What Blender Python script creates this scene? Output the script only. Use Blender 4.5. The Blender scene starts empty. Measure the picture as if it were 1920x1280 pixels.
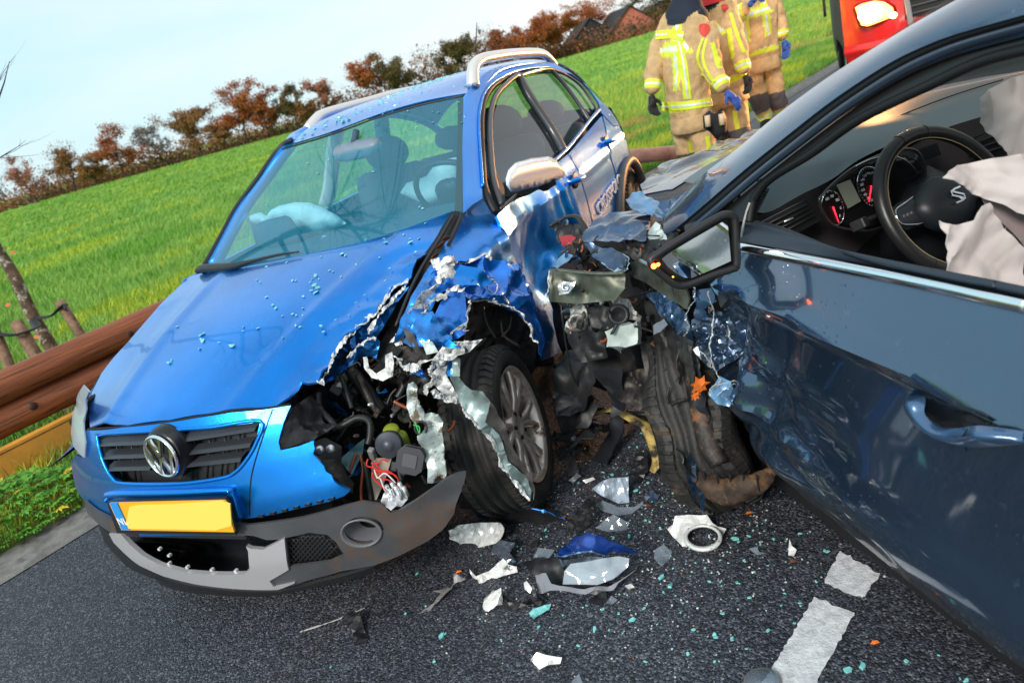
import bpy, bmesh, math, random
import numpy as np
from mathutils import Vector, Matrix, noise
from mathutils.geometry import delaunay_2d_cdt
S = bpy.context.scene
COL = S.collection
# ---------------------------------------------------------------- camera
F_PX, PITCH, ROLL, CAM_H = 1330.0, .3605, -.2895, 1.45
Fv = np.array([0, math.cos(PITCH), -math.sin(PITCH)]); R0 = np.array([1, 0, 0.]); U0 = np.cross(R0, Fv)
Rv = math.cos(ROLL)*R0+math.sin(ROLL)*U0; Uv = -math.sin(ROLL)*R0+math.cos(ROLL)*U0
CAM = np.array([0, 0, CAM_H])
cd = bpy.data.cameras.new('camera'); cam = bpy.data.objects.new('camera', cd); COL.objects.link(cam)
cd.sensor_width = 36; cd.lens = F_PX/1920*36; cd.clip_start = .05; cd.clip_end = 3000
M = Matrix(((Rv[0], Uv[0], -Fv[0], 0), (Rv[1], Uv[1], -Fv[1], 0), (Rv[2], Uv[2], -Fv[2], CAM_H), (0, 0, 0, 1)))
cam.matrix_world = M; S.camera = cam
cd.dof.use_dof = True; cd.dof.focus_distance = 2.15; cd.dof.aperture_fstop = 4.2
# ---------------------------------------------------------------- sky, sun, exposure
SUN_EL, SUN_AZ = math.radians(34), math.radians(215)   # azimuth from +Y clockwise, behind the camera
wd = bpy.data.worlds.new('World'); S.world = wd; wd.use_nodes = True
nt = wd.node_tree; nt.nodes.clear()
def wn(t, **k):
    n = nt.nodes.new(t)
    for a, b in k.items(): setattr(n, a, b)
    return n
wo = wn('ShaderNodeOutputWorld'); bg = wn('ShaderNodeBackground'); bg2 = wn('ShaderNodeBackground'); add = wn('ShaderNodeMixShader')
sky = wn('ShaderNodeTexSky', sky_type='NISHITA', sun_disc=False, sun_elevation=SUN_EL, sun_rotation=SUN_AZ, altitude=0, air_density=1.0, dust_density=1.5, ozone_density=1.0)
bg.inputs[1].default_value = .10
nt.links.new(sky.outputs[0], bg.inputs[0])
tc = wn('ShaderNodeTexCoord'); mp = wn('ShaderNodeMapping'); mp.inputs['Scale'].default_value = (.9, .9, 4.0); mp.inputs['Rotation'].default_value = (0, 0, .5)
nz = wn('ShaderNodeTexNoise'); nz.inputs['Scale'].default_value = 1.6; nz.inputs['Detail'].default_value = 5; nz.inputs['Roughness'].default_value = .5
cr = wn('ShaderNodeValToRGB'); cr.color_ramp.elements[0].position = .30; cr.color_ramp.elements[1].position = .72
cr.color_ramp.elements[0].color = (.60, .90, 1.0, 1); cr.color_ramp.elements[1].color = (1.0, 1.0, 1.0, 1)
# thin high cloud is a little whiter towards the low sun side
sx = wn('ShaderNodeSeparateXYZ'); mr = wn('ShaderNodeMapRange'); mr.inputs[1].default_value = -.9; mr.inputs[2].default_value = .6; mr.inputs[3].default_value = -.22; mr.inputs[4].default_value = .18
ma = wn('ShaderNodeMath', operation='ADD')
nt.links.new(tc.outputs['Generated'], mp.inputs[0]); nt.links.new(mp.outputs[0], nz.inputs[0]); nt.links.new(tc.outputs['Generated'], sx.inputs[0])
nt.links.new(sx.outputs[0], mr.inputs[0]); nt.links.new(nz.outputs[0], ma.inputs[0]); nt.links.new(mr.outputs[0], ma.inputs[1]); nt.links.new(ma.outputs[0], cr.inputs[0])
nt.links.new(cr.outputs[0], bg2.inputs[0]); bg2.inputs[1].default_value = .88
add.inputs[0].default_value = .82
nt.links.new(bg.outputs[0], add.inputs[1]); nt.links.new(bg2.outputs[0], add.inputs[2]); nt.links.new(add.outputs[0], wo.inputs[0])
sl = bpy.data.lights.new('sun', 'SUN'); sl.energy = 2.4; sl.angle = math.radians(16); sl.color = (1, .93, .84)
so = bpy.data.objects.new('sun', sl); COL.objects.link(so)
sd = Vector((math.sin(SUN_AZ)*math.cos(SUN_EL), math.cos(SUN_AZ)*math.cos(SUN_EL), math.sin(SUN_EL)))
so.rotation_euler = sd.to_track_quat('Z', 'Y').to_euler(); so.location = sd*40
S.view_settings.view_transform = 'Standard'; S.view_settings.look = 'None'; S.view_settings.exposure = 0.38; S.view_settings.gamma = 1
S.view_settings.use_curve_mapping = False
S.cycles.max_bounces = 10; S.cycles.transparent_max_bounces = 16; S.cycles.transmission_bounces = 8
try:
    S.cycles.use_denoising = True
except Exception: pass
random.seed(4)
# ---------------------------------------------------------------- frames: a car's own axes (x forward, y to its left, z up)
class Frame:
    def __init__(s, x, y, yaw):
        s.o = np.array([x, y, 0.]); c, n = math.cos(yaw), math.sin(yaw); s.M = np.array([[c, -n, 0], [n, c, 0], [0, 0, 1.]]); s.yaw = yaw
        s.cl = (CAM-s.o)@s.M
    def ray(s, u, v): return (Fv+(u-960)/F_PX*Rv-(v-640)/F_PX*Uv)@s.M
    def at(s, u, v, **k):
        d = s.ray(u, v); a = 'xyz'.index(list(k)[0]); t = (list(k.values())[0]-s.cl[a])/d[a]
        return s.cl+t*d
    def dep(s, u, v, d): return s.cl+d*s.ray(u, v)
    def hit(s, u, v, ax, g):
        d = s.ray(u, v); ts = np.linspace(.5, 14, 700); P = s.cl+ts[:, None]*d; o = [i for i in range(3) if i != ax]
        f = P[:, ax]-g(P[:, o[0]], P[:, o[1]]); k = np.where(f[:-1]*f[1:] <= 0)[0]
        if len(k) == 0: k = [np.argmin(abs(f[:-1]))]
        a, b = ts[k[0]], ts[k[0]+1]; fa = f[k[0]]
        for _ in range(25):
            m = (a+b)/2; q = s.cl+m*d; fm = q[ax]-g(q[o[0]], q[o[1]])
            if fm*fa > 0: a, fa = m, fm
            else: b = m
        return s.cl+a*d
VW = Frame(-.776, 2.745, -2.0442)
ST = Frame(1.27, 2.50, 1.7416)
GW = Frame(0, 0, 0)
def G(u, v, z=0.): return GW.at(u, v, z=z)
# ---------------------------------------------------------------- materials
MATS = {}
def mat(name, col, rough=.5, metal=0, coat=0, var=0, vs=8, bump=0, bs=60, spec=.5, dirt=None, ds=5, dl=.55, trans=0, alpha=1, ior=1.45, emis=None, es=0, flake=0, stretch=None, var2=None, bdist=.002, sheen=0, coat_rough=.03, drops=0, cior=1.55):
    if name in MATS: return MATS[name]
    m = bpy.data.materials.new(name); m.use_nodes = True; t = m.node_tree; b = t.nodes['Principled BSDF']; N = t.nodes.new; L = t.links.new
    I = b.inputs; I['Roughness'].default_value = rough; I['Metallic'].default_value = metal; I['Coat Weight'].default_value = coat; I['Coat Roughness'].default_value = coat_rough
    I['Specular IOR Level'].default_value = spec; I['IOR'].default_value = ior; I['Transmission Weight'].default_value = trans; I['Alpha'].default_value = alpha
    if coat: I['Coat IOR'].default_value = cior
    if sheen: I['Sheen Weight'].default_value = sheen
    if emis: I['Emission Color'].default_value = (*emis, 1); I['Emission Strength'].default_value = es
    c = (*col, 1); I['Base Color'].default_value = c
    co = N('ShaderNodeTexCoord'); mp = N('ShaderNodeMapping'); L(co.outputs['Object'], mp.inputs[0])
    if stretch: mp.inputs['Scale'].default_value = stretch
    src = None
    def noise_(scale, det=6, r=.6):
        n = N('ShaderNodeTexNoise'); n.inputs['Scale'].default_value = scale; n.inputs['Detail'].default_value = det; n.inputs['Roughness'].default_value = r
        L(mp.outputs[0], n.inputs[0]); return n
    if var:
        n = noise_(vs); rp = N('ShaderNodeValToRGB'); e = rp.color_ramp.elements; e[0].position = .33; e[1].position = .67
        v2 = var2 or tuple(min(1, x*(1+var)) for x in col)
        e[0].color = (*[x*(1-var) for x in col], 1) if not var2 else c; e[1].color = (*v2, 1); L(n.outputs[0], rp.inputs[0]); src = rp.outputs[0]
    if dirt:
        n = noise_(ds, 9, .68); rp = N('ShaderNodeValToRGB'); e = rp.color_ramp.elements; e[0].position = dl; e[1].position = min(.99, dl+.09)
        L(n.outputs[0], rp.inputs[0]); mx = N('ShaderNodeMix'); mx.data_type = 'RGBA'
        L(rp.outputs[0], mx.inputs[0])
        if src: L(src, mx.inputs[6])
        else: mx.inputs[6].default_value = c
        mx.inputs[7].default_value = (*dirt, 1); src = mx.outputs[2]
        r2 = N('ShaderNodeMapRange'); r2.inputs[3].default_value = rough; r2.inputs[4].default_value = max(rough, .75); L(rp.outputs[0], r2.inputs[0]); L(r2.outputs[0], I['Roughness'])
    if src: L(src, I['Base Color'])
    if bump:
        n = noise_(bs, 5); bp = N('ShaderNodeBump'); bp.inputs['Strength'].default_value = bump; bp.inputs['Distance'].default_value = bdist
        L(n.outputs[0], bp.inputs['Height']); L(bp.outputs[0], I['Normal'])
    if flake:
        n = N('ShaderNodeTexVoronoi'); n.inputs['Scale'].default_value = 900; L(co.outputs['Object'], n.inputs[0]); bp = N('ShaderNodeBump'); bp.inputs['Strength'].default_value = flake; bp.inputs['Distance'].default_value = .0006
        L(n.outputs['Distance'], bp.inputs['Height']); L(bp.outputs[0], I['Normal'])
    if drops:      # rain beads standing on the lacquer
        v = N('ShaderNodeTexVoronoi'); v.inputs['Scale'].default_value = 85; L(co.outputs['Object'], v.inputs[0]); sp = N('ShaderNodeSeparateColor'); L(v.outputs['Color'], sp.inputs[0])
        th = N('ShaderNodeMath'); th.operation = 'MULTIPLY'; th.inputs[1].default_value = .30; L(sp.outputs[0], th.inputs[0]); sb = N('ShaderNodeMath'); sb.operation = 'SUBTRACT'; L(th.outputs[0], sb.inputs[0]); L(v.outputs['Distance'], sb.inputs[1])
        cl_ = N('ShaderNodeMath'); cl_.operation = 'MAXIMUM'; cl_.inputs[1].default_value = 0; L(sb.outputs[0], cl_.inputs[0]); ms = noise_(3, 4); r4 = N('ShaderNodeMapRange'); r4.inputs[1].default_value = .42; r4.inputs[2].default_value = .58; L(ms.outputs[0], r4.inputs[0])
        mm = N('ShaderNodeMath'); mm.operation = 'MULTIPLY'; L(cl_.outputs[0], mm.inputs[0]); L(r4.outputs[0], mm.inputs[1]); bq = N('ShaderNodeBump'); bq.inputs['Strength'].default_value = drops; bq.inputs['Distance'].default_value = .012; L(mm.outputs[0], bq.inputs['Height'])
        if not I['Normal'].links: L(bq.outputs[0], I['Normal'])
        L(bq.outputs[0], I['Coat Normal'])
    MATS[name] = m; return m
# ---------------------------------------------------------------- mesh helpers
def empty(name, loc=(0, 0, 0), yaw=0, label=None, cat=None, group=None, kind=None):
    o = bpy.data.objects.new(name, None); COL.objects.link(o); o.location = loc; o.rotation_euler = (0, 0, yaw); o.empty_display_size = .2
    return tag(o, label, cat, group, kind)
def tag(o, label=None, cat=None, group=None, kind=None):
    if label: o['label'] = label
    if cat: o['category'] = cat
    if group: o['group'] = group
    if kind: o['kind'] = kind
    return o
def mk(name, V, Fc, m, parent=None, smooth=True, solid=0, bevel=0, sub=0, off=-1, mi=None, label=None):
    me = bpy.data.meshes.new(name); me.from_pydata([tuple(float(c) for c in v) for v in V], [], Fc); me.update()
    for x in (m if isinstance(m, (list, tuple)) else [m]): me.materials.append(x)
    if mi is not None: me.polygons.foreach_set('material_index', mi)
    if smooth: me.shade_smooth()
    o = bpy.data.objects.new(name, me); COL.objects.link(o)
    if parent: o.parent = parent
    if solid:
        s = o.modifiers.new('t', 'SOLIDIFY'); s.thickness = solid; s.offset = off; s.use_even_offset = False
        if smooth:
            e = o.modifiers.new('e', 'EDGE_SPLIT'); e.split_angle = math.radians(33); e.use_edge_sharp = False
    if bevel:
        s = o.modifiers.new('b', 'BEVEL'); s.width = bevel; s.segments = 2; s.limit_method = 'ANGLE'
    if sub:
        s = o.modifiers.new('s', 'SUBSURF'); s.levels = sub; s.render_levels = sub
    if label: o['label'] = label
    return o
def dens(pts, n=6, closed=False):
    P = [np.array(p, float) for p in pts]; out = []; N = len(P); R = N if closed else N-1
    for i in range(R):
        if closed: a, b, c, d = P[i-1], P[i], P[(i+1) % N], P[(i+2) % N]
        else: a, b, c, d = P[max(i-1, 0)], P[i], P[i+1], P[min(i+2, N-1)]
        for k in range(n):
            t = k/n; out.append(.5*((2*b)+(c-a)*t+(2*a-5*b+4*c-d)*t*t+(3*b-a-3*c+d)*t**3))
    if not closed: out.append(P[-1])
    return out
def jag(pts, amp=4, step=7, seed=1):
    r = random.Random(seed); out = []
    for i in range(len(pts)-1):
        a, b = np.array(pts[i], float), np.array(pts[i+1], float); L = np.linalg.norm(b-a); n = max(1, int(L/step))
        nn = np.array([-(b-a)[1], (b-a)[0]])/max(L, 1e-6)
        for k in range(n):
            out.append(tuple(a+(b-a)*k/n+nn*r.uniform(-amp, amp)+(b-a)/n*r.uniform(-.3, .3)))
    out.append(tuple(pts[-1])); return out
def tri(out2, holes2, sp, seed=0, jit=0.0, maxn=15000):
    """triangulate a 2-D outline with holes and inner points"""
    vs, es, fs = [], [], []
    def loop(L):
        q = []
        for i in range(len(L)):
            a, b = np.array(L[i]), np.array(L[(i+1) % len(L)]); d = np.linalg.norm(b-a); n = max(1, int(round(d/sp)))
            for k in range(n): q.append(tuple(a+(b-a)*k/n))
        s = len(vs); vs.extend(q); es.extend([(s+i, s+(i+1) % len(q)) for i in range(len(q))]); return q
    Ls = [loop(out2)]+[loop(h) for h in holes2]
    A = np.array(Ls[0]); lo, hi = A.min(0), A.max(0); r = random.Random(seed)
    while (hi[0]-lo[0])*(hi[1]-lo[1])/sp**2 > maxn: sp *= 1.2
    xs = np.arange(lo[0]+sp/2, hi[0], sp); ys = np.arange(lo[1]+sp/2, hi[1], sp)
    X, Y = np.meshgrid(xs, ys); X = X+(np.arange(len(ys)) % 2)[:, None]*sp*.5; Q = np.stack([X.ravel(), Y.ravel()], -1)
    if jit: Q = Q+np.array([[r.uniform(-jit, jit)*sp, r.uniform(-jit, jit)*sp] for _ in Q])
    ins = inside(Q, A)
    for h in Ls[1:]: ins &= ~inside(Q, np.array(h))
    allb = np.concatenate([np.array(l) for l in Ls]); Q = Q[ins]
    if len(Q):
        dm = np.full(len(Q), 9e9)
        for b in allb: dm = np.minimum(dm, ((Q-b)**2).sum(1))
        Q = Q[dm > (sp*.55)**2]
    v = [Vector(p) for p in vs]+[Vector(p) for p in Q]
    rv, re, rf, *_ = delaunay_2d_cdt(v, es, [], 1, 1e-6)
    R = np.array([(p.x, p.y) for p in rv]); rf = [tuple(f) for f in rf if len(f) >= 3]
    for h in Ls[1:]:
        c = np.array([R[list(f)].mean(0) for f in rf]); bad = inside(c, np.array(h)); rf = [f for f, b in zip(rf, bad) if not b]
    return R, rf
def inside(Q, A):
    x, y = Q[:, 0], Q[:, 1]; ins = np.zeros(len(Q), bool); j = len(A)-1
    for i in range(len(A)):
        xi, yi, xj, yj = A[i][0], A[i][1], A[j][0], A[j][1]
        if yi != yj: ins ^= ((yi > y) != (yj > y)) & (x < (xj-xi)*(y-yi)/(yj-yi)+xi)
        j = i
    return ins
def hf(name, parent, fr, ax, g, outline, sp, m, thick=.006, holes=(), post=None, label=None, smooth=True, flip=False, bevel=0):
    """a panel: the surface coord[ax] = g(other two), cut to an outline given as pixels (u, v) or as own coordinates (a, b, 'L')"""
    o = [i for i in range(3) if i != ax]
    def cv(L):
        q = []
        for p in L:
            if len(p) == 3: q.append((p[0], p[1]))
            else:
                h = fr.hit(p[0], p[1], ax, g); q.append((h[o[0]], h[o[1]]))
        return q
    v2, fc = tri(cv(outline), [cv(h) for h in holes], sp)
    P = np.zeros((len(v2), 3)); P[:, o[0]] = v2[:, 0]; P[:, o[1]] = v2[:, 1]; P[:, ax] = g(v2[:, 0], v2[:, 1])
    if post is not None: P = post(P)
    # make every face look outwards
    if fc:
        a, b, c = P[fc[0][0]], P[fc[0][1]], P[fc[0][2]]; n = np.cross(b-a, c-a)[ax]
        want = -1 if flip else 1
        if n*want < 0: fc = [tuple(reversed(f)) for f in fc]
    return mk(name, P, fc, m, parent, smooth, thick, label=label, bevel=bevel)
def fold(P, amp, fr, seed=0, n=None):
    """sharp creases: ridged noise"""
    out = np.zeros(len(P))
    for i, p in enumerate(P):
        q = Vector((p[0]*fr+seed*3.1, p[1]*fr+seed*1.7, p[2]*fr+seed*.9))
        w = noise.noise_vector(q*.7)*.6
        out[i] = (abs(noise.noise(q+w))*2-.5)+.5*(abs(noise.noise(q*2.3+w))*2-.4)
    return out*amp
def sheet(name, parent, pts, m, sp=.02, amp=.0, fr=9, thick=.003, seed=0, label=None, smooth=False, holes=(), bulge=0, warp=None, soft=None):
    """a torn or bent piece from a 3-D outline: inner points follow the outline's own bends, then are creased"""
    A = np.array(pts, float); c = A.mean(0); Q = A-c; _, _, vt = np.linalg.svd(Q, full_matrices=False)
    e1, e2, nn = vt; 
    a2 = np.stack([Q@e1, Q@e2], -1); h = Q@nn
    hol = [[((np.array(p)-c)@e1, (np.array(p)-c)@e2) for p in hh] for hh in holes]
    v2, fc = tri([tuple(p) for p in a2], hol, sp, seed, .25)
    if not fc: return None
    H = np.zeros(len(v2)); dmin = np.zeros(len(v2))
    for i, p in enumerate(v2):
        d = ((a2-p)**2).sum(1)+1e-8; w = 1/d**1.5; H[i] = (w*h).sum()/w.sum(); dmin[i] = math.sqrt(d.min())
    P = c+v2[:, :1]*e1+v2[:, 1:]*e2+H[:, None]*nn
    if amp:
        Q2 = P if warp is None else np.stack([(P-c)@e1*warp[0]+(P-c)@e2*warp[1], (P-c)@e2*warp[2], H], -1)
        P = P+(fold(Q2, amp, fr, seed))[:, None]*nn
    if soft: P = P+(np.array([noise.noise(Vector(q)*soft[1])+.5*noise.noise(Vector(q)*soft[1]*2.3) for q in P])*soft[0])[:, None]*nn
    if bulge: P = P+(np.minimum(dmin, .08)/.08*bulge)[:, None]*nn
    return mk(name, P, fc, m, parent, smooth, thick, off=0, label=label)
def tube(name, parent, pts, r, m, seg=8, n=5, closed=False, flat=None, label=None, cap=True, ribs=0):
    """a bent rod, hose or cable; r a number or one radius per point; flat=(normal, factor) squashes it"""
    rr = r if hasattr(r, '__len__') else [r]*len(pts)
    Q = dens([(*p, x) for p, x in zip(pts, rr)], n, closed) if n > 1 else [np.array((*p, x), float) for p, x in zip(pts, rr)]
    V, Fc = [], []; N = len(Q); prev = None
    for i, q in enumerate(Q):
        a = Q[i-1][:3] if (i or closed) else q[:3]; b = Q[(i+1) % N][:3] if (i < N-1 or closed) else q[:3]
        t = Vector(b-a).normalized() if np.linalg.norm(b-a) > 1e-9 else Vector((0, 0, 1))
        if prev is None: s = t.orthogonal().normalized() if flat is None else Vector(flat[0]).cross(t).normalized()
        else: s = (prev-t*prev.dot(t)).normalized()
        if flat is not None: s = Vector(flat[0]).cross(t).normalized()
        prev = s; w = t.cross(s)
        R = q[3]*(1+(.18 if ribs and i % 2 else 0))
        for k in range(seg):
            th = 2*math.pi*k/seg; V.append(Vector(q[:3])+s*math.cos(th)*R+w*math.sin(th)*R*(flat[1] if flat else 1))
    for i in range(N if closed else N-1):
        for k in range(seg):
            a = i*seg+k; b = i*seg+(k+1) % seg; j = (i+1) % N; Fc.append((a, b, j*seg+(k+1) % seg, j*seg+k))
    if cap and not closed: Fc.append(tuple(reversed(range(seg)))); Fc.append(tuple((N-1)*seg+k for k in range(seg)))
    return mk(name, V, Fc, m, parent, label=label)
def ribbon(name, parent, pts, w, m, seed=0, nrm=(0, 0, 1), thick=.002, amp=.01, label=None):
    """a ragged torn strip of metal along a line"""
    V, Fc = [], []; n = Vector(nrm).normalized(); pts = [Vector(p) for p in pts]; f = []
    for i in range(len(pts)-1):
        for k in range(2): f.append(pts[i].lerp(pts[i+1], k/2))
    f.append(pts[-1]); N = lambda i, o, q=.13: noise.noise(Vector((i*q, seed*5.7+o, .5)))
    for i, p in enumerate(f):
        a = f[max(i-1, 0)]; b = f[min(i+1, len(f)-1)]; t = (b-a).normalized(); s = t.cross(n).normalized(); e = min(1, i/4, (len(f)-1-i)/4)
        p = p+n*(N(i, 0)*amp*1.6+N(i, 9, .8)*amp*.4)+s*N(i, 3)*amp; w0 = w*max(.12, .55+1.1*N(i, 20)+.35*N(i, 31, .9))*(.15+.85*e); w1 = w*max(.10, .5+1.1*N(i, 40)+.4*N(i, 53, .9))*(.15+.85*e)
        V += [p-s*w0+n*N(i, 60, .5)*amp, p+n*(.3+N(i, 70, .4))*amp, p+s*w1+n*N(i, 80, .5)*amp]
        if i:
            k = i*3; Fc += [(k-3, k-2, k+1, k), (k-2, k-1, k+2, k+1)]
    return mk(name, V, Fc, m, parent, False, thick, off=0, label=label)
def box(name, parent, c, s, m, rot=(0, 0, 0), bev=.005, R=None, label=None):
    from mathutils import Euler
    R = R if R is not None else Euler(rot).to_matrix()
    V = [Vector(c)+R@Vector((s[0]*.5*i, s[1]*.5*j, s[2]*.5*k)) for i in (-1, 1) for j in (-1, 1) for k in (-1, 1)]
    Fc = [(0, 1, 3, 2), (4, 6, 7, 5), (0, 4, 5, 1), (2, 3, 7, 6), (0, 2, 6, 4), (1, 5, 7, 3)]
    return mk(name, V, Fc, m, parent, False, bevel=bev, label=label)
def basis(z, xh=(1, 0, 0)):
    z = Vector(z).normalized(); x = Vector(xh); x = (x-z*x.dot(z)).normalized(); y = z.cross(x)
    return Matrix((x, y, z)).transposed()
def lathe(name, parent, c, z, prof, m, seg=40, xh=(1, 0, 0), label=None, smooth=True, sq=1.0, mi=None):
    """prof: (radius, height) pairs turned round the axis z through c"""
    B = basis(z, xh); V, Fc = [], []
    for (r, h) in prof:
        for k in range(seg):
            t = 2*math.pi*k/seg; V.append(Vector(c)+B@Vector((r*math.cos(t), r*math.sin(t)*sq, h)))
    I = []
    for i in range(len(prof)-1):
        for k in range(seg):
            a, b = i*seg+k, i*seg+(k+1) % seg; Fc.append((a, b, b+seg, a+seg)); I.append(mi[i] if mi else 0)
    return mk(name, V, Fc, m, parent, smooth, label=label, mi=I if mi else None)
def text(name, parent, s, c, R, size, m, ext=.001, label=None, shear=0):
    cu = bpy.data.curves.new(name, 'FONT'); cu.body = s; cu.size = size; cu.extrude = ext; cu.align_x = 'CENTER'; cu.align_y = 'CENTER'; cu.shear = shear
    t_ = bpy.data.objects.new('t', cu); COL.objects.link(t_); me = bpy.data.meshes.new_from_object(t_.evaluated_get(bpy.context.evaluated_depsgraph_get())); bpy.data.objects.remove(t_); me.materials.clear(); me.materials.append(m)
    o = bpy.data.objects.new(name, me); COL.objects.link(o); o.parent = parent
    o.matrix_local = Matrix.Translation(Vector(c))@R.to_4x4(); return o
def lerp(a, b, t): return a+(b-a)*t
def knots(xs, ys):
    xs, ys = np.array(xs, float), np.array(ys, float)
    fx = np.linspace(xs[0], xs[-1], 200); P = dens(list(zip(xs, ys)), 12); px = np.array([p[0] for p in P]); py = np.array([p[1] for p in P])
    return lambda x: np.interp(x, px, py)
# ================================================================ SETTING
RNG = np.random.default_rng(7)
UD = np.array([.707, .707]); ND = np.array([-.707, .707])       # along the road, and out over the verge
def rd(s, o, z=0.): return (UD[0]*s+ND[0]*o+0.0, 5.2+UD[1]*s+ND[1]*o, z)   # o = metres beyond the left edge of the asphalt
def fast(name, V, Fc, m, parent=None, smooth=False, mi=None):
    V = np.asarray(V, np.float32); Fc = np.asarray(Fc, np.int32); k = Fc.shape[1]
    me = bpy.data.meshes.new(name); me.vertices.add(len(V)); me.vertices.foreach_set('co', V.ravel()); me.loops.add(Fc.size); me.loops.foreach_set('vertex_index', Fc.ravel())
    me.polygons.add(len(Fc)); me.polygons.foreach_set('loop_start', np.arange(0, Fc.size, k, dtype=np.int32)); me.polygons.foreach_set('loop_total', np.full(len(Fc), k, np.int32))
    for x in (m if isinstance(m, (list, tuple)) else [m]): me.materials.append(x)
    if mi is not None: me.polygons.foreach_set('material_index', np.asarray(mi, np.int32))
    me.update(calc_edges=True)
    if smooth: me.shade_smooth()
    o = bpy.data.objects.new(name, me); COL.objects.link(o)
    if parent: o.parent = parent
    return o
def field_z(x, y):
    r = np.hypot(x, y); az = np.arctan2(x, np.maximum(y, .1)); k = np.interp(az, [-1.2, -.45, -.25, .1, .6], [.0128, .0128, .0085, -.001, -.002])
    return np.clip(r-14, 0, None)*k*1.12-.05*np.clip((y-x-6.4)/2, 0, 1)
# --- asphalt: chippings of mixed grey, wet sheen, a sanded paler strip
def asphalt():
    m = bpy.data.materials.new('asphalt'); m.use_nodes = True; t = m.node_tree; b = t.nodes['Principled BSDF']; N = t.nodes.new; L = t.links.new
    co = N('ShaderNodeTexCoord')
    v = N('ShaderNodeTexVoronoi'); v.inputs['Scale'].default_value = 185; v.feature = 'F1'; L(co.outputs['Object'], v.inputs[0])
    hs = N('ShaderNodeSeparateColor'); L(v.outputs['Color'], hs.inputs[0])
    rp = N('ShaderNodeValToRGB'); e = rp.color_ramp.elements; e[0].position = .0; e[0].color = (.010, .011, .014, 1); e[1].position = 1; e[1].color = (.19, .20, .225, 1)
    for p, c in ((.45, (.030, .034, .047, 1)), (.78, (.068, .077, .100, 1)), (.93, (.125, .135, .16, 1))): q = e.new(p); q.color = c
    L(hs.outputs[0], rp.inputs[0])
    n = N('ShaderNodeTexNoise'); n.inputs['Scale'].default_value = 1.1; n.inputs['Detail'].default_value = 6; L(co.outputs['Object'], n.inputs[0])
    r2 = N('ShaderNodeMapRange'); r2.inputs[1].default_value = .3; r2.inputs[2].default_value = .7; r2.inputs[3].default_value = .62; r2.inputs[4].default_value = 1.25; L(n.outputs[0], r2.inputs[0])
    mu = N('ShaderNodeMix'); mu.data_type = 'RGBA'; mu.blend_type = 'MULTIPLY'; mu.inputs[0].default_value = 1; L(rp.outputs[0], mu.inputs[6]); L(r2.outputs[0], mu.inputs[7])
    L(mu.outputs[2], b.inputs['Base Color'])
    r3 = N('ShaderNodeMapRange'); r3.inputs[3].default_value = .38; r3.inputs[4].default_value = .62; L(hs.outputs[1], r3.inputs[0]); L(r3.outputs[0], b.inputs['Roughness'])
    bp = N('ShaderNodeBump'); bp.inputs['Strength'].default_value = 1; bp.inputs['Distance'].default_value = .0032; bp.invert = True; L(v.outputs['Distance'], bp.inputs['Height'])
    b2 = N('ShaderNodeBump'); b2.inputs['Strength'].default_value = .8; b2.inputs['Distance'].default_value = .004; n2 = N('ShaderNodeTexNoise'); n2.inputs['Scale'].default_value = 45; n2.inputs['Detail'].default_value = 4
    L(co.outputs['Object'], n2.inputs[0]); L(n2.outputs[0], b2.inputs['Height']); L(bp.outputs[0], b2.inputs['Normal']); L(b2.outputs[0], b.inputs['Normal'])
    return m
ASPH = asphalt()
GRASSM = mat('field_green', (.12, .33, .025), .75, var=.5, vs=.5, var2=(.2, .44, .035), bump=.6, bs=9, bdist=.05, dirt=(.25, .33, .04), ds=.28, dl=.56, spec=.2)
VERGEM = mat('verge_soil', (.07, .12, .02), .9, var=.5, vs=3, var2=(.12, .11, .03), bump=.8, bs=30, bdist=.02, spec=.1)
CONC = mat('verge_strip', (.17, .165, .155), .85, var=.35, vs=14, bump=.9, bs=170, bdist=.004, dirt=(.08, .075, .06), ds=9, dl=.56)
# ground: polar sheet reaching far beyond the tree line
rs = np.concatenate([[0], np.geomspace(2, 1600, 70)]); na = 160; V = []; Fc = []
for i, r in enumerate(rs):
    for k in range(na):
        a = 2*math.pi*k/na; x, y = r*math.sin(a), r*math.cos(a); o = (y-x-5.2)*.707
        z = -.05 if o < 1.2 or r < 4 else float(field_z(x, y))-.05
        if y > 0 and r > 16 and o > 2: z += .05*noise.noise(Vector((x*.25, y*.25, 0)))*min(2, r/30)
        V.append((x, y, z))
for i in range(len(rs)-1):
    for k in range(na):
        a, b = i*na+k, i*na+(k+1) % na; Fc.append((a, a+na, b+na, b))
gr = fast('field', V, Fc, GRASSM, smooth=True); tag(gr, kind='structure')
q = [rd(-40, 0, .0), rd(60, 0, .0), rd(60, -6.5, .0), rd(-40, -6.5, .0)]
road = mk('road', q, [(3, 2, 1, 0)], ASPH, smooth=False); tag(road, kind='structure')
vv = []; ff = []
r = random.Random(3)
for i in range(201):
    s = -40+i*.5; vv += [rd(s, 0, .004), rd(s, .02, .012), rd(s, .30+r.uniform(-.02, .02), .012), rd(s, .34, -.04)]
    if i:
        k = i*4
        for j in range(3): ff.append((k-4+j, k-3+j, k+1+j, k+j))
st = mk('road_edge_strip', vv, [tuple(reversed(f)) for f in ff], CONC); tag(st, kind='structure')
vs_ = mk('verge', [rd(-40, .33, -.012), rd(60, .33, -.012), rd(60, 2.6, -.02), rd(-40, 2.6, -.02)], [(3, 2, 1, 0)], VERGEM, smooth=False); tag(vs_, kind='structure')
vr_ = mk('far_verge', [rd(-40, -6.5, -.006), rd(60, -6.5, -.006), rd(60, -14, -.01), rd(-40, -14, -.01)], [(0, 1, 2, 3)], VERGEM, smooth=False); tag(vr_, kind='structure')
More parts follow.
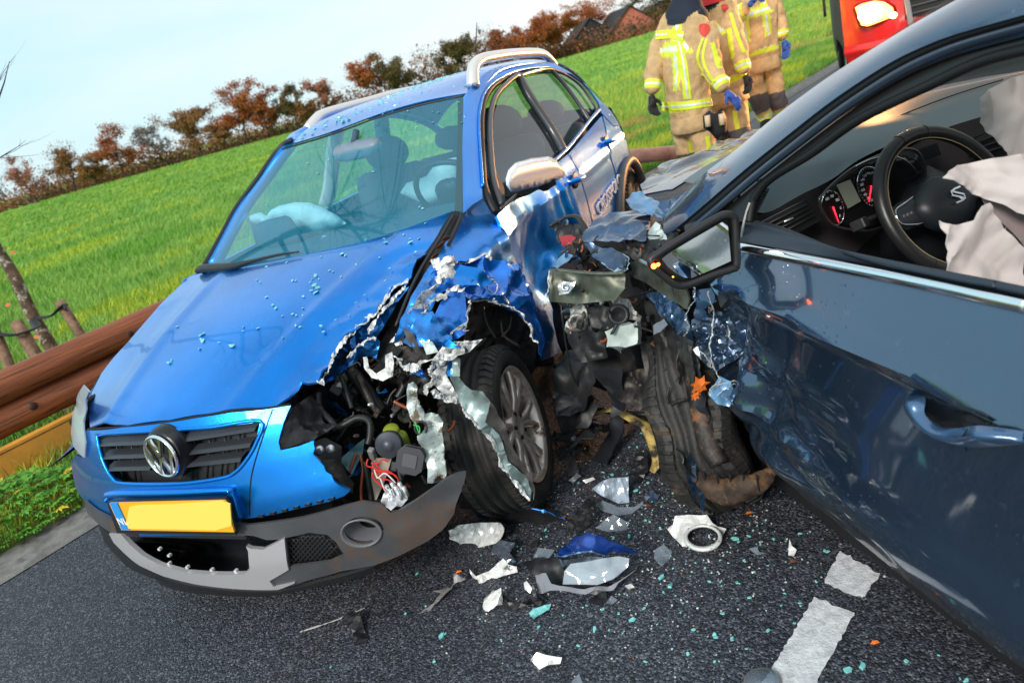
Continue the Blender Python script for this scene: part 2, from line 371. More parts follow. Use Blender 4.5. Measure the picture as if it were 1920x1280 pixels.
# painted dashes with chipped rims
PAINT = mat('road_paint', (.62, .63, .66), .6, var=.25, vs=40, bump=1, bs=150, bdist=.003, dirt=(.16, .16, .17), ds=70, dl=.63)
def dash(px, seed, name='road_marking'):
    P = jag(px+[px[0]], 2.6, 7, seed)[:-1]; A = [G(*p) for p in P]
    v2, fc = tri([(a[0], a[1]) for a in A], [], .02)
    if np.cross(*(np.array([*(v2[fc[0][1]]-v2[fc[0][0]]), 0]), np.array([*(v2[fc[0][2]]-v2[fc[0][0]]), 0])))[2] < 0: fc = [tuple(reversed(f)) for f in fc]
    o = mk(name, [(x, y, .004) for x, y in v2], fc, PAINT, smooth=False); tag(o, kind='structure'); return o
dash([(1526, 1121), (1604, 1150), (1535, 1275), (1500, 1345), (1405, 1320), (1447, 1255)], 3)
dash([(1575, 1033), (1650, 1078), (1618, 1123), (1545, 1096)], 5)
# a scrape in the asphalt
SCR = mat('scrape_chalk', (.55, .53, .5), .9, bump=.5)
A = dens([(562, 1184), (600, 1172), (640, 1158), (684, 1139)], 8); V = []; Fc = []
for i, p in enumerate(A):
    w = .0035*r.uniform(.2, 1.3); c = G(*p, z=.0045); V += [(c[0], c[1]-w, c[2]), (c[0], c[1]+w, c[2])]
    if i: Fc.append((2*i-2, 2*i, 2*i+1, 2*i-1))
tag(mk('scrape_mark', V, Fc, SCR, smooth=False), kind='structure')
# ---------------------------------------------------------------- guard rail of round timber
LOG = mat('brown_timber', (.17, .045, .018), .5, var=.6, vs=3, var2=(.34, .10, .035), stretch=(5, 5, .35), bump=1, bs=9, bdist=.012, dirt=(.07, .035, .02), ds=4, dl=.56)
KNOT = mat('timber_knot', (.035, .014, .008), .6)
def log(name, a, b, rad, par, seed=0, m=LOG):
    a, b = Vector(a), Vector(b); L = (b-a).length; n = max(4, int(L/.12)); B = basis(b-a, (0, 0, 1)); V = []; Fc = []; sg = 20
    for i in range(n+1):
        for k in range(sg):
            t = 2*math.pi*k/sg; p = Vector((math.cos(t), math.sin(t), i*.6)); rr = rad*(1+.05*noise.noise(p*1.3+Vector((seed, 0, 0)))+.02*noise.noise(p*4))
            # flattened, split underside
            V.append(Vector((math.cos(t)*rr, math.sin(t)*rr, L*i/n)))
    for i in range(n):
        for k in range(sg): Fc.append((i*sg+k, i*sg+(k+1) % sg, (i+1)*sg+(k+1) % sg, (i+1)*sg+k))
    Fc.append(tuple(reversed(range(sg)))); Fc.append(tuple(n*sg+k for k in range(sg)))
    o = mk(name, V, Fc, m, par); o.matrix_local = Matrix.Translation(a)@B.to_4x4(); return o
RO = 1.5
gr0 = rd(-6, RO)
rail = empty('guard_rail', (0, 0, 0), label='brown round-timber guard rail of two stacked logs behind the blue car\'s nose', cat='guard rail')
log('rail_log', rd(-6, RO, .505), rd(3.4, RO, .505), .098, rail, 1); log('rail_log', rd(-6, RO, .315), rd(3.4, RO, .315), .094, rail, 5)
for s, z in ((-2.05, .50), (-2.75, .34), (-1.62, .53), (-2.35, .31), (-1.2, .47), (-3.2, .52)):
    p = rd(s, RO-.093, z); lathe('knot', rail, p, (ND[0]*-1, ND[1]*-1, .15), [(0, .006), (.012, .007), (.02, .002), (.026, -.004)], KNOT, 12)
for s in (-4.2, -.2, 3.2): log('post', rd(s, RO+.16, -.3), rd(s, RO+.16, .55), .075, rail, s)
BOARD = mat('orange_board', (.62, .27, .04), .6, var=.25, vs=4, bump=.3, bs=20, dirt=(.25, .13, .04), ds=6, dl=.6)
kb = empty('kerb_board', (0, 0, 0), label='low orange-brown board standing on edge beneath the timber guard rail', cat='board')
def obox(name, s0, s1, o0, o1, z0, z1, m, par, bev=.006):
    V = [rd(s, o, z) for s in (s0, s1) for o in (o0, o1) for z in (z0, z1)]
    return mk(name, V, [(0, 1, 3, 2), (4, 6, 7, 5), (0, 4, 5, 1), (2, 3, 7, 6), (0, 2, 6, 4), (1, 5, 7, 3)], m, par, False, bevel=bev)
obox('board', -6, -.4, RO-.16, RO-.11, -.02, .175, BOARD, kb); obox('cap_strip', -6, -.4, RO-.165, RO-.105, .179, .205, BOARD, kb)
fr_ = empty('fallen_rail', (0, 0, 0), label='end log of the guard rail sloping down to the road beyond the blue car', cat='guard rail')
a, b = G(1120, 300, z=.3), G(1292, 284, z=.13); dd = (a-b); a = b+dd*1.6
log('rail_log', a, b, .075, fr_, 9, mat('weathered_timber', (.13, .05, .035), .45, var=.5, vs=4, var2=(.28, .16, .13), bump=.5, bs=25, coat=.3))
# ---------------------------------------------------------------- young tree with stakes and strap
BARK = mat('lichen_bark', (.10, .06, .035), .9, var=.5, vs=9, bump=1, bs=40, bdist=.008, dirt=(.38, .38, .30), ds=14, dl=.53)
STAKE = mat('stake_wood', (.22, .13, .085), .85, var=.4, vs=20, bump=.8, bs=60, bdist=.004, dirt=(.09, .05, .03), ds=12, dl=.55)
TWIG = mat('dark_twig', (.022, .016, .02), .7)
LEAFO = mat('orange_leaf', (.5, .13, .02), .6, var=.3)
def branchy(name, par, root, d, L, r0, m, seed, depth=3, n=5):
    """limb with side twigs, all one mesh"""
    rr = random.Random(seed); V = []; Fc = []
    def seg(p, d, L, r0, dep):
        pts = [p]; k = 7; dd = d.copy()
        for i in range(k):
            dd = (dd+Vector((rr.uniform(-.16, .16), rr.uniform(-.16, .16), rr.uniform(-.06, .16)))).normalized(); pts.append(pts[-1]+dd*L/k)
        for i, q in enumerate(pts):
            R = r0*(1-i/(k+.4))**.8; B = basis((pts[min(i+1, k)]-pts[max(i-1, 0)]), (.3, .2, .9)); sg = 5
            for j in range(sg): t = 2*math.pi*j/sg; V.append(q+B@Vector((math.cos(t)*R, math.sin(t)*R, 0)))
            if i:
                b = len(V)-2*sg
                for j in range(sg): Fc.append((b+j, b+(j+1) % sg, b+sg+(j+1) % sg, b+sg+j))
        if dep > 0:
            for j in range(n):
                i = rr.randint(1, k-1); s = Vector((rr.gauss(0, 1), rr.gauss(0, 1), rr.gauss(.3, .8))).normalized()
                seg(pts[i], (d*.75+s*.75).normalized(), L*rr.uniform(.35, .6), r0*(1-i/(k+1))*.6, dep-1)
    seg(Vector(root), Vector(d).normalized(), L, r0, depth)
    return mk(name, V, Fc, m, par)
yt = empty('young_tree', (0, 0, 0), label='young roadside tree with lichen-spotted trunk strapped between stakes', cat='tree')
D = 5.6
def dp(u, v, d): return GW.dep(u, v, d)
tr = [dp(112, 700, D), dp(96, 652, D), dp(60, 590, D), (dp(28, 520, D)), dp(2, 478, D), dp(-60, 380, D-.2), dp(-110, 260, D-.5), dp(-130, 60, D-1.0), dp(-140, -200, D-1.5), dp(-120, -600, D-2.2)]
tube('trunk', yt, tr, [.052, .05, .047, .044, .042, .04, .038, .034, .026, .015], BARK, 14, 5)
branchy('limb', yt, dp(-110, 352, D-.2), Vector(dp(100, 184, D-.3))-Vector(dp(-110, 352, D-.2)), 1.15, .017, TWIG, 12, 2, 4)
branchy('limb', yt, tr[7], (.8, -.6, .5), 1.6, .03, TWIG, 4, 3, 6)
branchy('limb', yt, tr[8], (1.0, -.9, .35), 2.4, .035, TWIG, 8, 3, 7)
branchy('limb', yt, tr[8], (.2, -1.0, .6), 2.0, .03, TWIG, 21, 3, 6)
branchy('limb', yt, tr[9], (.5, -.7, .9), 2.0, .02, TWIG, 31, 3, 5)
for n_, (p, ra) in enumerate([([dp(18, 452, D), dp(40, 470, D)], .03)]):
    pass
for u0, v0, u1, v1, d, L_ in ((30, 604, 100, 720, 5.2, 'broken-topped stake left of the trunk, wrapped in the strap'), (112, 566, 175, 665, 5.5, 'thin pale stake right of the leaning trunk'), (-18, 600, 40, 740, 5.1, 'stake at the far left beside the trunk')):
    a, b = Vector(dp(u1, v1, d)), Vector(dp(u0, v0, d)); r_ = .045 if u0 == 30 else .036
    t_ = log('stake', a+(a-b)*1.2, b, r_, None, u0, STAKE); t_['label'] = L_; t_['category'] = 'stake'
    for k in range(7): pass
STRAP = mat('black_strap', (.012, .012, .013), .55)
sp_ = [dp(-30, 622, 5.05), dp(20, 628, 5.08), dp(48, 622, 5.15), dp(70, 612, 5.35), dp(62, 598, 5.52), dp(95, 592, 5.5), dp(118, 572, 5.44), dp(122, 582, 5.44)]
s_ = tube('tree_strap', None, sp_, .03, STRAP, 8, 6, flat=((0, 0, 1), .3)); 
tag(s_, 'black rubber strap looped round the young tree and its stakes', 'strap')
for k, (u, v, d) in enumerate([(14, 572, 5.2), (24, 474, 5.5), (68, 632, 5.0)]):
    c = dp(u, v, d); lf = sheet('leaf', yt, [c+np.array(q)*.022 for q in ((-1, 0, 0), (-.3, .4, .7), (.9, .2, .4), (1.2, -.2, -.2), (.2, -.3, -.6))], LEAFO, .02, .004, 20, .0006, k)
# ---------------------------------------------------------------- leafy plant by the road edge
PL = mat('plant_leaf', (.06, .22, .02), .5, var=.6, vs=14, var2=(.12, .34, .03), spec=.35)
PLY = mat('plant_leaf_yellow', (.55, .42, .03), .55)
def leafplant(cx, cy, n, R, Hh, seed, mi_y=.04, z0=0.):
    rr = random.Random(seed); V = []; Fc = []; MI = []
    for s in range(n):
        a = rr.uniform(0, 6.283); q = R*math.sqrt(rr.random()); tipx, tipy = cx+q*math.cos(a), cy+q*math.sin(a); tz = z0+Hh*(1-.75*(q/R)**2)*rr.uniform(.55, 1.05)
        yel = 1 if rr.random() < mi_y else 0; d0 = Vector((math.cos(a)*.8+rr.uniform(-.6, .6), math.sin(a)*.8+rr.uniform(-.6, .6), rr.uniform(-.1, .45))).normalized()
        up = Vector((0, 0, 1)); sd_ = d0.cross(up).normalized(); nn = sd_.cross(d0); c = Vector((tipx, tipy, tz)); LL = rr.uniform(.035, .06)
        for l in range(5):      # five toothed lobes
            th = (l-2)*.62; dl = (d0*math.cos(th)+sd_*math.sin(th)); sl_ = dl.cross(nn).normalized(); L = LL*(1-.22*abs(l-2)); w = L*.2
            b = len(V); V += [c, c+dl*L*.35+sl_*w*.9, c+dl*L*.5+sl_*w*.45+nn*-.004, c+dl*L*.72+sl_*w*.75, c+dl*L-nn*.008, c+dl*L*.72-sl_*w*.75, c+dl*L*.5-sl_*w*.45, c+dl*L*.35-sl_*w*.9]
            Fc.append((b, b+1, b+2, b+6)); Fc.append((b, b+6, b+7, b+7)); Fc[-1] = (b, b+6, b+7); Fc.append((b+2, b+3, b+4, b+5)); Fc.append((b+2, b+5, b+6)); MI += [yel]*4
    return V, Fc, MI
c0 = G(52, 985, z=.05); V, Fc, MI = leafplant(c0[0]-.22, c0[1]+.22, 620, .42, .2, 3); 
lp = mk('leafy_plant', V, Fc, [PL, PLY], None, False, mi=MI); tag(lp, 'low bright green plant with toothed leaves at the road edge below the board', 'plant')
# ---------------------------------------------------------------- grass
def blades(N, xs, ys, hmin, hmax, w, mi, zs, lean=.45, wind=(.3, 0)):
    a = RNG.uniform(0, 6.283, N); h = RNG.uniform(hmin, hmax, N)*1.0; dx, dy = np.cos(a), np.sin(a); ww = w*RNG.uniform(.6, 1.4, N)
    lx = RNG.normal(wind[0], lean, N)*h; ly = RNG.normal(wind[1], lean, N)*h
    p0 = np.stack([xs-dx*ww, ys-dy*ww, zs-.02], -1); p1 = np.stack([xs+dx*ww, ys+dy*ww, zs-.02], -1)
    p2 = np.stack([xs+lx*.45+dx*ww*.7, ys+ly*.45+dy*ww*.7, zs+h*.6], -1); p3 = np.stack([xs+lx*.45-dx*ww*.7, ys+ly*.45-dy*ww*.7, zs+h*.6], -1); p4 = np.stack([xs+lx, ys+ly, zs+h], -1)
    V = np.stack([p0, p1, p2, p3, p4], 1).reshape(-1, 3); b = np.arange(N)*5
    Fc = np.concatenate([np.stack([b, b+1, b+2], -1), np.stack([b, b+2, b+3], -1), np.stack([b+3, b+2, b+4], -1)])
    return V, Fc, np.concatenate([mi]*3)
def gm(n, c, c2): return mat(n, c, .6, var=.4, vs=1.2, var2=c2, spec=.25)
GM = [gm('grass_a', (.14, .29, .055), (.23, .39, .08)), gm('grass_b', (.20, .35, .065), (.30, .46, .10)), gm('grass_dry', (.36, .26, .07), (.5, .36, .1)), gm('grass_dark', (.10, .25, .03), (.16, .36, .05)), gm('grass_yellow', (.34, .44, .03), (.46, .50, .05))]
def inview(x, y, z=0, m=260):
    P = np.stack([x, y, np.full_like(x, z)-CAM_H], -1); d = P@Fv; u = 960+F_PX*(P@Rv)/d; v = 640-F_PX*(P@Uv)/d
    return (d > .5) & (u > -m) & (u < 1920+m) & (v > -m) & (v < 1280+m)
# field crop, thinning out with distance
N = 520000; rr_ = RNG.uniform(0, 1, N); r_ = 5*(112/5)**rr_; az = RNG.uniform(-.9, .75, N); xs = r_*np.sin(az); ys = r_*np.cos(az); o = (ys-xs-5.2)*.707
k = (o > 2.2) & inview(xs, ys)
k &= ~((xs > -1.1) & (xs < 1.0) & (r_ < 14))
xs, ys, r_, o = xs[k], ys[k], r_[k], o[k]
pn = np.array([noise.noise(Vector((x*.35, y*.35, 0)))+.5*noise.noise(Vector((x*1.4, y*1.4, 3))) for x, y in zip(xs, ys)])
mi = np.where(pn > .28, 4, np.where(pn > .0, 1, np.where(pn > -.38, 0, 3))); mi = np.where((RNG.random(len(xs)) < .3), RNG.choice([0, 1, 3], len(xs)), mi)
mi = np.where((xs > 1.2) & (o < 9+4*pn) & (RNG.random(len(xs)) < .55), RNG.choice([2, 4, 4, 3], len(xs)), mi)
V, Fc, MI = blades(len(xs), xs, ys, .06, .13, .0045, mi, field_z(xs, ys)); 
V = V.reshape(-1, 5, 3); c = V[:, 0:2].mean(1, keepdims=True); V = c+(V-c)*(np.stack([np.maximum(1, r_/12), np.maximum(1, r_/12), 1+r_/90], -1))[:, None]; V = V.reshape(-1, 3)
g1 = fast('field_grass', V, Fc, GM, mi=MI); tag(g1, 'bright green crop covering the field', 'grass', kind='stuff')
# verge grass, with dry tufts by the rail
N = 90000; s = RNG.uniform(-5, 14, N); o = RNG.uniform(.36, 2.8, N); P = np.array([rd(a, b) for a, b in zip(s, o)]); xs, ys = P[:, 0], P[:, 1]
k = inview(xs, ys) & ~((s > -1.8) & (s < 2.2)); k &= ~((s < -1.2) & (o < 1.3) & (RNG.random(N) < .55)); xs, ys, s, o = xs[k], ys[k], s[k], o[k]
pn = np.array([noise.noise(Vector((x*1.6, y*1.6, 9))) for x, y in zip(xs, ys)])
mi = np.where(pn > .12, 4, np.where(pn > -.1, 0, 3)); mi = np.where((o > 1.8) & (pn > .05), 2, mi)
V, Fc, MI = blades(len(xs), xs, ys, .05, .16, .0038, mi, np.zeros(len(xs))-.01); g2 = fast('verge_grass', V, Fc, GM, mi=MI); tag(g2, 'ragged green and yellow grass on the verge', 'grass', kind='stuff')
def tuft(px, n, R, h0, h1, mis, label, seed, dz=0., wind=(.1, 0)):
    c = G(*px, z=dz) if len(px) == 2 else np.array(px); a = RNG.uniform(0, 6.283, n); q = R*np.sqrt(RNG.random(n)); xs = c[0]+q*np.cos(a); ys = c[1]+q*np.sin(a)
    V, Fc, MI = blades(n, xs, ys, h0, h1, .004, RNG.choice(mis, n), np.zeros(n)+c[2], .35, wind); o = fast('grass_tuft', V, Fc, GM, mi=MI); tag(o, label, 'grass tuft'); return o
tuft(tuple(rd(-.75, 2.0, 0)), 900, .35, .3, .62, [2, 2, 4, 0], 'tall straw-coloured grass tuft behind the guard rail beside the blue car', 1, wind=(.3, 0))
tuft(tuple(rd(-1.55, 2.6, 0)), 700, .4, .2, .45, [2, 4, 1], 'pale yellow-green grass tuft behind the rail near the strapped stakes', 2)
tuft(tuple(rd(-1.75, 1.1, 0)), 700, .28, .08, .2, [0, 1, 3], 'dark green grass tuft between the orange board and the blue car', 3)
tuft(tuple(rd(4.7, 2.5, 0)), 900, .45, .25, .55, [2, 3, 4, 0], 'brownish weed tuft on the verge left of the firefighters', 4)
tuft(tuple(rd(9.4, 2.6, 0)), 700, .5, .3, .6, [2, 3, 4], 'rust-tinged weed clump behind the farthest firefighter', 5)
# ---------------------------------------------------------------- far trees
TB = mat('tree_bark', (.045, .03, .025), .9, bump=.5, bs=6)
def lm(n, c, v2): return mat(n, c, .7, var=.5, vs=.7, var2=v2, spec=.15)
LM = {'rust': [lm('leaf_rust', (0.304, 0.080, 0.029), (0.480, 0.160, 0.048)), lm('leaf_rust_dark', (0.144, 0.048, 0.024), (0.240, 0.080, 0.032))],
      'brown': [lm('leaf_brown', (0.240, 0.112, 0.048), (0.384, 0.192, 0.064)), lm('leaf_brown_dark', (0.112, 0.064, 0.032), (0.192, 0.096, 0.048))],
      'olive': [lm('leaf_olive', (0.112, 0.088, 0.032), (0.192, 0.128, 0.048)), lm('leaf_olive_dark', (0.048, 0.045, 0.022), (0.080, 0.064, 0.032))],
      'pink': [lm('leaf_pink', (0.352, 0.144, 0.096), (0.480, 0.208, 0.144)), lm('leaf_pink_dark', (0.192, 0.080, 0.056), (0.256, 0.112, 0.080))],
      'grey': [lm('leaf_grey', (0.176, 0.144, 0.128), (0.272, 0.224, 0.208)), lm('leaf_grey_dark', (0.096, 0.080, 0.072), (0.160, 0.128, 0.112))]}
def tree(base, Ht, Wd, kind, dens_, seed, label, cat='tree', group=None, bare=False, low=.22):
    base = Vector(base); rt = empty('field_tree', base, label=label, cat=cat, group=group); rr = random.Random(seed); V = []; Fc = []; tips = []
    def seg(p, d, L, r0, dep):
        pts = [p]; dd = d.copy(); k = 5
        for i in range(k): dd = (dd+Vector((rr.uniform(-.2, .2), rr.uniform(-.2, .2), rr.uniform(-.05, .15)))).normalized(); pts.append(pts[-1]+dd*L/k)
        for i, q in enumerate(pts):
            R = r0*(1-i/(k+.6))**.7; B = basis((pts[min(i+1, k)]-pts[max(i-1, 0)]), (.31, .2, .1)); sg = 6 if dep == 3 else 4
            for j in range(sg): t = 2*math.pi*j/sg; V.append(q+B@Vector((math.cos(t)*R, math.sin(t)*R, 0)))
            if i:
                b = len(V)-2*sg
                for j in range(sg): Fc.append((b+j, b+(j+1) % sg, b+sg+(j+1) % sg, b+sg+j))
        if dep == 0: tips.append(pts[-1]); tips.append(pts[2]); return
        for j in range([0, 3, 5, 8][dep]+(2 if bare else 0)):
            i = rr.randint(2 if dep == 3 else 1, k); a = rr.uniform(0, 6.283); s = Vector((math.cos(a), math.sin(a), rr.uniform(-.1, .7)))
            seg(pts[i], (d*.35+s).normalized(), L*rr.uniform(.4, .62)*(Wd/Ht*1.15 if dep == 3 else 1), r0*.5*(1-i/(k+2)), dep-1)
    seg(Vector((0, 0, -.3)), Vector((rr.uniform(-.06, .06), rr.uniform(-.06, .06), 1)), Ht*.74, Ht*.025, 3)
    mk('trunk', V, Fc, TB, rt)
    nl = int(dens_*(1200 if bare else 8500)); T = np.array(tips); c = T[RNG.integers(0, len(T), nl)]
    c = c+RNG.normal(0, 1, (nl, 3))*np.array([Wd, Wd, Ht*.7])*.055
    pn = np.array([noise.noise(Vector(p)*(2.6/Wd*1.2)+Vector((seed, 0, 0))) for p in c]); k = (pn > -.14) & (c[:, 2] > Ht*low); c = c[k]; pn = pn[k]; nl = len(c)
    s = RNG.uniform(.06, .17, nl)*(.6 if bare else 1); u = RNG.normal(0, 1, (nl, 3)); u /= np.linalg.norm(u, axis=1)[:, None]; w = np.cross(u, RNG.normal(0, 1, (nl, 3))); w /= np.linalg.norm(w, axis=1)[:, None]
    V = np.stack([c-u*s[:, None], c-w*s[:, None]*.6, c+u*s[:, None], c+w*s[:, None]*.6], 1).reshape(-1, 3); b = np.arange(nl)*4
    fast('crown', V, np.stack([b, b+1, b+2, b+3], -1), LM[kind], rt, mi=(RNG.random(nl) < .4).astype(int))
    return rt
def tree_px(top, base, w, kind, dens_, seed, label, D=110, **k):
    b = GW.dep(*base, D); t = GW.dep(*top, D); Ht = (t-b)[2]; z = float(field_z(b[0], b[1])); b = np.array([b[0], b[1], min(b[2], z+.5)]); return tree(b, max(Ht, 2), w/F_PX*D, kind, dens_, seed, label, **k)
TR = [((8, 310), (38, 398), 62, 'grey', .5, 'bare thin tree at the far left end of the tree line', {'bare': True}),
 ((62, 300), (78, 388), 62, 'pink', .8, 'sparse pinkish tree second from the left end of the tree line', {}),
 ((118, 272), (143, 368), 66, 'brown', 1.0, 'thin brown tree standing left of the gap, third along the tree line', {}),
 ((216, 243), (238, 338), 72, 'rust', 1.1, 'ragged red-brown tree above the hedge, left part of the tree line', {}),
 ((278, 221), (312, 312), 58, 'grey', .7, 'greyish half-bare tree with an open crown above lower brown trees', {}),
 ((180, 290), (190, 352), 66, 'brown', 1.2, 'low brown tree filling in front of the hedge on the left', {}),
 ((360, 219), (386, 302), 84, 'brown', 1.5, 'broad brown tree left of the tallest rust-red tree', {}),
 ((404, 244), (425, 288), 54, 'brown', 1.0, 'small ochre tree tucked under the tallest rust-red tree', {}),
 ((436, 176), (464, 270), 84, 'rust', 1.9, 'tallest rust-red oak in the left tree line', {}),
 ((488, 188), (512, 258), 64, 'rust', 1.6, 'rounded rust tree right of the tallest oak', {}),
 ((540, 171), (562, 246), 64, 'olive', 1.8, 'dark olive tree left of the silver roof rail', {}),
 ((600, 152), (622, 226), 56, 'pink', 1.2, 'slender pinkish tree above the silver roof rail', {}),
 ((566, 205), (585, 240), 60, 'brown', 1.2, 'low brown tree beside the dark olive tree', {}),
 ((640, 160), (660, 218), 54, 'grey', .6, 'faint bare tree behind the far roof rail', {'bare': True}),
 ((692, 122), (706, 202), 80, 'rust', 1.7, 'rust tree over the middle of the blue roof', {}),
 ((742, 110), (754, 188), 72, 'olive', 1.6, 'dark brown-green tree over the blue roof', {}),
 ((793, 92), (806, 176), 60, 'grey', .6, 'pale bare tree above the blue roof', {'bare': True}),
 ((850, 90), (862, 160), 92, 'olive', 2.6, 'dense dark tree left of the near roof rail', {'low': .0}),
 ((905, 58), (915, 148), 66, 'grey', .6, 'pale bare crown rising above the dark trees', {'bare': True}),
 ((935, 80), (945, 140), 84, 'rust', 2.4, 'dense dark rust tree behind the near roof rail', {'low': .0}),
 ((1000, 60), (1010, 122), 84, 'rust', 2.2, 'red-brown tree right of the roof rail', {'low': .0}),
 ((1052, 45), (1060, 106), 70, 'rust', 2.0, 'red-brown tree left of the dark farm roof', {'low': .0}),
 ((1112, 22), (1120, 88), 100, 'rust', 2.0, 'rust tree standing behind the farm roofs', {'low': .1}),
 ((1226, 0), (1236, 58), 90, 'olive', 2.0, 'dark tree right of the pink gable', {'low': .0}),
 ((1185, 15), (1196, 70), 60, 'grey', .8, 'bare tree behind the pink gable', {'bare': True})]
for i, (t, b, w, kd, dn, lb, kw) in enumerate(TR):
    D = 118 if 'behind' in lb or 'bare' in lb else 108
    if 'farm roofs' in lb or 'pink gable' in lb: D = 135
    tree_px(t, b, w*1.12, kd, dn, i+3, lb, D, group='trees along the far edge of the field', **kw)
# undergrowth along the field edge: nobody could count it
def hedge(pts, name, label, kinds, n, hh, D=112):
    V = []; MI = []; P = dens(pts, 10)
    for k in range(n):
        i = RNG.integers(0, len(P)); u, v, h = P[i][:3]; b = GW.dep(u+RNG.uniform(-16, 16), v, D+RNG.uniform(-3, 8)); z0 = b[2]; H = h/F_PX*D
        cz = z0-1.1+H*min(1.05, abs(RNG.normal(0, .50)))*(1+.5*noise.noise(Vector((b[0]*.3, b[1]*.3, 0)))); c = np.array([b[0], b[1], cz]); s = RNG.uniform(.12, .3)
        q = RNG.normal(0, 1, 3); q /= np.linalg.norm(q); w = np.cross(q, RNG.normal(0, 1, 3)); w /= np.linalg.norm(w); V += [c-q*s, c-w*s*.6, c+q*s, c+w*s*.6]; MI.append(int(np.clip(2+2*noise.noise(Vector((b[0]*.15, b[1]*.15, cz*.3)))+RNG.normal(0, .8), 0, len(kinds)-1)))
    b = np.arange(n)*4; o = fast(name, V, np.stack([b, b+1, b+2, b+3], -1), kinds, mi=MI); tag(o, label, 'hedge', kind='stuff')
HK = [LM['olive'][1], LM['brown'][1], LM['rust'][1], LM['brown'][0], LM['pink'][1]]
hedge([(-40, 412, 40), (100, 375, 42), (210, 345, 40), (320, 313, 38), (420, 287, 30), (520, 258, 30), (620, 230, 34)], 'field_hedge', 'brown undergrowth beneath the left tree line', HK, 20000, 22)
hedge([(-40, 404, 34), (60, 378, 44), (140, 352, 40), (240, 325, 44), (340, 300, 42), (430, 276, 40), (520, 252, 42), (620, 224, 46), (720, 196, 50)], 'distant_wood', 'brown wood behind the tree line, paled as if by haze', [LM['grey'][0], LM['pink'][1], LM['brown'][0], LM['brown'][1], LM['grey'][1]], 22000, 44, 128)  # pale greyed leaf colours stand in for distance haze
hedge([(600, 236, 34), (760, 190, 60), (880, 155, 70), (1000, 120, 62), (1080, 102, 46), (1260, 50, 40)], 'dark_thicket', 'dark thicket beyond the blue car\'s roof', HK, 26000, 40, 114)
# farm
BR = mat('pink_brick', (.42, .13, .09), .85, var=.2, vs=.8); RF = mat('dark_roof', (.02, .019, .022), .8); WH = mat('pale_trim', (.6, .5, .42), .7)
def farm(u0, u1, v0, D, h_wall, h_ridge, depth, label, wall=BR):
    a, b = GW.dep(u0, v0, D), GW.dep(u1, v0-(u1-u0)*.298, D); a[2] = b[2] = min(a[2], b[2])-.4; x = Vector(b-a); L = x.length; x.normalize(); y = Vector((-x.y, x.x, 0)); rt = empty('farm_building', a, label=label, cat='farm building')
    P = lambda i, j, k: x*i*L+y*j*depth+Vector((0, 0, k))
    V = [P(0, 0, 0), P(1, 0, 0), P(1, 0, h_wall), P(.5, 0, h_ridge), P(0, 0, h_wall), P(0, 1, 0), P(1, 1, 0), P(1, 1, h_wall), P(.5, 1, h_ridge), P(0, 1, h_wall)]
    mk('wall', V, [(0, 1, 2, 3, 4), (5, 9, 8, 7, 6), (0, 4, 9, 5), (1, 6, 7, 2)], wall, rt, False)
    V = [P(-.06, -.03, h_wall-.5), P(.5, -.03, h_ridge+.12), P(.5, 1.03, h_ridge+.12), P(-.06, 1.03, h_wall-.5)]; mk('roof', V, [(0, 1, 2, 3)], RF, rt, False, .15, off=1)
    V = [P(1.06, -.03, h_wall-.5), P(.5, -.03, h_ridge+.12), P(.5, 1.03, h_ridge+.12), P(1.06, 1.03, h_wall-.5)]; mk('roof', V, [(3, 2, 1, 0)], RF, rt, False, .15, off=1)
    return rt, P
fb, P = farm(1152, 1228, 76, 120, 2.0, 4.8, 14, 'salmon-pink brick farmhouse gable under a dark roof')
mk('door', [P(.42, -.01, 0), P(.55, -.01, 0), P(.55, -.01, 1.9), P(.42, -.01, 1.9)], [(0, 1, 2, 3)], RF, fb, False, .04)
f2, P = farm(1070, 1160, 98, 124, 1.2, 4.6, 10, 'low dark-roofed farm shed with a glowing orange doorway', RF)
OR = mat('lit_doorway', (.9, .35, .08), .8, emis=(1, .3, .05), es=.9)
mk('lit_doorway', [P(.13, -.02, 0), P(.27, -.02, 0), P(.27, -.02, 1.15), P(.13, -.02, 1.15)], [(0, 1, 2, 3)], OR, f2, False)
f3, P = farm(1215, 1300, 55, 140, 1.8, 4.4, 14, 'second pink farm building with dark roof behind the firefighters')
# ================================================================ BLUE CAR
BLUE = mat('blue_paint', (.001, .25, .88), .24, metal=.8, coat=.5, cior=1.4, var=.25, vs=1.5, flake=.25, dirt=(.03, .28, .8), ds=26, dl=.66, drops=.7)
BLUE2 = mat('crushed_blue_paint', (.006, .20, .75), .3, metal=.7, coat=.9, var=.6, vs=14, bump=.35, bs=30, bdist=.01, dirt=(.6, .65, .7), ds=18, dl=.68)
BLACK = mat('black_plastic', (.016, .017, .019), .45, bump=.25, bs=90, spec=.5)
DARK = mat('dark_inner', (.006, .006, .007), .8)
DIRTY = mat('grimy_metal', (.035, .032, .03), .5, metal=.5, var=.8, vs=12, bump=.5, bs=35, bdist=.006, dirt=(.13, .10, .075), ds=16, dl=.55)
GREY = mat('grey_plastic', (.062, .066, .075), .5, var=.2, vs=7, bump=.25, bs=300, bdist=.001, dirt=(.085, .06, .05), ds=5, dl=.52)
SILV = mat('silver_trim', (.62, .62, .64), .33, metal=.55, coat=.3, bump=.05, bs=200, dirt=(.32, .28, .24), ds=13, dl=.67)
RAILM = mat('brushed_silver', (.78, .74, .70), .3, metal=.6, coat=.4)
CHROME = mat('chrome', (.86, .87, .9), .08, metal=1)
TORN = mat('torn_primer', (.60, .61, .61), .45, metal=.3, var=.45, vs=40, bump=.9, bs=70, bdist=.005, dirt=(.04, .06, .10), ds=24, dl=.54)
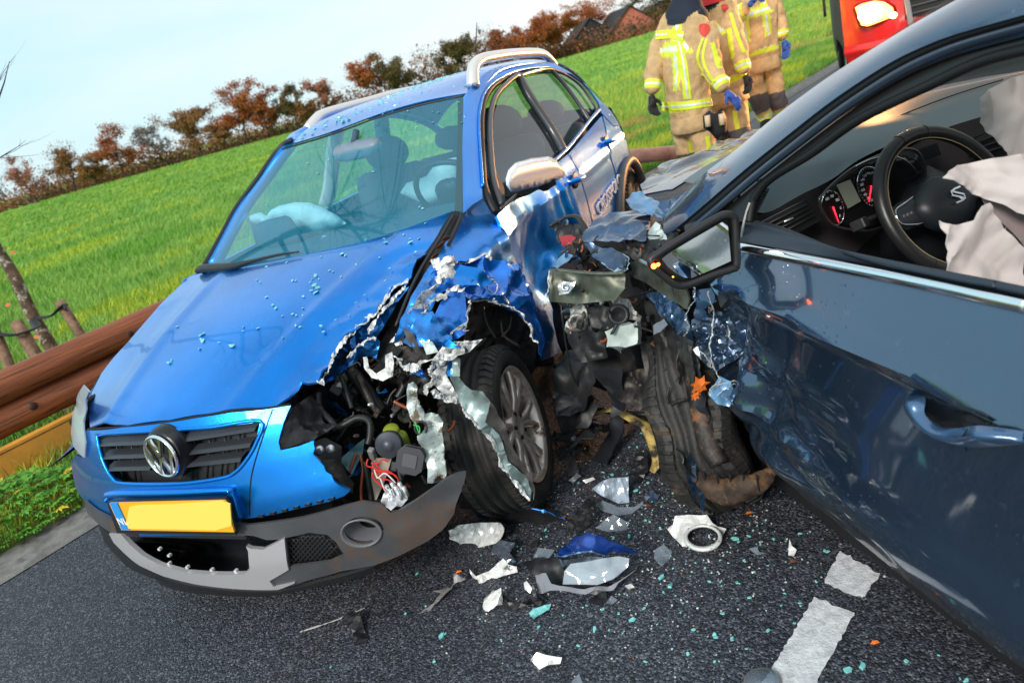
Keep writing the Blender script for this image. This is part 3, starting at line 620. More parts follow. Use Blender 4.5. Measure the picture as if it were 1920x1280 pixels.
ALU = mat('bare_aluminium', (.60, .62, .64), .32, metal=.8, var=.4, vs=20, bump=.4, bs=40, bdist=.005, dirt=(.08, .08, .08), ds=20, dl=.60)
GREEN = mat('pale_green_steel', (.22, .29, .29), .36, metal=.35, var=.25, vs=10, bump=.3, bs=30, dirt=(.10, .10, .09), ds=18, dl=.60)
MINT = mat('mint_white_metal', (.48, .56, .55), .42, metal=.3, var=.3, vs=14, bump=.6, bs=30, bdist=.006, dirt=(.13, .09, .06), ds=18, dl=.53)
OLIVE = mat('olive_steel', (.10, .11, .085), .4, metal=.5, var=.5, vs=12, bump=.3, bs=30, dirt=(.22, .22, .2), ds=20, dl=.64)
RUB = mat('tyre_rubber', (.020, .019, .019), .68, var=.5, vs=9, bump=.7, bs=130, bdist=.003, dirt=(.10, .075, .055), ds=16, dl=.59)
RIM = mat('alloy_rim', (.62, .55, .50), .3, metal=.6, var=.3, vs=10, dirt=(.20, .11, .07), ds=13, dl=.56)
BAG = mat('airbag_cloth', (.85, .90, .86), .85, var=.1, vs=20, bump=.5, bs=40, bdist=.006, sheen=.3)
INT = mat('dark_blue_cloth', (.05, .075, .11), .85, bump=.3, bs=250)
INTP = mat('interior_plastic', (.06, .10, .14), .9, bump=.2, bs=200, spec=.15)
TRIMB = mat('pale_pillar_trim', (.42, .40, .38), .7)
RED = mat('red_wire', (.6, .02, .015), .4); WHT = mat('white_wire', (.7, .68, .66), .4); COP = mat('copper_pipe', (.36, .10, .05), .4, metal=.4)
TEAL = mat('glass_crumb', (.25, .80, .78), .12, trans=.2, var=.5, vs=30, spec=.7, ior=1.5)
def glass(name, tint, rough=.02, fres=1.5, haze=0, hz=(.5, .6, .65)):
    m = bpy.data.materials.new(name); m.use_nodes = True; t = m.node_tree; t.nodes.clear(); N = t.nodes.new; L = t.links.new
    o = N('ShaderNodeOutputMaterial'); mx = N('ShaderNodeMixShader'); tr = N('ShaderNodeBsdfTransparent'); gl = N('ShaderNodeBsdfGlossy'); f = N('ShaderNodeFresnel')
    tr.inputs[0].default_value = (*tint, 1); gl.inputs['Roughness'].default_value = rough; f.inputs[0].default_value = fres
    base = tr
    if haze:
        df = N('ShaderNodeBsdfDiffuse'); df.inputs[0].default_value = (*hz, 1); m2 = N('ShaderNodeMixShader'); m2.inputs[0].default_value = haze; L(tr.outputs[0], m2.inputs[1]); L(df.outputs[0], m2.inputs[2]); base = m2
    gg = N('ShaderNodeNewGeometry'); iv = N('ShaderNodeMath'); iv.operation = 'SUBTRACT'; iv.inputs[0].default_value = 1; L(gg.outputs['Backfacing'], iv.inputs[1]); ml = N('ShaderNodeMath'); ml.operation = 'MULTIPLY'; L(f.outputs[0], ml.inputs[0]); L(iv.outputs[0], ml.inputs[1]); L(ml.outputs[0], mx.inputs[0]); L(base.outputs[0], mx.inputs[1]); L(gl.outputs[0], mx.inputs[2]); L(mx.outputs[0], o.inputs[0]); MATS[name] = m; return m
GLW = glass('windscreen_glass', (.78, .95, 1.0), .03, 1.75, .11, (.05, .48, .70)); GLS = glass('side_glass', (.80, .90, .88), .02, 1.75); GLC = glass('clear_shard', (.72, .78, .82), .08, 1.5, .16, (.55, .62, .72)); GLH = glass('headlamp_glass', (.75, .82, .88), .08, 1.5, .4, (.6, .68, .74))  # windscreen's blue film: haze, with the sky's reflection put into its colour
car = empty('blue_car', (VW.o[0], VW.o[1], 0), VW.yaw, label='bright blue hatchback with crushed front corner, silver roof rails and orange number plate', cat='car')
H = lambda u, v, **k: VW.at(u, v, **k)
DPT = VW.dep
def pl(pts, d):
    return [VW.dep(p[0], p[1], p[2] if len(p) > 2 else d) for p in pts]
_zb = knots([-.5, -.2, 0, .3, .52, .66, .76, .84], [1.03, .992, .965, .905, .842, .795, .755, .70])
def zH(x, y):
    c = np.interp(x, [-.3, 0, .3, .62, .8], [.06, .10, .18, .31, .4]); yr = np.interp(x, [-.3, .8], [.47, .26])
    return _zb(x)-c*np.abs(y)**2.05+.007*np.exp(-((np.abs(y)-yr)/.03)**2)+.006*np.exp(-((np.abs(y)-yr-.05)/.06)**2)
def xF(y, z):
    y = np.asarray(y, float); z = np.asarray(z, float)
    x0 = np.interp(z, [.1, .2, .3, .5, .6, .70, .80], [.80, .868, .878, .868, .845, .815, .765]); k = np.interp(z, [.2, .5, .7, .8], [.38, .38, .52, .6])
    return x0-k*np.abs(y)**2.3
_ys = knots([.15, .25, .38, .6, .8, .9, .97], [.74, .79, .812, .828, .818, .795, .768])
def yS(x, z):
    z = np.asarray(z, float); x = np.asarray(x, float)
    y = np.where(z < .97, _ys(np.clip(z, .15, .97)), .768-(z-.97)*.46)
    y = y+.010*np.exp(-((z-.86)/.02)**2)*(z < .97)+.006*np.exp(-((z-.36)/.03)**2)
    return y-.10*np.clip((x-.1)/.8, 0, 1.3)**2-.13*np.clip((-2.35-x)/.8, 0, 1.5)**2
def yR(x, z): return -yS(x, z)
def xW(y, z): return -.125-.30*np.asarray(y, float)**2-(z-.985)*1.62-.02*np.sin(np.clip((z-.985)/.4, 0, 1)*3.14)
# ---- bonnet
hood_px = [(169, 801), (166, 780), (172, 735), (190, 700), (215, 668), (240, 641), (290, 583), (356, 518), (382, 511), (432, 504), (516, 489), (600, 471), (672, 455), (760, 428), (847, 397), (846, 405), (830, 428), (812, 455), (790, 487), (766, 528)] + \
    jag([(766, 528), (738, 548), (715, 575), (700, 590), (680, 612), (655, 632), (640, 650), (630, 668), (618, 692), (604, 714)], 5, 8, 2)+[(597, 720), (585, 734), (565, 747), (545, 755), (500, 761), (431, 767), (370, 777), (319, 787), (240, 797)]
edgeL = [VW.hit(u, v, 2, zH)[:2] for u, v in [(780, 500), (738, 548), (700, 590), (655, 632), (630, 668), (604, 714), (575, 742)]]
def hoodpost(P):
    E_ = np.array(edgeL); d = np.min(np.linalg.norm(P[:, None, :2]-E_[None], axis=2), axis=1); w = np.clip(1-d/.14, 0, 1)**1.5
    w = w*np.clip((P[:, 1]-.1)/.2, 0, 1)
    P[:, 2] += fold(P, .022, 8, 3)*w+.02*w*w-.012*np.clip(1-abs(d-.12)/.05, 0, 1)*np.clip((P[:, 1]-.2)/.2, 0, 1)
    return P
hood = hf('bonnet', car, VW, 2, zH, hood_px, .022, BLUE, .006, post=hoodpost)
hz = lambda u, v, dz=.006: VW.hit(u, v, 2, zH)+np.array([0, 0, dz])
for sd_, ln in enumerate([[(766, 526), (738, 546), (715, 573), (695, 596), (668, 622)], [(668, 624), (648, 640), (634, 662), (620, 688), (606, 712), (598, 722)], [(650, 668), (672, 650), (690, 632), (704, 628)], [(760, 534), (735, 560), (712, 590), (690, 622)]]):
    ribbon('torn_edge', car, [hz(*p)+np.array([0, .0, -.01*(sd_ > 1)]) for p in dens(ln, 7)], .014 if sd_ < 2 else .010, TORN, sd_+1, (0, .2, 1), .002, .008)
# bonnet skirt, folded under the torn edge
sheet('folded_skirt', car, pl([(766, 536), (740, 575), (720, 610), (700, 640), (675, 655), (640, 690), (605, 720), (612, 700), (640, 652), (690, 605), (715, 580), (740, 550)], 2.34), BLUE2, .02, .02, 12, .002, 4)
sheet('folded_skirt', car, pl([(700, 628), (712, 640), (704, 672), (682, 665), (640, 700), (625, 712), (600, 722), (640, 690), (668, 655)], 2.30), BLUE2, .015, .02, 14, .002, 6)
# inner closing shells so that nothing is hollow
def shell(name, rows, m=DARK, nu=6, nv=4, off=0.0): return patch(name, car, rows, m, nu, nv)
def patch(name, par, rows, m, nu=8, nv=8, thick=0, smooth=True, closed=False, label=None):
    R = [dens(r, nu, closed) for r in rows]; n = len(R[0]); C = [dens([r[i] for r in R], nv) for i in range(n)]; k = len(C[0]); V = [C[i][j] for j in range(k) for i in range(n)]
    Fc = [(j*n+i, j*n+(i+1) % n, (j+1)*n+(i+1) % n, (j+1)*n+i) for j in range(k-1) for i in range(n if closed else n-1)]
    return mk(name, V, Fc, m, par, smooth, thick, label=label, off=0)
# floor pan, firewall, engine block mass
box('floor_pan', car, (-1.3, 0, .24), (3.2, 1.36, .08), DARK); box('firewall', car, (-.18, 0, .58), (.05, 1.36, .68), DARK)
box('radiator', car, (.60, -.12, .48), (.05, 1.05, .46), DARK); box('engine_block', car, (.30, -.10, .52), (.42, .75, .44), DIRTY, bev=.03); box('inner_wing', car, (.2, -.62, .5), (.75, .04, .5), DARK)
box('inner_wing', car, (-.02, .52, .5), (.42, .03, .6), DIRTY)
# ---- nose panel with the grille opening
grille_px = [(181, 815), (280, 809), (345, 805), (400, 801), (488, 790), (480, 830), (462, 862), (440, 886), (413, 897), (333, 907), (233, 907), (210, 897), (193, 867), (184, 835)]
nose_px = [(161, 806), (230, 801), (300, 794), (370, 783), (433, 773), (500, 767), (545, 760), (532, 790), (522, 828), (526, 844), (560, 836), (587, 826)] + jag([(587, 826), (588, 848), (600, 868), (620, 890), (634, 908), (656, 920)], 3, 7, 4) + \
    [(646, 929), (617, 940), (567, 951), (517, 963), (470, 971), (449, 974), (446, 997), (330, 1003), (212, 998), (202, 970), (178, 958), (158, 938), (140, 908), (133, 868), (142, 852), (158, 860), (158, 830)]
nose = hf('front_bumper', car, VW, 0, xF, nose_px, .024, BLUE, .012, holes=[grille_px], bevel=0)
# panel gap below the bonnet, seam to the wing, lip above the plate
def line(name, pts, g, ax, r_, m, off=.002, n=6, par=None):
    Q = []
    for p in dens(pts, n):
        h = VW.hit(p[0], p[1], ax, g); h[ax] += off; Q.append(h)
    return tube(name, par or car, Q, r_, m, 6, 1)
line('panel_gap', [(166, 804), (240, 799), (319, 790), (431, 770), (505, 764), (545, 757)], lambda y, z: xF(y, z)-.006, 0, .004, DARK)
line('panel_gap', [(511, 768), (494, 815), (474, 880), (468, 927), (468, 966)], xF, 0, .0022, DARK, 0)
for o_, r__, m_ in ((.0, .010, BLUE),):
    line('plate_lip', [(206, 936), (212, 925), (330, 921), (425, 917), (436, 922), (452, 966)], xF, 0, .013, BLUE, .004)
line('grille_surround', grille_px+[grille_px[0]], xF, 0, .007, BLUE, -.003, 4)
# grille back and bars
hf('grille_backing', car, VW, 0, lambda y, z: xF(y, z)-.055, [(165, 800), (500, 772), (490, 880), (440, 915), (215, 915), (175, 870)], .05, BLACK, .004)
gx = lambda u, v, o=-.012: VW.hit(u, v, 0, lambda y, z: xF(y, z)+o)
def slat(a, b, w=.030):
    P = [gx(*(np.array(a)+(np.array(b)-np.array(a))*t)) for t in np.linspace(0, 1, 9)]; V = []; Fc = []
    for i, p in enumerate(P):
        V += [p+np.array([.012, 0, 0]), p+np.array([0, 0, .007]), p+np.array([-w, 0, .012]), p+np.array([-w, 0, -.004]), p+np.array([0, 0, -.007])]
        if i:
            k = i*5; Fc += [(k-5+j, k-5+(j+1) % 5, k+(j+1) % 5, k+j) for j in range(5)]
    mk('grille_slat', V, Fc, mat('grille_plastic', (.035, .04, .05), .38), car, False)
for a, b in (((187, 833), (285, 829)), ((194, 857), (277, 854)), ((203, 879), (286, 877)), ((345, 825), (482, 804)), ((348, 850), (473, 834)), ((343, 873), (455, 861))): slat(a, b)
for u0, v0, u1, v1 in ((215, 815, 232, 903), (245, 812, 255, 905), (365, 806, 360, 904), (395, 803, 388, 900), (425, 800, 415, 893), (452, 797, 440, 884)):
    tube('grille_stay', car, [gx(u0, v0, -.035), gx(u1, v1, -.035)], .004, BLACK, 6, 1)
# badge: dark dome, ring and the two letters
bc = gx(303, 855, .020); bn = Vector((1, -.05, .10)).normalized(); BB = basis(bn, (0, 1, 0))
lathe('badge_dome', car, bc-np.array(bn)*.05, bn, [(.085, 0), (.084, .02), (.078, .037), (.068, .044), (0, .046)], mat('badge_black', (.010, .011, .014), .3), 40, (0, 1, 0))
patch('badge_hood', car, [[gx(290, 812, .0), gx(310, 804, .012), gx(333, 812, .012), gx(352, 840, .0), gx(352, 870, -.005), gx(338, 897, 0)], [gx(285, 830, .02), gx(306, 818, .035), gx(325, 826, .04), gx(337, 850, .03), gx(334, 875, .02), gx(320, 898, .005)]], BLACK, 5, 4)
lathe('badge_ring', car, bc, bn, [(.060, 0), (.061, .005), (.065, .008), (.069, .005), (.070, 0)], CHROME, 48, (0, 1, 0))
def stroke(a, b, w=.0125, R=.068):
    a, b = np.array(a)*R, np.array(b)*R; d = (b-a)/np.linalg.norm(b-a); s = np.array([-d[1], d[0]])*w/2
    V = [Vector(bc)+BB@Vector((*p, h)) for h in (-.002, .006) for p in (a-s, a+s, b+s, b-s)]
    V[4:] = [Vector(bc)+BB@Vector((*p, .006)) for p in (a-s*.75, a+s*.75, b+s*.75, b-s*.75)]
    mk('badge_letter', V, [(0, 3, 2, 1), (4, 5, 6, 7), (0, 1, 5, 4), (1, 2, 6, 5), (2, 3, 7, 6), (3, 0, 4, 7)], CHROME, car, False)
# +x of the badge basis is the car's left (picture right), +y up
sgn = 1 if BB.col[0].y > 0 else -1; upv = 1 if BB.col[1].z > 0 else -1
for a, b in (((-.40, .88), (-.02, .08)), ((.40, .88), (.02, .08)), ((-.86, .42), (-.36, -.86)), ((.86, .42), (.36, -.86)), ((-.36, -.86), (.0, -.06)), ((.36, -.86), (.0, -.06))): stroke((a[0], a[1]*upv), (b[0], b[1]*upv))
# number plate, left blank as in the photograph
ORP = mat('plate_orange', (.95, .42, .015), .45, coat=.2); PLB = mat('plate_blue', (.02, .28, .72), .45, coat=.2); PLY2 = mat('plate_patch', (.95, .66, .11), .6)
def at_x(u, v, x): return H(u, v, x=x)
def quad(name, pts, m, x, t=.004, par=None): 
    P = [at_x(u, v, x) for u, v in pts]; n = len(P); return mk(name, P, [tuple(range(n))], m, par or car, False, t, off=0)
pf = quad('plate_frame', [(203, 939), (423, 933), (429, 940), (445, 1000), (222, 997)], BLACK, .882, .012)
quad('number_plate', [(206, 942), (421, 937), (426, 942), (440, 996), (229, 992)], ORP, .894, .006)
quad('country_band', [(206, 942), (220, 942), (243, 992), (229, 992)], PLB, .899)
quad('plate_patch', [(243, 950), (262, 947), (330, 945), (415, 938), (432, 944), (435, 985), (405, 993), (330, 991), (240, 990), (236, 982), (240, 968)], PLY2, .899)
text('plate_text', car, 'NL', at_x(230, 978, .9025), Matrix(((0, 0, 1), (1, 0, 0), (0, 1, 0))), .036, mat('plate_white', (.8, .85, .9), .5))
# ---- lower bumper
f4 = lambda o: (lambda y, z: xF(y, z)+o)
low_px = [(443, 981), (467, 984), (567, 970), (647, 948), (680, 940), (717, 946), (733, 960), (747, 958), (781, 937), (812, 916), (841, 894)]+jag([(841, 894), (855, 889), (872, 886), (868, 906), (859, 937), (853, 959), (831, 991)], 1.5, 8, 7)+[(800, 1016), (750, 1041), (703, 1059), (641, 1070), (578, 1087), (545, 1098), (514, 1100), (505, 1088), (541, 1068), (534, 1010), (500, 1012), (475, 1004), (445, 1002)]
fogc = (682, 993)
fog_h = [(682+37*math.cos(t), 993+25*math.sin(t)) for t in np.linspace(0, 6.283, 25)[:-1]]
mesh_h = [(536, 1008), (580, 998), (613, 1002), (630, 1016), (646, 1040), (620, 1052), (543, 1062)]
low = hf('lower_bumper', car, VW, 0, f4(.010), low_px, .022, GREY, .010, holes=[fog_h, mesh_h], post=lambda P: P+np.stack([fold(P, .010, 9, 5)*np.clip((P[:, 1]-.62)/.2, 0, 1), np.zeros(len(P)), np.zeros(len(P))], -1))
fc_ = VW.hit(682, 993, 0, xF)
prof = []
V = []; Fc = []; R_ = 24
for k, (sc_, dx) in enumerate(((1.06, .014), (1.0, .02), (.93, .012), (.72, -.03), (.62, -.05))):
    for t in np.linspace(0, 6.283, R_+1)[:-1]:
        h = VW.hit(682+37*sc_*math.cos(t)-(3 if k > 2 else 0), 993+25*sc_*math.sin(t)+(1 if k > 2 else 0), 0, xF); h[0] += dx; V.append(h)
    if k: Fc += [((k-1)*R_+i, (k-1)*R_+(i+1) % R_, k*R_+(i+1) % R_, k*R_+i) for i in range(R_)]
mk('fog_lamp_bezel', V, Fc, mat('bezel_grey', (.13, .135, .15), .42, dirt=(.2, .12, .09), ds=9, dl=.62), car); V2 = V[-R_:]; patch('fog_lamp_tube', car, [V2+[V2[0]], [v_+np.array([-.06, 0, .0]) for v_ in V2+[V2[0]]]], DARK, 1, 1); mk('fog_lamp_hole', [v_+np.array([-.012, 0, 0]) for v_ in V2], [tuple(range(R_))], DARK, car)
hf('mesh_backing', car, VW, 0, f4(-.02), mesh_h, .06, mat('mesh_backing', (.012, .012, .013), .7), .003)
for i in range(15):     # honeycomb wires
    for s in (1, -1):
        a = np.array([530+i*9-(30 if s > 0 else 0), 996]); b = a+np.array([s*62, 70]); P = [a+(b-a)*t for t in np.linspace(0, 1, 12)]; A_ = np.array(mesh_h); ins = inside(np.array(P), A_)
        P = [p for p, q in zip(P, ins) if q]
        if len(P) > 1: tube('mesh_wire', car, [VW.hit(*p, 0, f4(-.004)) for p in P], .0022, BLACK, 4, 1)
skid_px = [(204, 1000), (226, 1000), (243, 1020), (267, 1041), (300, 1059), (350, 1073), (417, 1077), (458, 1076), (468, 1066), (465, 1033), (461, 1024), (470, 1028), (493, 1030), (533, 1009), (541, 1068), (505, 1089), (514, 1101), (552, 1093), (522, 1105), (433, 1103), (367, 1095), (307, 1080), (262, 1060), (233, 1037), (213, 1017)]
hf('skid_trim', car, VW, 0, f4(.018), skid_px, .02, SILV, .014)
hf('lip_underside', car, VW, 0, f4(.000), [(185, 985), (205, 1000), (215, 1020), (240, 1045), (270, 1066), (310, 1084), (370, 1099), (433, 1107), (525, 1109), (600, 1090), (700, 1062), (700, 1075), (600, 1098), (500, 1118), (400, 1115), (300, 1095), (235, 1060), (195, 1015)], .04, BLACK, .01)
hf('bumper_end', car, VW, 0, f4(.012), [(157, 938), (180, 957), (202, 968), (213, 978), (224, 998), (210, 1000), (188, 985), (164, 962)], .03, GREY, .008)
# intake behind the missing centre piece
patch('intake_duct', car, [[gx(225, 1000, -.03), gx(330, 1005, -.03), gx(468, 1005, -.03)], [gx(250, 1015, -.16), gx(350, 1022, -.18), gx(466, 1020, -.14)], [gx(262, 1030, -.14), gx(350, 1050, -.14), gx(466, 1052, -.10)], [gx(262, 1040, -.0), gx(350, 1070, -.0), gx(462, 1072, -.0)]], mat('duct_black', (.012, .013, .017), .35), 6, 4)
for u, v in ((318, 1055), (352, 1062), (398, 1067), (443, 1069), (300, 1028), (318, 1040)): box('clip', car, gx(u, v, .004), (.012, .010, .008), mat('clip_white', (.6, .6, .6), .5), bev=.001)
box('number_plate_bracket', car, (.845, 0, .40), (.04, .56, .02), BLACK)
for i in range(7): box('clip', car, gx(490+i*22, 966-i*5.4, .0), (.012, .02, .008), BLACK, bev=.001)
# the right headlamp, seen edge on
hf('headlamp', car, VW, 0, lambda y, z: xF(y, z)+.012, [(156, 722), (144, 743), (136, 772), (133, 812), (136, 834), (150, 852), (158, 858), (160, 830), (155, 790), (160, 748), (166, 735)], .03, GLH, .004)
hf('headlamp_bowl', car, VW, 0, lambda y, z: xF(y, z)-.03, [(156, 722), (144, 743), (136, 772), (134, 812), (138, 834), (150, 850), (158, 858), (160, 830), (157, 790), (162, 748), (168, 735)], .04, mat('bowl', (.55, .58, .6), .2, metal=.8), .004)
# right front wing and side, down to the sill
hr = [VW.hit(u, v, 2, zH) for u, v in ((166, 800), (166, 782), (172, 735), (190, 700), (215, 668), (240, 641), (290, 583), (356, 518))]
def dn(p, k):
    x, y, z = p
    if k == 0: return np.array([x, y-.006, z-.004])
    if k == 1: return np.array([x-.01, -min(.80, abs(y)+.07), z-.045])
    if k == 2: return np.array([x-.02, -(float(yS(x, .62))), z-.16])
    return np.array([x-.03, -float(yS(x, .6)), .56])
patch('front_wing', car, [[dn(p, k) for p in hr] for k in range(4)], BLUE, 5, 5)
sideR = [(-.22, .96, 'L'), (.05, .74, 'L')]+[(-.05+.36*math.cos(t), .32+.36*math.sin(t), 'L') for t in np.linspace(1.35, 3.14, 9)]+[(-.45, .26, 'L'), (-2.05, .26, 'L')]+[(-2.465+.36*math.cos(t), .32+.36*math.sin(t), 'L') for t in np.linspace(.1, 3.14, 12)]+[(-2.95, .3, 'L'), (-3.02, .6, 'L'), (-2.98, .95, 'L'), (-2.6, .98, 'L')]
hf('body_side', car, VW, 1, yR, sideR, .06, BLUE, .01, flip=True)
# ---- roof: pixel checked stations
st_ = [(-.80, 1.372, 1.400), (-1.02, 1.412, 1.440), (-1.32, 1.446, 1.462), (-1.70, 1.434, 1.474), (-2.17, 1.388, 1.470), (-2.45, 1.31, 1.44), (-2.66, 1.21, 1.37), (-2.92, 1.08, 1.22), (-3.02, .98, 1.06)]
rows = [[(x-.11*(1 if i == 0 else .6 if i == 1 else 0), -.57, e-.015), (x-.03*(i < 2), -.38, e+(c-e)*.62), (x, 0, c), (x-.03*(i < 2), .38, e+(c-e)*.62), (x-.11*(1 if i == 0 else .6 if i == 1 else 0), .57, e-.015)] for i, (x, e, c) in enumerate(st_)]
rows[0] = [VW.hit(u, v, 0, xW)+np.array([-.004, 0, .004]) for u, v in ((524, 279), (610, 254), (719, 214), (797, 192), (874, 178))]
patch('roof', car, rows[:7], BLUE, 6, 5, .006); patch('rear_windscreen', car, rows[6:], GLS, 6, 5, .004)
patch('tailgate', car, [[(-3.02, -.60, .98), (-3.04, 0, 1.06), (-3.02, .60, .98)], [(-3.08, -.64, .75), (-3.12, 0, .78), (-3.08, .64, .75)], [(-3.06, -.62, .35), (-3.12, 0, .33), (-3.06, .62, .35)]], BLUE, 8, 6)
# ---- left side
upper_px = [(872, 397), (870, 276), (872, 179), (886, 159), (910, 137), (933, 125), (960, 120), (986, 118), (1039, 119), (1066, 134), (1093, 155), (1119, 182), (1146, 209), (1162, 235), (1150, 236), (1128, 212), (1122, 192), (1100, 160), (1071, 139), (1029, 127), (995, 129), (960, 136), (930, 152), (913, 168), (903, 190), (898, 229), (900, 293), (903, 343), (905, 372), (885, 384)]
hf('roof_side', car, VW, 1, yS, upper_px, .025, BLUE, .01)
# same band mirrored for the far side, with the window openings left open
def mir(px): return [(h[0], h[2], 'L') for h in (VW.hit(u, v, 1, yS) for u, v in px)]
wl = [VW.hit(u, v, 0, xW) for u, v in ((383, 506), (413, 448), (444, 392), (485, 336), (526, 281))]
tube('far_pillar', car, [p+np.array((-.05, .012, .0)) for p in wl]+[(-1.1, -.56, 1.40), (-1.5, -.57, 1.42), (-2.1, -.57, 1.36), (-2.6, -.58, 1.20), (-2.95, -.62, .95)], .030, BLUE, 10, 4)
QP = [(1064, 287), (1094, 252), (1128, 216), (1150, 237), (1162, 235), (1170, 252), (1177, 275), (1180, 290), (1180, 298), (1167, 314), (1162, 346), (1159, 384), (1160, 420)]
door_px = [(934, 404), (944, 425), (966, 470), (991, 526), (1010, 590), (1019, 675), (1080, 650), (1128, 520), (1112, 430), (1106, 400), (1092, 350), (1078, 312), (1065, 289), (1037, 312), (990, 352)]
def dent(P):
    x, z = P[:, 0], P[:, 2]; w = np.exp(-(((x+.62)/.22)**2+((z-.66)/.22)**2)); w2 = np.exp(-(((x+1.05)/.10)**2+((z-.62)/.28)**2))
    P[:, 1] += -.09*w-.02*w2*np.sin(x*60)+fold(P, .022, 4, 8)*np.clip(w*1.6, 0, 1); return P
hf('front_door', car, VW, 1, yS, door_px, .022, BLUE, .012, post=dent)
rear_px = [(1067, 288), (1128, 218), (1134, 240), (1141, 282), (1150, 315), (1158, 346), (1156, 384), (1160, 425), (1150, 500), (1130, 515), (1114, 430), (1108, 400), (1094, 350), (1080, 312)]
hf('rear_door', car, VW, 1, yS, rear_px, .03, BLUE, .012)
quart_px = [(1130, 217), (1150, 238), (1161, 236), (1170, 252), (1177, 275), (1181, 292), (1178, 299), (1168, 314), (1162, 344), (1160, 344), (1152, 315), (1143, 282), (1136, 240)]
hf('rear_quarter', car, VW, 1, yS, quart_px, .03, BLUE, .012)
line('arch_flare', [(1160, 420), (1160, 384), (1163, 346), (1169, 316), (1180, 301), (1190, 308), (1199, 325), (1206, 352)], lambda x, z: yS(x, z)+.01, 1, .030, GREY)
box('wheel_well', car, (-2.465, .62, .42), (.7, .2, .6), DARK)
box('sill', car, (-1.35, .72, .27), (1.7, .12, .12), BLACK, bev=.02)
line('sill_trim', [(1100, 520), (1125, 470), (1145, 430), (1158, 400)], lambda x, z: yS(x, z)+.005, 1, .022, BLUE)
# window frames, rubber, pillars
FR_ = mat('window_rubber', (.012, .012, .013), .5); FRP = mat('door_frame_black', (.05, .052, .06), .35, coat=.3)
ww = lambda o=0.: (lambda x, z: yS(x, z)+o)
line('door_frame', [(928, 398), (914, 372), (906, 345), (903, 293), (901, 229), (906, 192), (916, 170), (932, 155), (962, 140)], ww(-.012), 1, .016, FR_)
line('door_frame', [(940, 385), (926, 340), (920, 290), (918, 235), (923, 195), (936, 170), (965, 144), (975, 141)], ww(.004), 1, .013, FRP)
line('b_pillar', [(972, 144), (990, 178), (1015, 215), (1038, 250), (1056, 284)], ww(-.004), 1, .024, FRP)
line('window_rail', [(972, 143), (1000, 134), (1031, 130), (1060, 140)], ww(.004), 1, .010, FRP)
line('c_pillar', [(1034, 132), (1060, 162), (1085, 196), (1104, 226)], ww(.0), 1, .012, FRP)
line('window_rail', [(1058, 139), (1085, 158), (1105, 184), (1118, 208), (1112, 216)], ww(.004), 1, .008, FRP)
line('belt_strip', [(1037, 303), (1066, 276), (1104, 228), (1124, 206)], ww(.012), 1, .010, mat('belt_blue', (.02, .16, .55), .3, metal=.5, coat=.8))
line('belt_strip', [(938, 392), (960, 372), (1000, 338), (1037, 306)], ww(.006), 1, .008, FRP)
line('pillar_edge', [(904, 350), (900, 293), (897, 229), (902, 190), (912, 167), (930, 151), (960, 136), (995, 128), (1029, 126)], ww(.0), 1, .007, BLUE)
hf('sail_panel', car, VW, 1, ww(-.004), [(918, 290), (928, 318), (945, 350), (948, 385), (938, 396), (926, 370), (919, 330)], .05, BLACK, .008)
hf('rear_window', car, VW, 1, ww(-.012), [(976, 146), (1031, 133), (1060, 162), (1103, 224), (1061, 272), (1050, 280), (1015, 218)], .06, GLS, .004)
hf('quarter_window', car, VW, 1, ww(-.012), [(1040, 135), (1071, 147), (1098, 170), (1115, 202), (1107, 216), (1085, 190)], .06, GLS, .004)
hf('front_window', car, VW, 1, ww(-.016), [(924, 314), (923, 255), (926, 215), (935, 185), (950, 165), (975, 160), (1047, 284), (1037, 300), (985, 326), (938, 345)], .06, GLS, .004)
hf('front_window', car, VW, 1, yR, mir([(924, 314), (920, 229), (925, 197), (941, 168), (965, 144), (1047, 284), (1037, 300), (938, 345)]), .08, GLS, .004, flip=True)
hf('rear_window', car, VW, 1, yR, mir([(976, 146), (1031, 133), (1103, 224), (1061, 272)]), .08, GLS, .004, flip=True)
pr = mir([(972, 144), (990, 178), (1015, 215), (1038, 250), (1056, 284)]); tube('b_pillar', car, [(p[0], -float(yS(p[0], p[1]))+.02, p[1]) for p in pr], .04, TRIMB, 8, 3)
pr = mir([(1034, 132), (1060, 162), (1085, 196), (1104, 226)]); tube('c_pillar', car, [(p[0], -float(yS(p[0], p[1]))+.02, p[1]) for p in pr], .05, INTP, 8, 3)
# ---- windscreen
ws_px = [(383, 506), (413, 448), (444, 392), (485, 336), (526, 281), (610, 257), (719, 218), (797, 196), (871, 180), (869, 276), (868, 397), (850, 395), (760, 428), (672, 455), (600, 471), (516, 489), (432, 503)]
hf('windscreen', car, VW, 0, xW, ws_px, .05, GLW, .005)
line('windscreen_seal', [(378, 508), (413, 446), (443, 390), (484, 334), (524, 278), (548, 262)], xW, 0, .012, BLACK)
line('windscreen_seal', [(524, 281), (610, 256), (719, 217), (797, 195), (872, 179)], xW, 0, .004, BLACK)
hf('windscreen_band', car, VW, 0, lambda y, z: xW(y, z)-.007, [(858, 183), (872, 180), (870, 397), (852, 396), (856, 300)], .05, DARK, .002)
line('windscreen_seal', [(874, 180), (871, 276), (871, 398)], xW, 0, .006, BLACK)
hf('scuttle', car, VW, 2, lambda x, y: zH(x, y)-.03, [(-.33, -.62, 'L'), (-.20, -.72, 'L'), (-.05, -.3, 'L'), (-.05, .3, 'L'), (-.22, .72, 'L'), (-.36, .66, 'L'), (-.20, .3, 'L'), (-.17, 0, 'L'), (-.20, -.3, 'L')], .05, BLACK, .01)
wp = [(370, 508), (385, 503), (432, 500), (470, 490), (520, 478), (560, 472)]
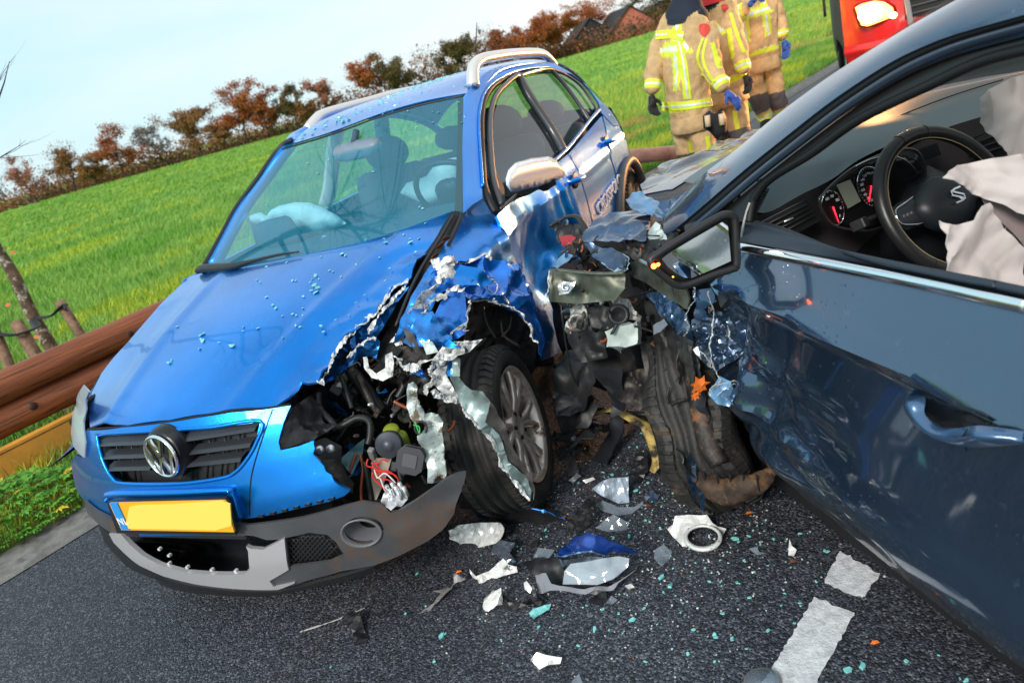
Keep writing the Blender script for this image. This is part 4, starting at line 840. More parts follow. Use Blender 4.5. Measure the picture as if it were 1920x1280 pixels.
tube('wiper', car, [VW.hit(u, v, 0, lambda y, z: xW(y, z)+.03) for u, v in wp], [.014, .02, .018, .008, .006, .003], BLACK, 8, 4)
# gap with dead leaves between bonnet and wing
gap_px = [(858, 400), (848, 425), (820, 470), (790, 520), (770, 560), (740, 620), (725, 650), (700, 690), (720, 640), (745, 590), (765, 540), (790, 495), (818, 455), (840, 418), (850, 400)]
sheet('gutter_tray', car, pl([(862, 398, 2.58), (845, 450, 2.5), (800, 530, 2.43), (760, 610, 2.38), (735, 660, 2.34), (700, 700, 2.32), (715, 640, 2.36), (750, 570, 2.42), (775, 510, 2.48), (820, 440, 2.55), (848, 398, 2.6)], 2.5), DARK, .03, .004, 9, .002, 2)
tube('gutter_strip', car, pl([(850, 404, 2.55), (822, 452, 2.47), (792, 500, 2.4), (768, 548, 2.33), (742, 612, 2.28)], 2), .006, BLACK, 8, 4); tube('gutter_strip', car, pl([(866, 404, 2.52), (840, 462, 2.46), (806, 525, 2.38), (782, 560, 2.33)], 2), .007, BLACK, 8, 4)
DL = mat('dead_leaf', (.16, .045, .015), .7, var=.5)
for k, (u, v) in enumerate([(838, 448), (826, 462), (818, 478), (832, 455), (812, 490)]):
    c = DPT(u, v, 2.44); o_ = sheet('dead_leaf', None, [VW.M@(c+np.array(q)*.022)+VW.o for q in ((-1, 0, 0), (-.4, .6, .3), (.8, .4, .5), (1.1, -.3, .1), (.1, -.5, -.3))], DL, .015, .008, 30, .001, k)
    tag(o_, 'curled brown leaf lying in the gutter between blue bonnet and wing', 'leaf', 'dead leaves in the bonnet gutter')
# ---- wing (left), smooth part
wing_px = [(870, 399), (886, 386), (905, 374), (926, 402), (940, 432), (961, 472), (972, 498)]+jag([(972, 498), (940, 494), (906, 484), (880, 486), (847, 493), (830, 503), (808, 512)], 3, 8, 9)+[(812, 498), (836, 452), (858, 412)]
def gW(x, z): return yS(x, z)-np.clip((z-.86)/.16, 0, 1)**1.6*.16
hf('front_wing', car, VW, 1, gW, wing_px, .02, BLUE, .006, post=lambda P: P+np.stack([0*P[:, 0], fold(P, .016, 9, 2)*np.clip((.90-P[:, 2])/.14, 0, 1), 0*P[:, 0]], -1))
# crumpled wing metal
def cr(name, pts, d, m, amp, seed, sp=.016, fr=13, thick=.002, **k):
    k.setdefault('smooth', True); sp = min(sp, .011); return sheet(name, car, pl(pts, d), m, sp, amp, fr, thick, seed, **k)
BL3 = mat('dented_blue_paint', (.005, .18, .75), .22, metal=.6, coat=1, var=.4, vs=9, bump=.15, bs=18, bdist=.01, dirt=(.6, .66, .72), ds=26, dl=.66)
cr('crumpled_wing', [(905, 483, 2.52), (935, 492, 2.56), (972, 499, 2.62), (984, 530, 2.60), (992, 560, 2.58), (965, 584, 2.52), (937, 571, 2.46), (906, 562, 2.42), (878, 562, 2.38), (868, 540, 2.36), (845, 520, 2.38), (850, 498, 2.44)], 2.5, BL3, .034, 3, fr=5)
cr('crumpled_wing', [(850, 494, 2.42), (812, 500, 2.40), (795, 520, 2.38), (775, 560, 2.32), (757, 590, 2.28), (745, 625, 2.26), (735, 642, 2.26), (765, 635, 2.24), (790, 600, 2.26), (830, 555, 2.30), (880, 540, 2.34), (900, 505, 2.40)], 2.4, BLUE2, .034, 5, fr=7)
cr('crumpled_wing', [(835, 548, 2.30), (868, 536, 2.30), (872, 555, 2.30), (877, 600, 2.28), (873, 625, 2.28), (850, 640, 2.28), (825, 618, 2.26), (815, 590, 2.26)], 2.3, BL3, .012, 8, fr=9)
cr('crumpled_wing', [(780, 600, 2.24), (810, 585, 2.25), (828, 612, 2.24), (848, 636, 2.25), (840, 660, 2.22), (805, 650, 2.2), (770, 650, 2.2), (755, 640, 2.22)], 2.2, BLUE2, .026, 11, fr=9)
cr('wing_flap', [(840, 520, 2.34), (865, 497, 2.38), (900, 506, 2.4), (922, 528, 2.42), (912, 538, 2.40), (880, 536, 2.34), (850, 536, 2.30)], 2.3, BLUE, .012, 12, fr=8, smooth=True)
cr('wing_rear', [(937, 571, 2.5), (969, 582, 2.52), (994, 612, 2.54), (1006, 645, 2.56), (1013, 668, 2.58), (1019, 640, 2.62), (1009, 590, 2.64), (990, 530, 2.66), (972, 498, 2.66), (975, 545, 2.6)], 2.6, BL3, .012, 6, fr=9)
for k, (ln, w) in enumerate([([(846, 492), (872, 486), (906, 481), (928, 484)], .010), ([(812, 500), (835, 492), (848, 488), (843, 505), (815, 520)], .02), ([(830, 520), (808, 545), (790, 570), (770, 590), (752, 625)], .02), ([(870, 538), (840, 548), (812, 566), (790, 592), (772, 600)], .014), ([(735, 640), (755, 630), (775, 612), (790, 620), (800, 632)], .022), ([(875, 561), (905, 562), (938, 571), (969, 582), (994, 612), (1006, 644)], .006), ([(877, 566), (876, 600), (873, 622)], .007), ([(905, 508), (925, 530), (928, 560), (938, 572)], .009), ([(835, 640), (850, 622), (870, 605)], .010)]):
    ribbon('torn_edge', car, [DPT(u, v, 2.27 if k not in (0, 5, 7) else 2.44) for u, v in dens(ln, 7)], w*1.1, TORN, 20+k, (-.2, 1, .3), .0015, .010)
# wheel-arch liner
cr('arch_liner', [(878, 566, 2.6), (906, 566, 2.62), (937, 575, 2.65), (969, 586, 2.68), (992, 614, 2.7), (1005, 650, 2.72), (1000, 700, 2.75), (930, 690, 2.75), (870, 680, 2.7), (868, 640, 2.62)], 2.7, DARK, .02, 4)
for k, l_ in enumerate([[(905, 575), (915, 610), (930, 635)], [(940, 600), (945, 630), (975, 650)], [(960, 590), (955, 615), (940, 632)]]): tube('bracket_rod', car, pl([(u, v, 2.6) for u, v in l_], 2.6), .006, DIRTY, 6, 4)
# ---- engine bay corner
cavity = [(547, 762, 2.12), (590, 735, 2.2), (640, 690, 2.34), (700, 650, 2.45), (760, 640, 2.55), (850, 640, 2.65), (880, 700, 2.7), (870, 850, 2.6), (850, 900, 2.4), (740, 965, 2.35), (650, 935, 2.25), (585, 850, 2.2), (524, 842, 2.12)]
cr('engine_bay_wall', [(u, v, d+.12) for u, v, d in cavity], 2.4, DARK, .03, 7, sp=.04, fr=5)  # near-black closing sheet, its colour stands for the shade inside the bay
cr('headlamp_housing', [(548, 764, 2.08), (580, 742, 2.14), (596, 748, 2.18), (606, 790, 2.16), (628, 800, 2.14), (587, 825, 2.08), (527, 842, 2.04), (523, 828, 2.04), (532, 790, 2.06)], 2.1, mat('housing_black', (.02, .02, .022), .25, var=.6, vs=18, bump=.6, bs=22, bdist=.01), .012, 4, smooth=True)
def clump(name, u, v, d, sz, m, seed, sq=(1, 1, 1)):
    """an irregular lump of broken machinery"""
    r = random.Random(seed); c = DPT(u, v, d); bm = bmesh.new(); bmesh.ops.create_icosphere(bm, subdivisions=2, radius=1)
    for w in bm.verts:
        n = 1+.45*noise.noise(w.co*1.7+Vector((seed, 0, 0)))+.2*noise.noise(w.co*5+Vector((0, seed, 0))); w.co = Vector((w.co.x*sq[0], w.co.y*sq[1], w.co.z*sq[2]))*n*sz+Vector(c)
    V = [w.co[:] for w in bm.verts]; Fc = [[q.index for q in f.verts] for f in bm.faces]; bm.free(); return mk(name, V, Fc, m, car, False)
rm = random.Random(5)
for i in range(46):
    u = rm.uniform(590, 850); v = rm.uniform(675, 915)
    if v < 940-u*.38+0: continue
    clump('broken_part', u, v, rm.uniform(2.32, 2.46), rm.uniform(.012, .034), rm.choice([DIRTY, DARK, BLACK, DIRTY, OLIVE]), i, (rm.uniform(.5, 1.5), 1, rm.uniform(.5, 1.5)))
for i in range(26):
    u, v = rm.uniform(600, 840), rm.uniform(660, 900); a = rm.uniform(0, 3.14); L_ = rm.uniform(15, 45)
    sheet('metal_scrap', car, [DPT(u+math.cos(a+q)*L_*w, v+math.sin(a+q)*L_*w*.6, rm.uniform(2.26, 2.4)) for q, w in ((0, 1), (1.2, .4), (3.1, .9), (4.2, .3))], rm.choice([DIRTY, DIRTY, ALU, DARK, OLIVE, BLUE2]), .012, .012, 22, .002, i)
def hose(pts, d, r_, m=BLACK, ribs=1, name='hose', n=8): return tube(name, car, pl(pts, d), r_, m, 10, n, ribs=ribs)
hose([(596, 735), (600, 765), (622, 790), (635, 800), (670, 783), (692, 790), (694, 815), (690, 832)], 2.18, .010)
hose([(575, 760), (590, 785), (605, 800), (615, 812)], 2.2, .008); hose([(750, 690), (757, 720), (745, 745)], 2.25, .010); hose([(640, 705), (650, 735), (660, 765)], 2.25, .008)
hose([(655, 690), (690, 735), (715, 770)], 2.3, .022, BLACK, 0, 'strut_tube'); hose([(670, 700), (700, 760), (712, 775)], 2.27, .012, DIRTY, 0, 'strut_tube')
for l_ in ([(668, 850), (660, 870), (656, 885)], [(676, 852), (680, 880), (677, 915), (678, 938)]): hose(l_, 2.2, .0045, COP, 0, 'copper_pipe', 5)
hose([(684, 865), (690, 900), (697, 938)], 2.18, .008, BLACK, 0, 'stay_rod')
lathe('bolt_head', car, DPT(600, 842, 2.1), (1, .3, .3), [(.013, 0), (.013, .006), (.009, .010), (0, .010)], ALU, 14); lathe('bolt_head', car, DPT(620, 840, 2.1), (1, .3, .3), [(.013, 0), (.013, .006), (.009, .010), (0, .010)], ALU, 14)
cr('bolt_plate', [(586, 828, 2.12), (610, 820, 2.14), (640, 836, 2.16), (640, 870, 2.16), (625, 868, 2.14), (600, 862, 2.12), (588, 850, 2.12)], 2.1, BLACK, .005, 3)
cr('bumper_bracket', [(600, 862, 2.11), (640, 860, 2.14), (650, 885, 2.14), (665, 905, 2.14), (660, 925, 2.12), (640, 905, 2.1), (618, 885, 2.1)], 2.1, DIRTY, .014, 5)
cr('teal_panel', [(636, 862, 2.2), (672, 830, 2.24), (684, 822, 2.25), (680, 850, 2.22), (660, 890, 2.2), (655, 885, 2.2)], 2.2, mat('teal_steel', (.05, .13, .15), .4, metal=.3), .004, 2)
cr('beige_plate', [(697, 858, 2.24), (735, 858, 2.24), (722, 900, 2.22), (704, 942, 2.18), (696, 900, 2.2)], 2.2, mat('beige_plate', (.5, .42, .33), .6, dirt=(.2, .15, .1), ds=15, dl=.6), .003, 2)
hn = Vector((1, .35, .35)).normalized(); hcn = DPT(728, 834, 2.15)
lathe('horn_disc', car, hcn, hn, [(.0, .012), (.018, .012), (.020, .006), (.030, .007), (.033, .003), (.039, .003), (.042, .0), (.042, -.02), (0, -.02)], mat('horn_grey', (.06, .068, .085), .4, metal=.3), 36)
lathe('reservoir_cap', car, DPT(733, 806, 2.2), (.4, .3, .9), [(.026, -.05), (.026, 0), (.022, .006), (0, .008)], mat('yellow_green_plastic', (.30, .36, .03), .4, trans=.2, dirt=(.1, .1, .03), ds=14, dl=.6), 24)
lathe('reservoir_cap', car, DPT(750, 818, 2.2), (.4, .3, .9), [(.022, -.07), (.024, 0), (.018, .01), (0, .012)], MATS['yellow_green_plastic'], 24)
Bs = basis(hn, (0, 1, -.35)); c = DPT(770, 862, 2.12)
mk('sensor_box', [Vector(c)+Bs@Vector((x*.038, y*.038, z)) for z in (-.014, .012) for x, y in ((-1, -.6), (-.6, -1), (.6, -1), (1, -.6), (1, .6), (.6, 1), (-.6, 1), (-1, .6))], [tuple(range(8)), tuple(range(15, 7, -1))]+[(i, (i+1) % 8, 8+(i+1) % 8, 8+i) for i in range(8)], mat('sensor_dark', (.028, .03, .036), .4), car, False, bevel=.003)
box('sensor_plate', car, Vector(c)+Bs@Vector((0, 0, .013)), (.045, .042, .004), mat('sensor_grey', (.06, .065, .075), .5), R=Bs); box('sensor_lug', car, Vector(c)+Bs@Vector((-.045, -.03, 0)), (.022, .03, .012), MATS['sensor_dark'], R=Bs)
hose([(752, 900), (748, 880), (756, 888), (770, 882), (785, 880)], 2.12, .006, BLACK, 0, 'cable')
box('connector', car, DPT(698, 850, 2.17), (.02, .02, .045), mat('connector_grey', (.2, .2, .2), .5), R=basis((.3, .3, 1)))
rw = random.Random(8)
for i, (a, b) in enumerate([((697, 866), (757, 920)), ((700, 872), (750, 915)), ((696, 869), (728, 865)), ((702, 880), (742, 905)), ((700, 885), (730, 925)), ((706, 895), (736, 925)), ((690, 860), (715, 890)), ((705, 868), (744, 895))]):
    m_ = [(a[0]*.66+b[0]*.34+rw.uniform(-12, 12), a[1]*.66+b[1]*.34+rw.uniform(-10, 10)), (a[0]*.33+b[0]*.67+rw.uniform(-8, 8), a[1]*.33+b[1]*.67+rw.uniform(-14, 4))]
    hose([a, m_[0], m_[1], b], 2.13, .0024, WHT if i in (3, 5) else RED, 0, 'wire', 6)
for i, (u, v) in enumerate([(728, 918), (738, 912), (745, 920), (752, 912), (760, 920), (735, 926), (750, 930)]): lathe('connector_pin', car, DPT(u, v, 2.09), (.2, .1, 1), [(.007, -.02), (.007, .018), (0, .019)], ALU, 8)
cr('silver_socket', [(714, 940, 2.08), (722, 922, 2.1), (760, 915, 2.12), (765, 935, 2.1), (748, 948, 2.06), (733, 958, 2.04), (722, 950, 2.05)], 2.1, mat('socket_silver', (.75, .76, .78), .3, metal=.6), .012, 8)
mint = [(762, 731), (766, 720), (775, 717), (783, 728), (782, 747), (789, 762), (797, 776), (809, 773), (822, 777), (831, 790), (831, 831), (835, 865), (838, 890), (831, 902), (803, 905), (800, 869), (791, 847), (783, 816), (772, 787), (762, 762)]
cr('mint_bracket', [(u, v, 2.12+.03*math.sin(i*2.1)) for i, (u, v) in enumerate(mint)], 2.12, MINT, .006, 2, sp=.012, fr=7, thick=.006, smooth=True, holes=[pl([(789+10*math.cos(t), 802+11*math.sin(t)) for t in np.linspace(0, 6.283, 13)[:-1]], 2.12)])
tube('bracket_ring', car, pl([(789+11*math.cos(t), 802+12*math.sin(t)) for t in np.linspace(0, 6.283, 13)[:-1]], 2.10), .004, BLACK, 6, 3, closed=True)
hose([(778, 790), (786, 812), (786, 800), (775, 796)], 2.08, .002, mat('green_wire', (.05, .4, .1), .4), 0, 'wire', 5)
for i in range(70):
    u, v = rm.uniform(600, 850), rm.uniform(650, 915)
    if v < 1010-u*.48: continue
    a = rm.uniform(0, 6.28); L_ = rm.uniform(10, 40); d = rm.uniform(2.18, 2.4); q = rm.random()
    if q < .55: tube('cable', car, pl([(u, v), (u+L_*.5*math.cos(a)+rm.uniform(-8, 8), v+L_*.5*math.sin(a)+rm.uniform(-8, 8)), (u+L_*math.cos(a), v+L_*math.sin(a))], d), rm.uniform(.0018, .006), rm.choice([BLACK, BLACK, DIRTY, DIRTY, COP]), 6, 4)
    elif q < .8: lathe('bolt_head', car, DPT(u, v, d-.02), (rm.uniform(.3, 1), rm.uniform(-.3, .6), rm.uniform(-.2, .6)), [(.006, -.01), (.006, .003), (.004, .005), (.003, .002), (0, .002)], rm.choice([ALU, DIRTY, DIRTY]), 8)
    else: box('small_bracket', car, DPT(u, v, d), (rm.uniform(.01, .035), rm.uniform(.01, .03), rm.uniform(.006, .03)), rm.choice([DIRTY, BLACK, ALU, BLACK]), (rm.uniform(0, 3), rm.uniform(0, 3), rm.uniform(0, 3)), .002)
# silver claw and torn plates above the wheel
cr('white_claw', [(681, 670, 2.14), (688, 668, 2.14), (693, 690, 2.12), (705, 700, 2.12), (722, 690, 2.12), (722, 665, 2.12), (735, 660, 2.14), (739, 680, 2.12), (736, 705, 2.12), (718, 714, 2.12), (697, 708, 2.12), (684, 692, 2.12)], 2.1, TORN, .006, 3, sp=.01, fr=20)
for i, (pts, m_, amp) in enumerate([
    ([(735, 650), (775, 648), (800, 655), (840, 650), (870, 640), (872, 665), (830, 680), (800, 675), (780, 690), (755, 688), (735, 668)], DIRTY, .02),
    ([(820, 662), (845, 660), (850, 690), (848, 705), (820, 705), (812, 690)], BLUE2, .010), ([(848, 668), (863, 672), (862, 705), (848, 708)], GREEN, .006),
    ([(808, 700), (820, 690), (812, 672), (830, 650), (868, 655), (850, 640), (880, 640), (905, 636), (880, 660), (842, 672), (835, 700), (855, 735), (862, 750), (840, 750), (812, 720)], TORN, .022),
    ([(805, 712), (830, 706), (845, 720), (862, 752), (835, 742)], ALU, .016), ([(750, 700), (800, 705), (808, 715), (800, 742), (775, 735), (755, 722)], DIRTY, .016),
    ([(833, 645), (842, 636), (860, 650), (880, 645), (870, 655), (845, 658)], BLUE, .006), ([(870, 645), (890, 638), (912, 634), (905, 645), (885, 655), (872, 662)], DIRTY, .010),
    ([(755, 615), (775, 625), (785, 650), (795, 668), (782, 665), (765, 640)], BLACK, .004), ([(700, 690), (740, 650), (755, 655), (735, 680), (705, 700)], DARK, .01),
    ([(760, 680), (790, 690), (800, 712), (785, 705), (765, 695)], BLUE2, .014), ([(790, 640), (810, 640), (822, 660), (800, 665)], MINT, .008)]):
    cr('torn_plate', pts, 2.2-.012*(i % 4), m_, amp, 30+i, sp=.012, fr=20)
for k, ln in enumerate([[(800, 742), (808, 716), (806, 700), (815, 676), (822, 662)], [(735, 665), (755, 688), (780, 690), (805, 676), (842, 668), (862, 655)], [(836, 742), (850, 752), (862, 750)], [(862, 640), (870, 650), (880, 640)], [(806, 735), (825, 745), (855, 750)]]):
    ribbon('torn_edge', car, [DPT(u, v, 2.14) for u, v in dens(ln, 7)], .013, TORN, 50+k, (.3, .8, .3), .0012, .008)
# long pale strut and scuffed liner across the wheel
strut = [(844, 706), (859, 705), (872, 722), (884, 731), (906, 734), (919, 753), (916, 772), (909, 791), (925, 803), (937, 816), (944, 834), (949, 852), (953, 864), (969, 878), (987, 894), (997, 919), (995, 937), (978, 919), (953, 887), (937, 862), (928, 837), (903, 803), (881, 778), (862, 753)]
cr('pale_strut', [(u, v, 2.10+.02*((i % 3)-1)) for i, (u, v) in enumerate(strut)], 2.1, GREEN, .005, 6, sp=.012, fr=9, thick=.004, smooth=True)
ribbon('torn_edge', car, [DPT(u, v, 2.09) for u, v in dens([(863, 756), (881, 780), (903, 806), (926, 838), (936, 864), (953, 889), (978, 921), (994, 938)], 6)], .008, TORN, 70, (.3, .8, .3), .0012, .005)
cr('scuffed_liner', [(906, 736, 2.17), (925, 758, 2.17), (943, 790, 2.17), (955, 820, 2.17), (966, 850, 2.16), (985, 875, 2.15), (998, 900, 2.13), (1004, 925, 2.1), (999, 937, 2.1), (985, 890, 2.12), (955, 862, 2.14), (940, 815, 2.14), (910, 790, 2.14), (918, 765, 2.15)], 2.2, mat('scuffed_grey', (.15, .13, .12), .9, var=.4, vs=20, bump=.8, bs=90, bdist=.004), .008, 6)
# ---- wheels
def wheel(c, axis, par, R=.290, W_=.20, rimR=.205, seed=0, flat=0, name='wheel', rimm=RIM, RUB=RUB):
    """axis points outwards; tyre with cut grooves, alloy with forked spokes"""
    w = bpy.data.objects.new(name, None); COL.objects.link(w); w.parent = par; B = basis(axis, (0, 0, 1)); w.matrix_local = Matrix.Translation(Vector(c))@B.to_4x4()
    prof = [(rimR, W_*.42), (rimR+.012, W_*.50), (R-.055, W_*.54), (R-.022, W_*.50), (R-.006, W_*.40)]
    for g in (.26, .09, -.09, -.26): prof += [(R, W_*(g+.045)), (R-.010, W_*(g+.03)), (R-.010, W_*(g-.03)), (R, W_*(g-.045))]
    prof += [(R-.006, -W_*.40), (R-.022, -W_*.50), (R-.055, -W_*.54), (rimR, -W_*.42)]
    lathe('tyre', w, (0, 0, 0), (0, 0, 1), prof, RUB, 72)
    V = []; Fc = []
    for k in range(60):      # shoulder blocks cut by sipes
        t0 = 2*math.pi*k/60
        for s in (1, -1):
            b = len(V)
            for tt in (t0+.012, t0+.075):
                for (r_, h) in ((R-.004, .30), (R+.004, .30), (R+.003, .41), (R-.018, .505), (R-.024, .50)): V.append((r_*math.cos(tt+s*h*.12), r_*math.sin(tt+s*h*.12), s*W_*h))
            Fc += [(b+i, b+i+1, b+6+i, b+5+i) if s > 0 else (b+i, b+5+i, b+6+i, b+i+1) for i in range(4)]+[(b, b+4, b+3, b+2, b+1), (b+5, b+6, b+7, b+8, b+9)]
    mk('tread_blocks', V, Fc, RUB, w, False)['kind'] = 'stuff'
    lathe('rim', w, (0, 0, 0), (0, 0, 1), [(rimR+.004, W_*.50), (rimR-.004, W_*.50), (rimR-.012, W_*.44), (rimR-.02, W_*.2), (rimR-.03, -W_*.3), (.05, -W_*.35), (0, -W_*.35)], rimm, 60)
    for k in range(6):
        for s in (-1, 1):
            t0 = 2*math.pi*k/6+.2; a0, a1 = t0+s*.10, t0+s*.25; V = []
            for r_, a, wd_, h in ((.035, a0, .018, .34), (.09, t0+s*.13, .015, .42), (.15, t0+s*.19, .014, .44), (rimR-.012, a1, .018, .44)):
                c_ = np.array([math.cos(a), math.sin(a)])*r_; n_ = np.array([-math.sin(a), math.cos(a)])*wd_
                V += [(*(c_-n_), W_*h-.012), (*(c_-n_*.5), W_*h), (*(c_+n_*.5), W_*h), (*(c_+n_), W_*h-.012), (*c_, W_*h-.035)]
            Fc = [(i*5+j, i*5+(j+1) % 5, i*5+5+(j+1) % 5, i*5+5+j) for i in range(3) for j in range(5)]
            mk('spoke', V, Fc, rimm, w)
    lathe('hub_cap', w, (0, 0, 0), (0, 0, 1), [(.062, W_*.20), (.056, W_*.36), (.034, W_*.40), (.032, W_*.37), (0, W_*.37)], rimm, 24)
    lathe('brake_disc', w, (0, 0, 0), (0, 0, 1), [(.135, 0), (.135, .012), (.05, .014)], DIRTY, 40)
    for k in range(5): t = 2*math.pi*k/5; lathe('wheel_bolt', w, (.045*math.cos(t), .045*math.sin(t), W_*.36), (0, 0, 1), [(.008, 0), (.008, .010), (0, .011)], DARK, 8)
    return w
# steered right round by the impact
c = (.135, .865, .302); ax_ = Vector((-.02, .93, .10))
hub = np.array(c)
wheel(hub-np.array((-.12, .84, .10))*.08, Vector((-.17, .93, .10)).normalized(), car)
wheel((-2.465, .70, .325), (0, 1, 0), car, R=.315, rimm=mat('far_rim', (.5, .40, .33), .4, metal=.6)); wheel((-2.465, -.70, .325), (0, -1, 0), car, R=.315); wheel((0, -.68, .315), (-.25, -1, 0), car, R=.31)
# ---- roof rails, mirror, handles, lettering, aerial
tube('roof_rail', car, [H(u, v, y=.56) for u, v in ((887, 163), (887, 130), (897, 115), (915, 108), (960, 101), (1000, 99), (1018, 101), (1030, 110), (1040, 122))], [.030, .027, .026, .025, .024, .024, .023, .022, .022], RAILM, 12, 6)
tube('roof_rail', car, [H(u, v, y=-.56) for u, v in ((578, 243), (590, 228), (605, 215), (640, 204), (690, 190), (740, 176), (790, 166))], [.030, .030, .028, .028, .026, .026, .026], RAILM, 12, 6)
tube('aerial', car, [H(891, 97, y=0), H(893, 68, y=0), H(894, 42, y=0)], [.006, .004, .002], BLACK, 6, 1)
def puff(name, par, pts, m, front, back, dirn, sp=.02, label=None, amp=0, fr=9, seed=0, pw=.5, w0=None):
    """a rounded body from an outline: bulged towards dirn on one side, away on the other"""
    A = np.array(pts, float); c = A.mean(0); Q = A-c; _, _, vt = np.linalg.svd(Q, full_matrices=False); e1, e2, nn = vt
    d = np.array(dirn, float); d /= np.linalg.norm(d); nn = nn if nn@d > 0 else -nn
    a2 = np.stack([Q@e1, Q@e2], -1); h = Q@nn; v2, fc = tri([tuple(p) for p in a2], [], sp, seed, .2)
    w0 = w0 or min(np.ptp(a2[:, 0]), np.ptp(a2[:, 1]))*.5; seg_a = a2; seg_b = np.roll(a2, -1, 0); V = []; dd = []
    for p in v2:
        ab = seg_b-seg_a; t = np.clip(((p-seg_a)*ab).sum(1)/((ab**2).sum(1)+1e-12), 0, 1); q = seg_a+ab*t[:, None]; dm = np.sqrt(((q-p)**2).sum(1).min()); dd.append(dm)
    dd = np.array(dd); t = np.clip(dd/w0, 0, 1); f = (1-(1-t)**2)**pw; H0 = np.array([((1/(((a2-p)**2).sum(1)+1e-8)**1.5)*h).sum()/((1/(((a2-p)**2).sum(1)+1e-8)**1.5)).sum() for p in v2])
    base = c+v2[:, :1]*e1+v2[:, 1:]*e2+H0[:, None]*nn; n = len(v2); cr_ = fold(base, amp, fr, seed)*np.clip(t*3, 0, 1) if amp else np.zeros(n)
    Vf = base+((f*front+cr_)[:, None])*d; Vb = base-((f*back)[:, None])*d; Fc = [tuple(x) for x in fc]+[tuple(n+i for i in reversed(x)) for x in fc]
    nf = np.cross(Vf[fc[0][1]]-Vf[fc[0][0]], Vf[fc[0][2]]-Vf[fc[0][0]])@d
    if nf < 0: Fc = [tuple(reversed(x)) for x in Fc]
    o = mk(name, np.concatenate([Vf, Vb]), Fc, m, par, True, label=label)
    bm = bmesh.new(); bm.from_mesh(o.data); bmesh.ops.remove_doubles(bm, verts=bm.verts, dist=1e-4); bm.to_mesh(o.data); bm.free(); o.data.shade_smooth(); return o
mc = [(948, 335), (953, 319), (966, 305), (994, 297), (1029, 293), (1041, 298), (1054, 311), (1060, 325), (1057, 333), (1039, 341), (1013, 349), (968, 359), (958, 360), (949, 347)]
puff('mirror_cap', car, [H(*p, y=.90) for p in mc], mat('mirror_silver', (.86, .87, .9), .25, metal=.15, coat=.8), .05, .10, (1, .45, .2), .015)
cr('mirror_base', [(925, 352, 3.0), (950, 350, 2.95), (1010, 350, 2.9), (1042, 340, 2.95), (1025, 352, 2.92), (972, 366, 2.9), (955, 375, 2.92), (938, 372, 2.98)], 3, BLACK, .0, 1, thick=.03, smooth=True)
def handle(u, v, L=.16):
    c = VW.hit(u, v, 1, yS); 
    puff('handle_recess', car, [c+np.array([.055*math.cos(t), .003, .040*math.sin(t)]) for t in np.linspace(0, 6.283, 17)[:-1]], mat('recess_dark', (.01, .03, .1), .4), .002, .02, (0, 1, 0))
    tube('door_handle', car, [c+np.array((L*.55, .004, .01)), c+np.array((L*.35, .035, .008)), c+np.array((-L*.25, .038, -.004)), c+np.array((-L*.5, .004, -.01))], [.012, .015, .015, .012], BLUE, 10, 5, flat=((0, 1, 0), .7))
handle(1078, 338); handle(1137, 266)
a_, b_ = VW.hit(1130, 381, 1, yS), VW.hit(1152, 349, 1, yS); xd = Vector((b_[0]-a_[0], 0, b_[2]-a_[2])).normalized(); zd = Vector((0, 1, 0)); yd = zd.cross(xd)
mid = (a_+b_)/2; mid[1] = float(yS(mid[0], mid[2]))+.008; T = text('lettering', car, 'CROSSPOLO', mid, Matrix((xd, yd, zd)).transposed(), .098, mat('letter_silver', (.85, .86, .88), .5), .003)
# ---- cabin
box('dashboard', car, (-.53, 0, .915), (.36, 1.26, .10), INTP, bev=.02); box('dash_lower', car, (-.55, 0, .7), (.2, 1.3, .4), INTP)
def seat(y, par):
    s = bpy.data.objects.new('front_seat', None); COL.objects.link(s); s.parent = par; s.location = (-1.2, y, 0)
    box('seat_base', s, (0, 0, .48), (.5, .48, .16), INT, bev=.05); box('backrest', s, (-.28, 0, .80), (.14, .48, .60), INT, (0, -.25, 0), .06)
    puff('headrest', s, [(-.36+.0*z, .15*math.cos(t), 1.17+.10*math.sin(t)+0*t) for t in np.linspace(0, 6.283, 17)[:-1] for z in (0,)], INT, .06, .05, (1, 0, 0), .03)
    for k in (-.07, .07): tube('headrest_post', s, [(-.36, k, .98), (-.37, k, 1.14)], .007, ALU, 6, 1)
seat(.36, car); seat(-.36, car); box('rear_bench', car, (-2.25, 0, .72), (.18, 1.2, .6), INT, (0, -.2, 0), .05)
for y in (-.35, .35): puff('rear_headrest', car, [(-2.38, y+.13*math.cos(t), 1.10+.08*math.sin(t)) for t in np.linspace(0, 6.283, 13)[:-1]], INT, .05, .05, (1, 0, 0), .04)
puff('inner_mirror', car, [H(u, v, x=-.66) for u, v in ((622, 300), (624, 282), (632, 272), (660, 264), (700, 257), (712, 260), (717, 270), (714, 285), (690, 296), (650, 304))], mat('mirror_back', (.16, .22, .28), .4), .03, .02, (1, 0, 0), .02)
tube('mirror_stem', car, [H(664, 268, x=-.66), H(668, 245, x=-.70)], .015, INTP, 8, 1)
sw = np.array([-.86, .37, .98]); rim_ = [sw+np.array(basis((-.85, 0, .52), (0, 1, 0))@Vector((.185*math.cos(t), .185*math.sin(t), 0))) for t in np.linspace(0, 6.283, 25)[:-1]]
tube('steering_wheel', car, rim_, .014, BLACK, 8, 2, closed=True)
puff('steering_boss', car, [sw+np.array(basis((-.85, 0, .52), (0, 1, 0))@Vector((.10*math.cos(t), .09*math.sin(t), 0))) for t in np.linspace(0, 6.283, 17)[:-1]], BLACK, .03, .05, (-.85, 0, .52))
bagp = [(750, 362), (762, 343), (785, 336), (800, 330), (812, 312), (825, 300), (856, 295), (857, 345), (840, 372), (800, 385)]
puff('driver_airbag', car, [H(u, v, x=-.98) for u, v in bagp], BAG, .02, .10, (1, 0, .3), .03, amp=.012)
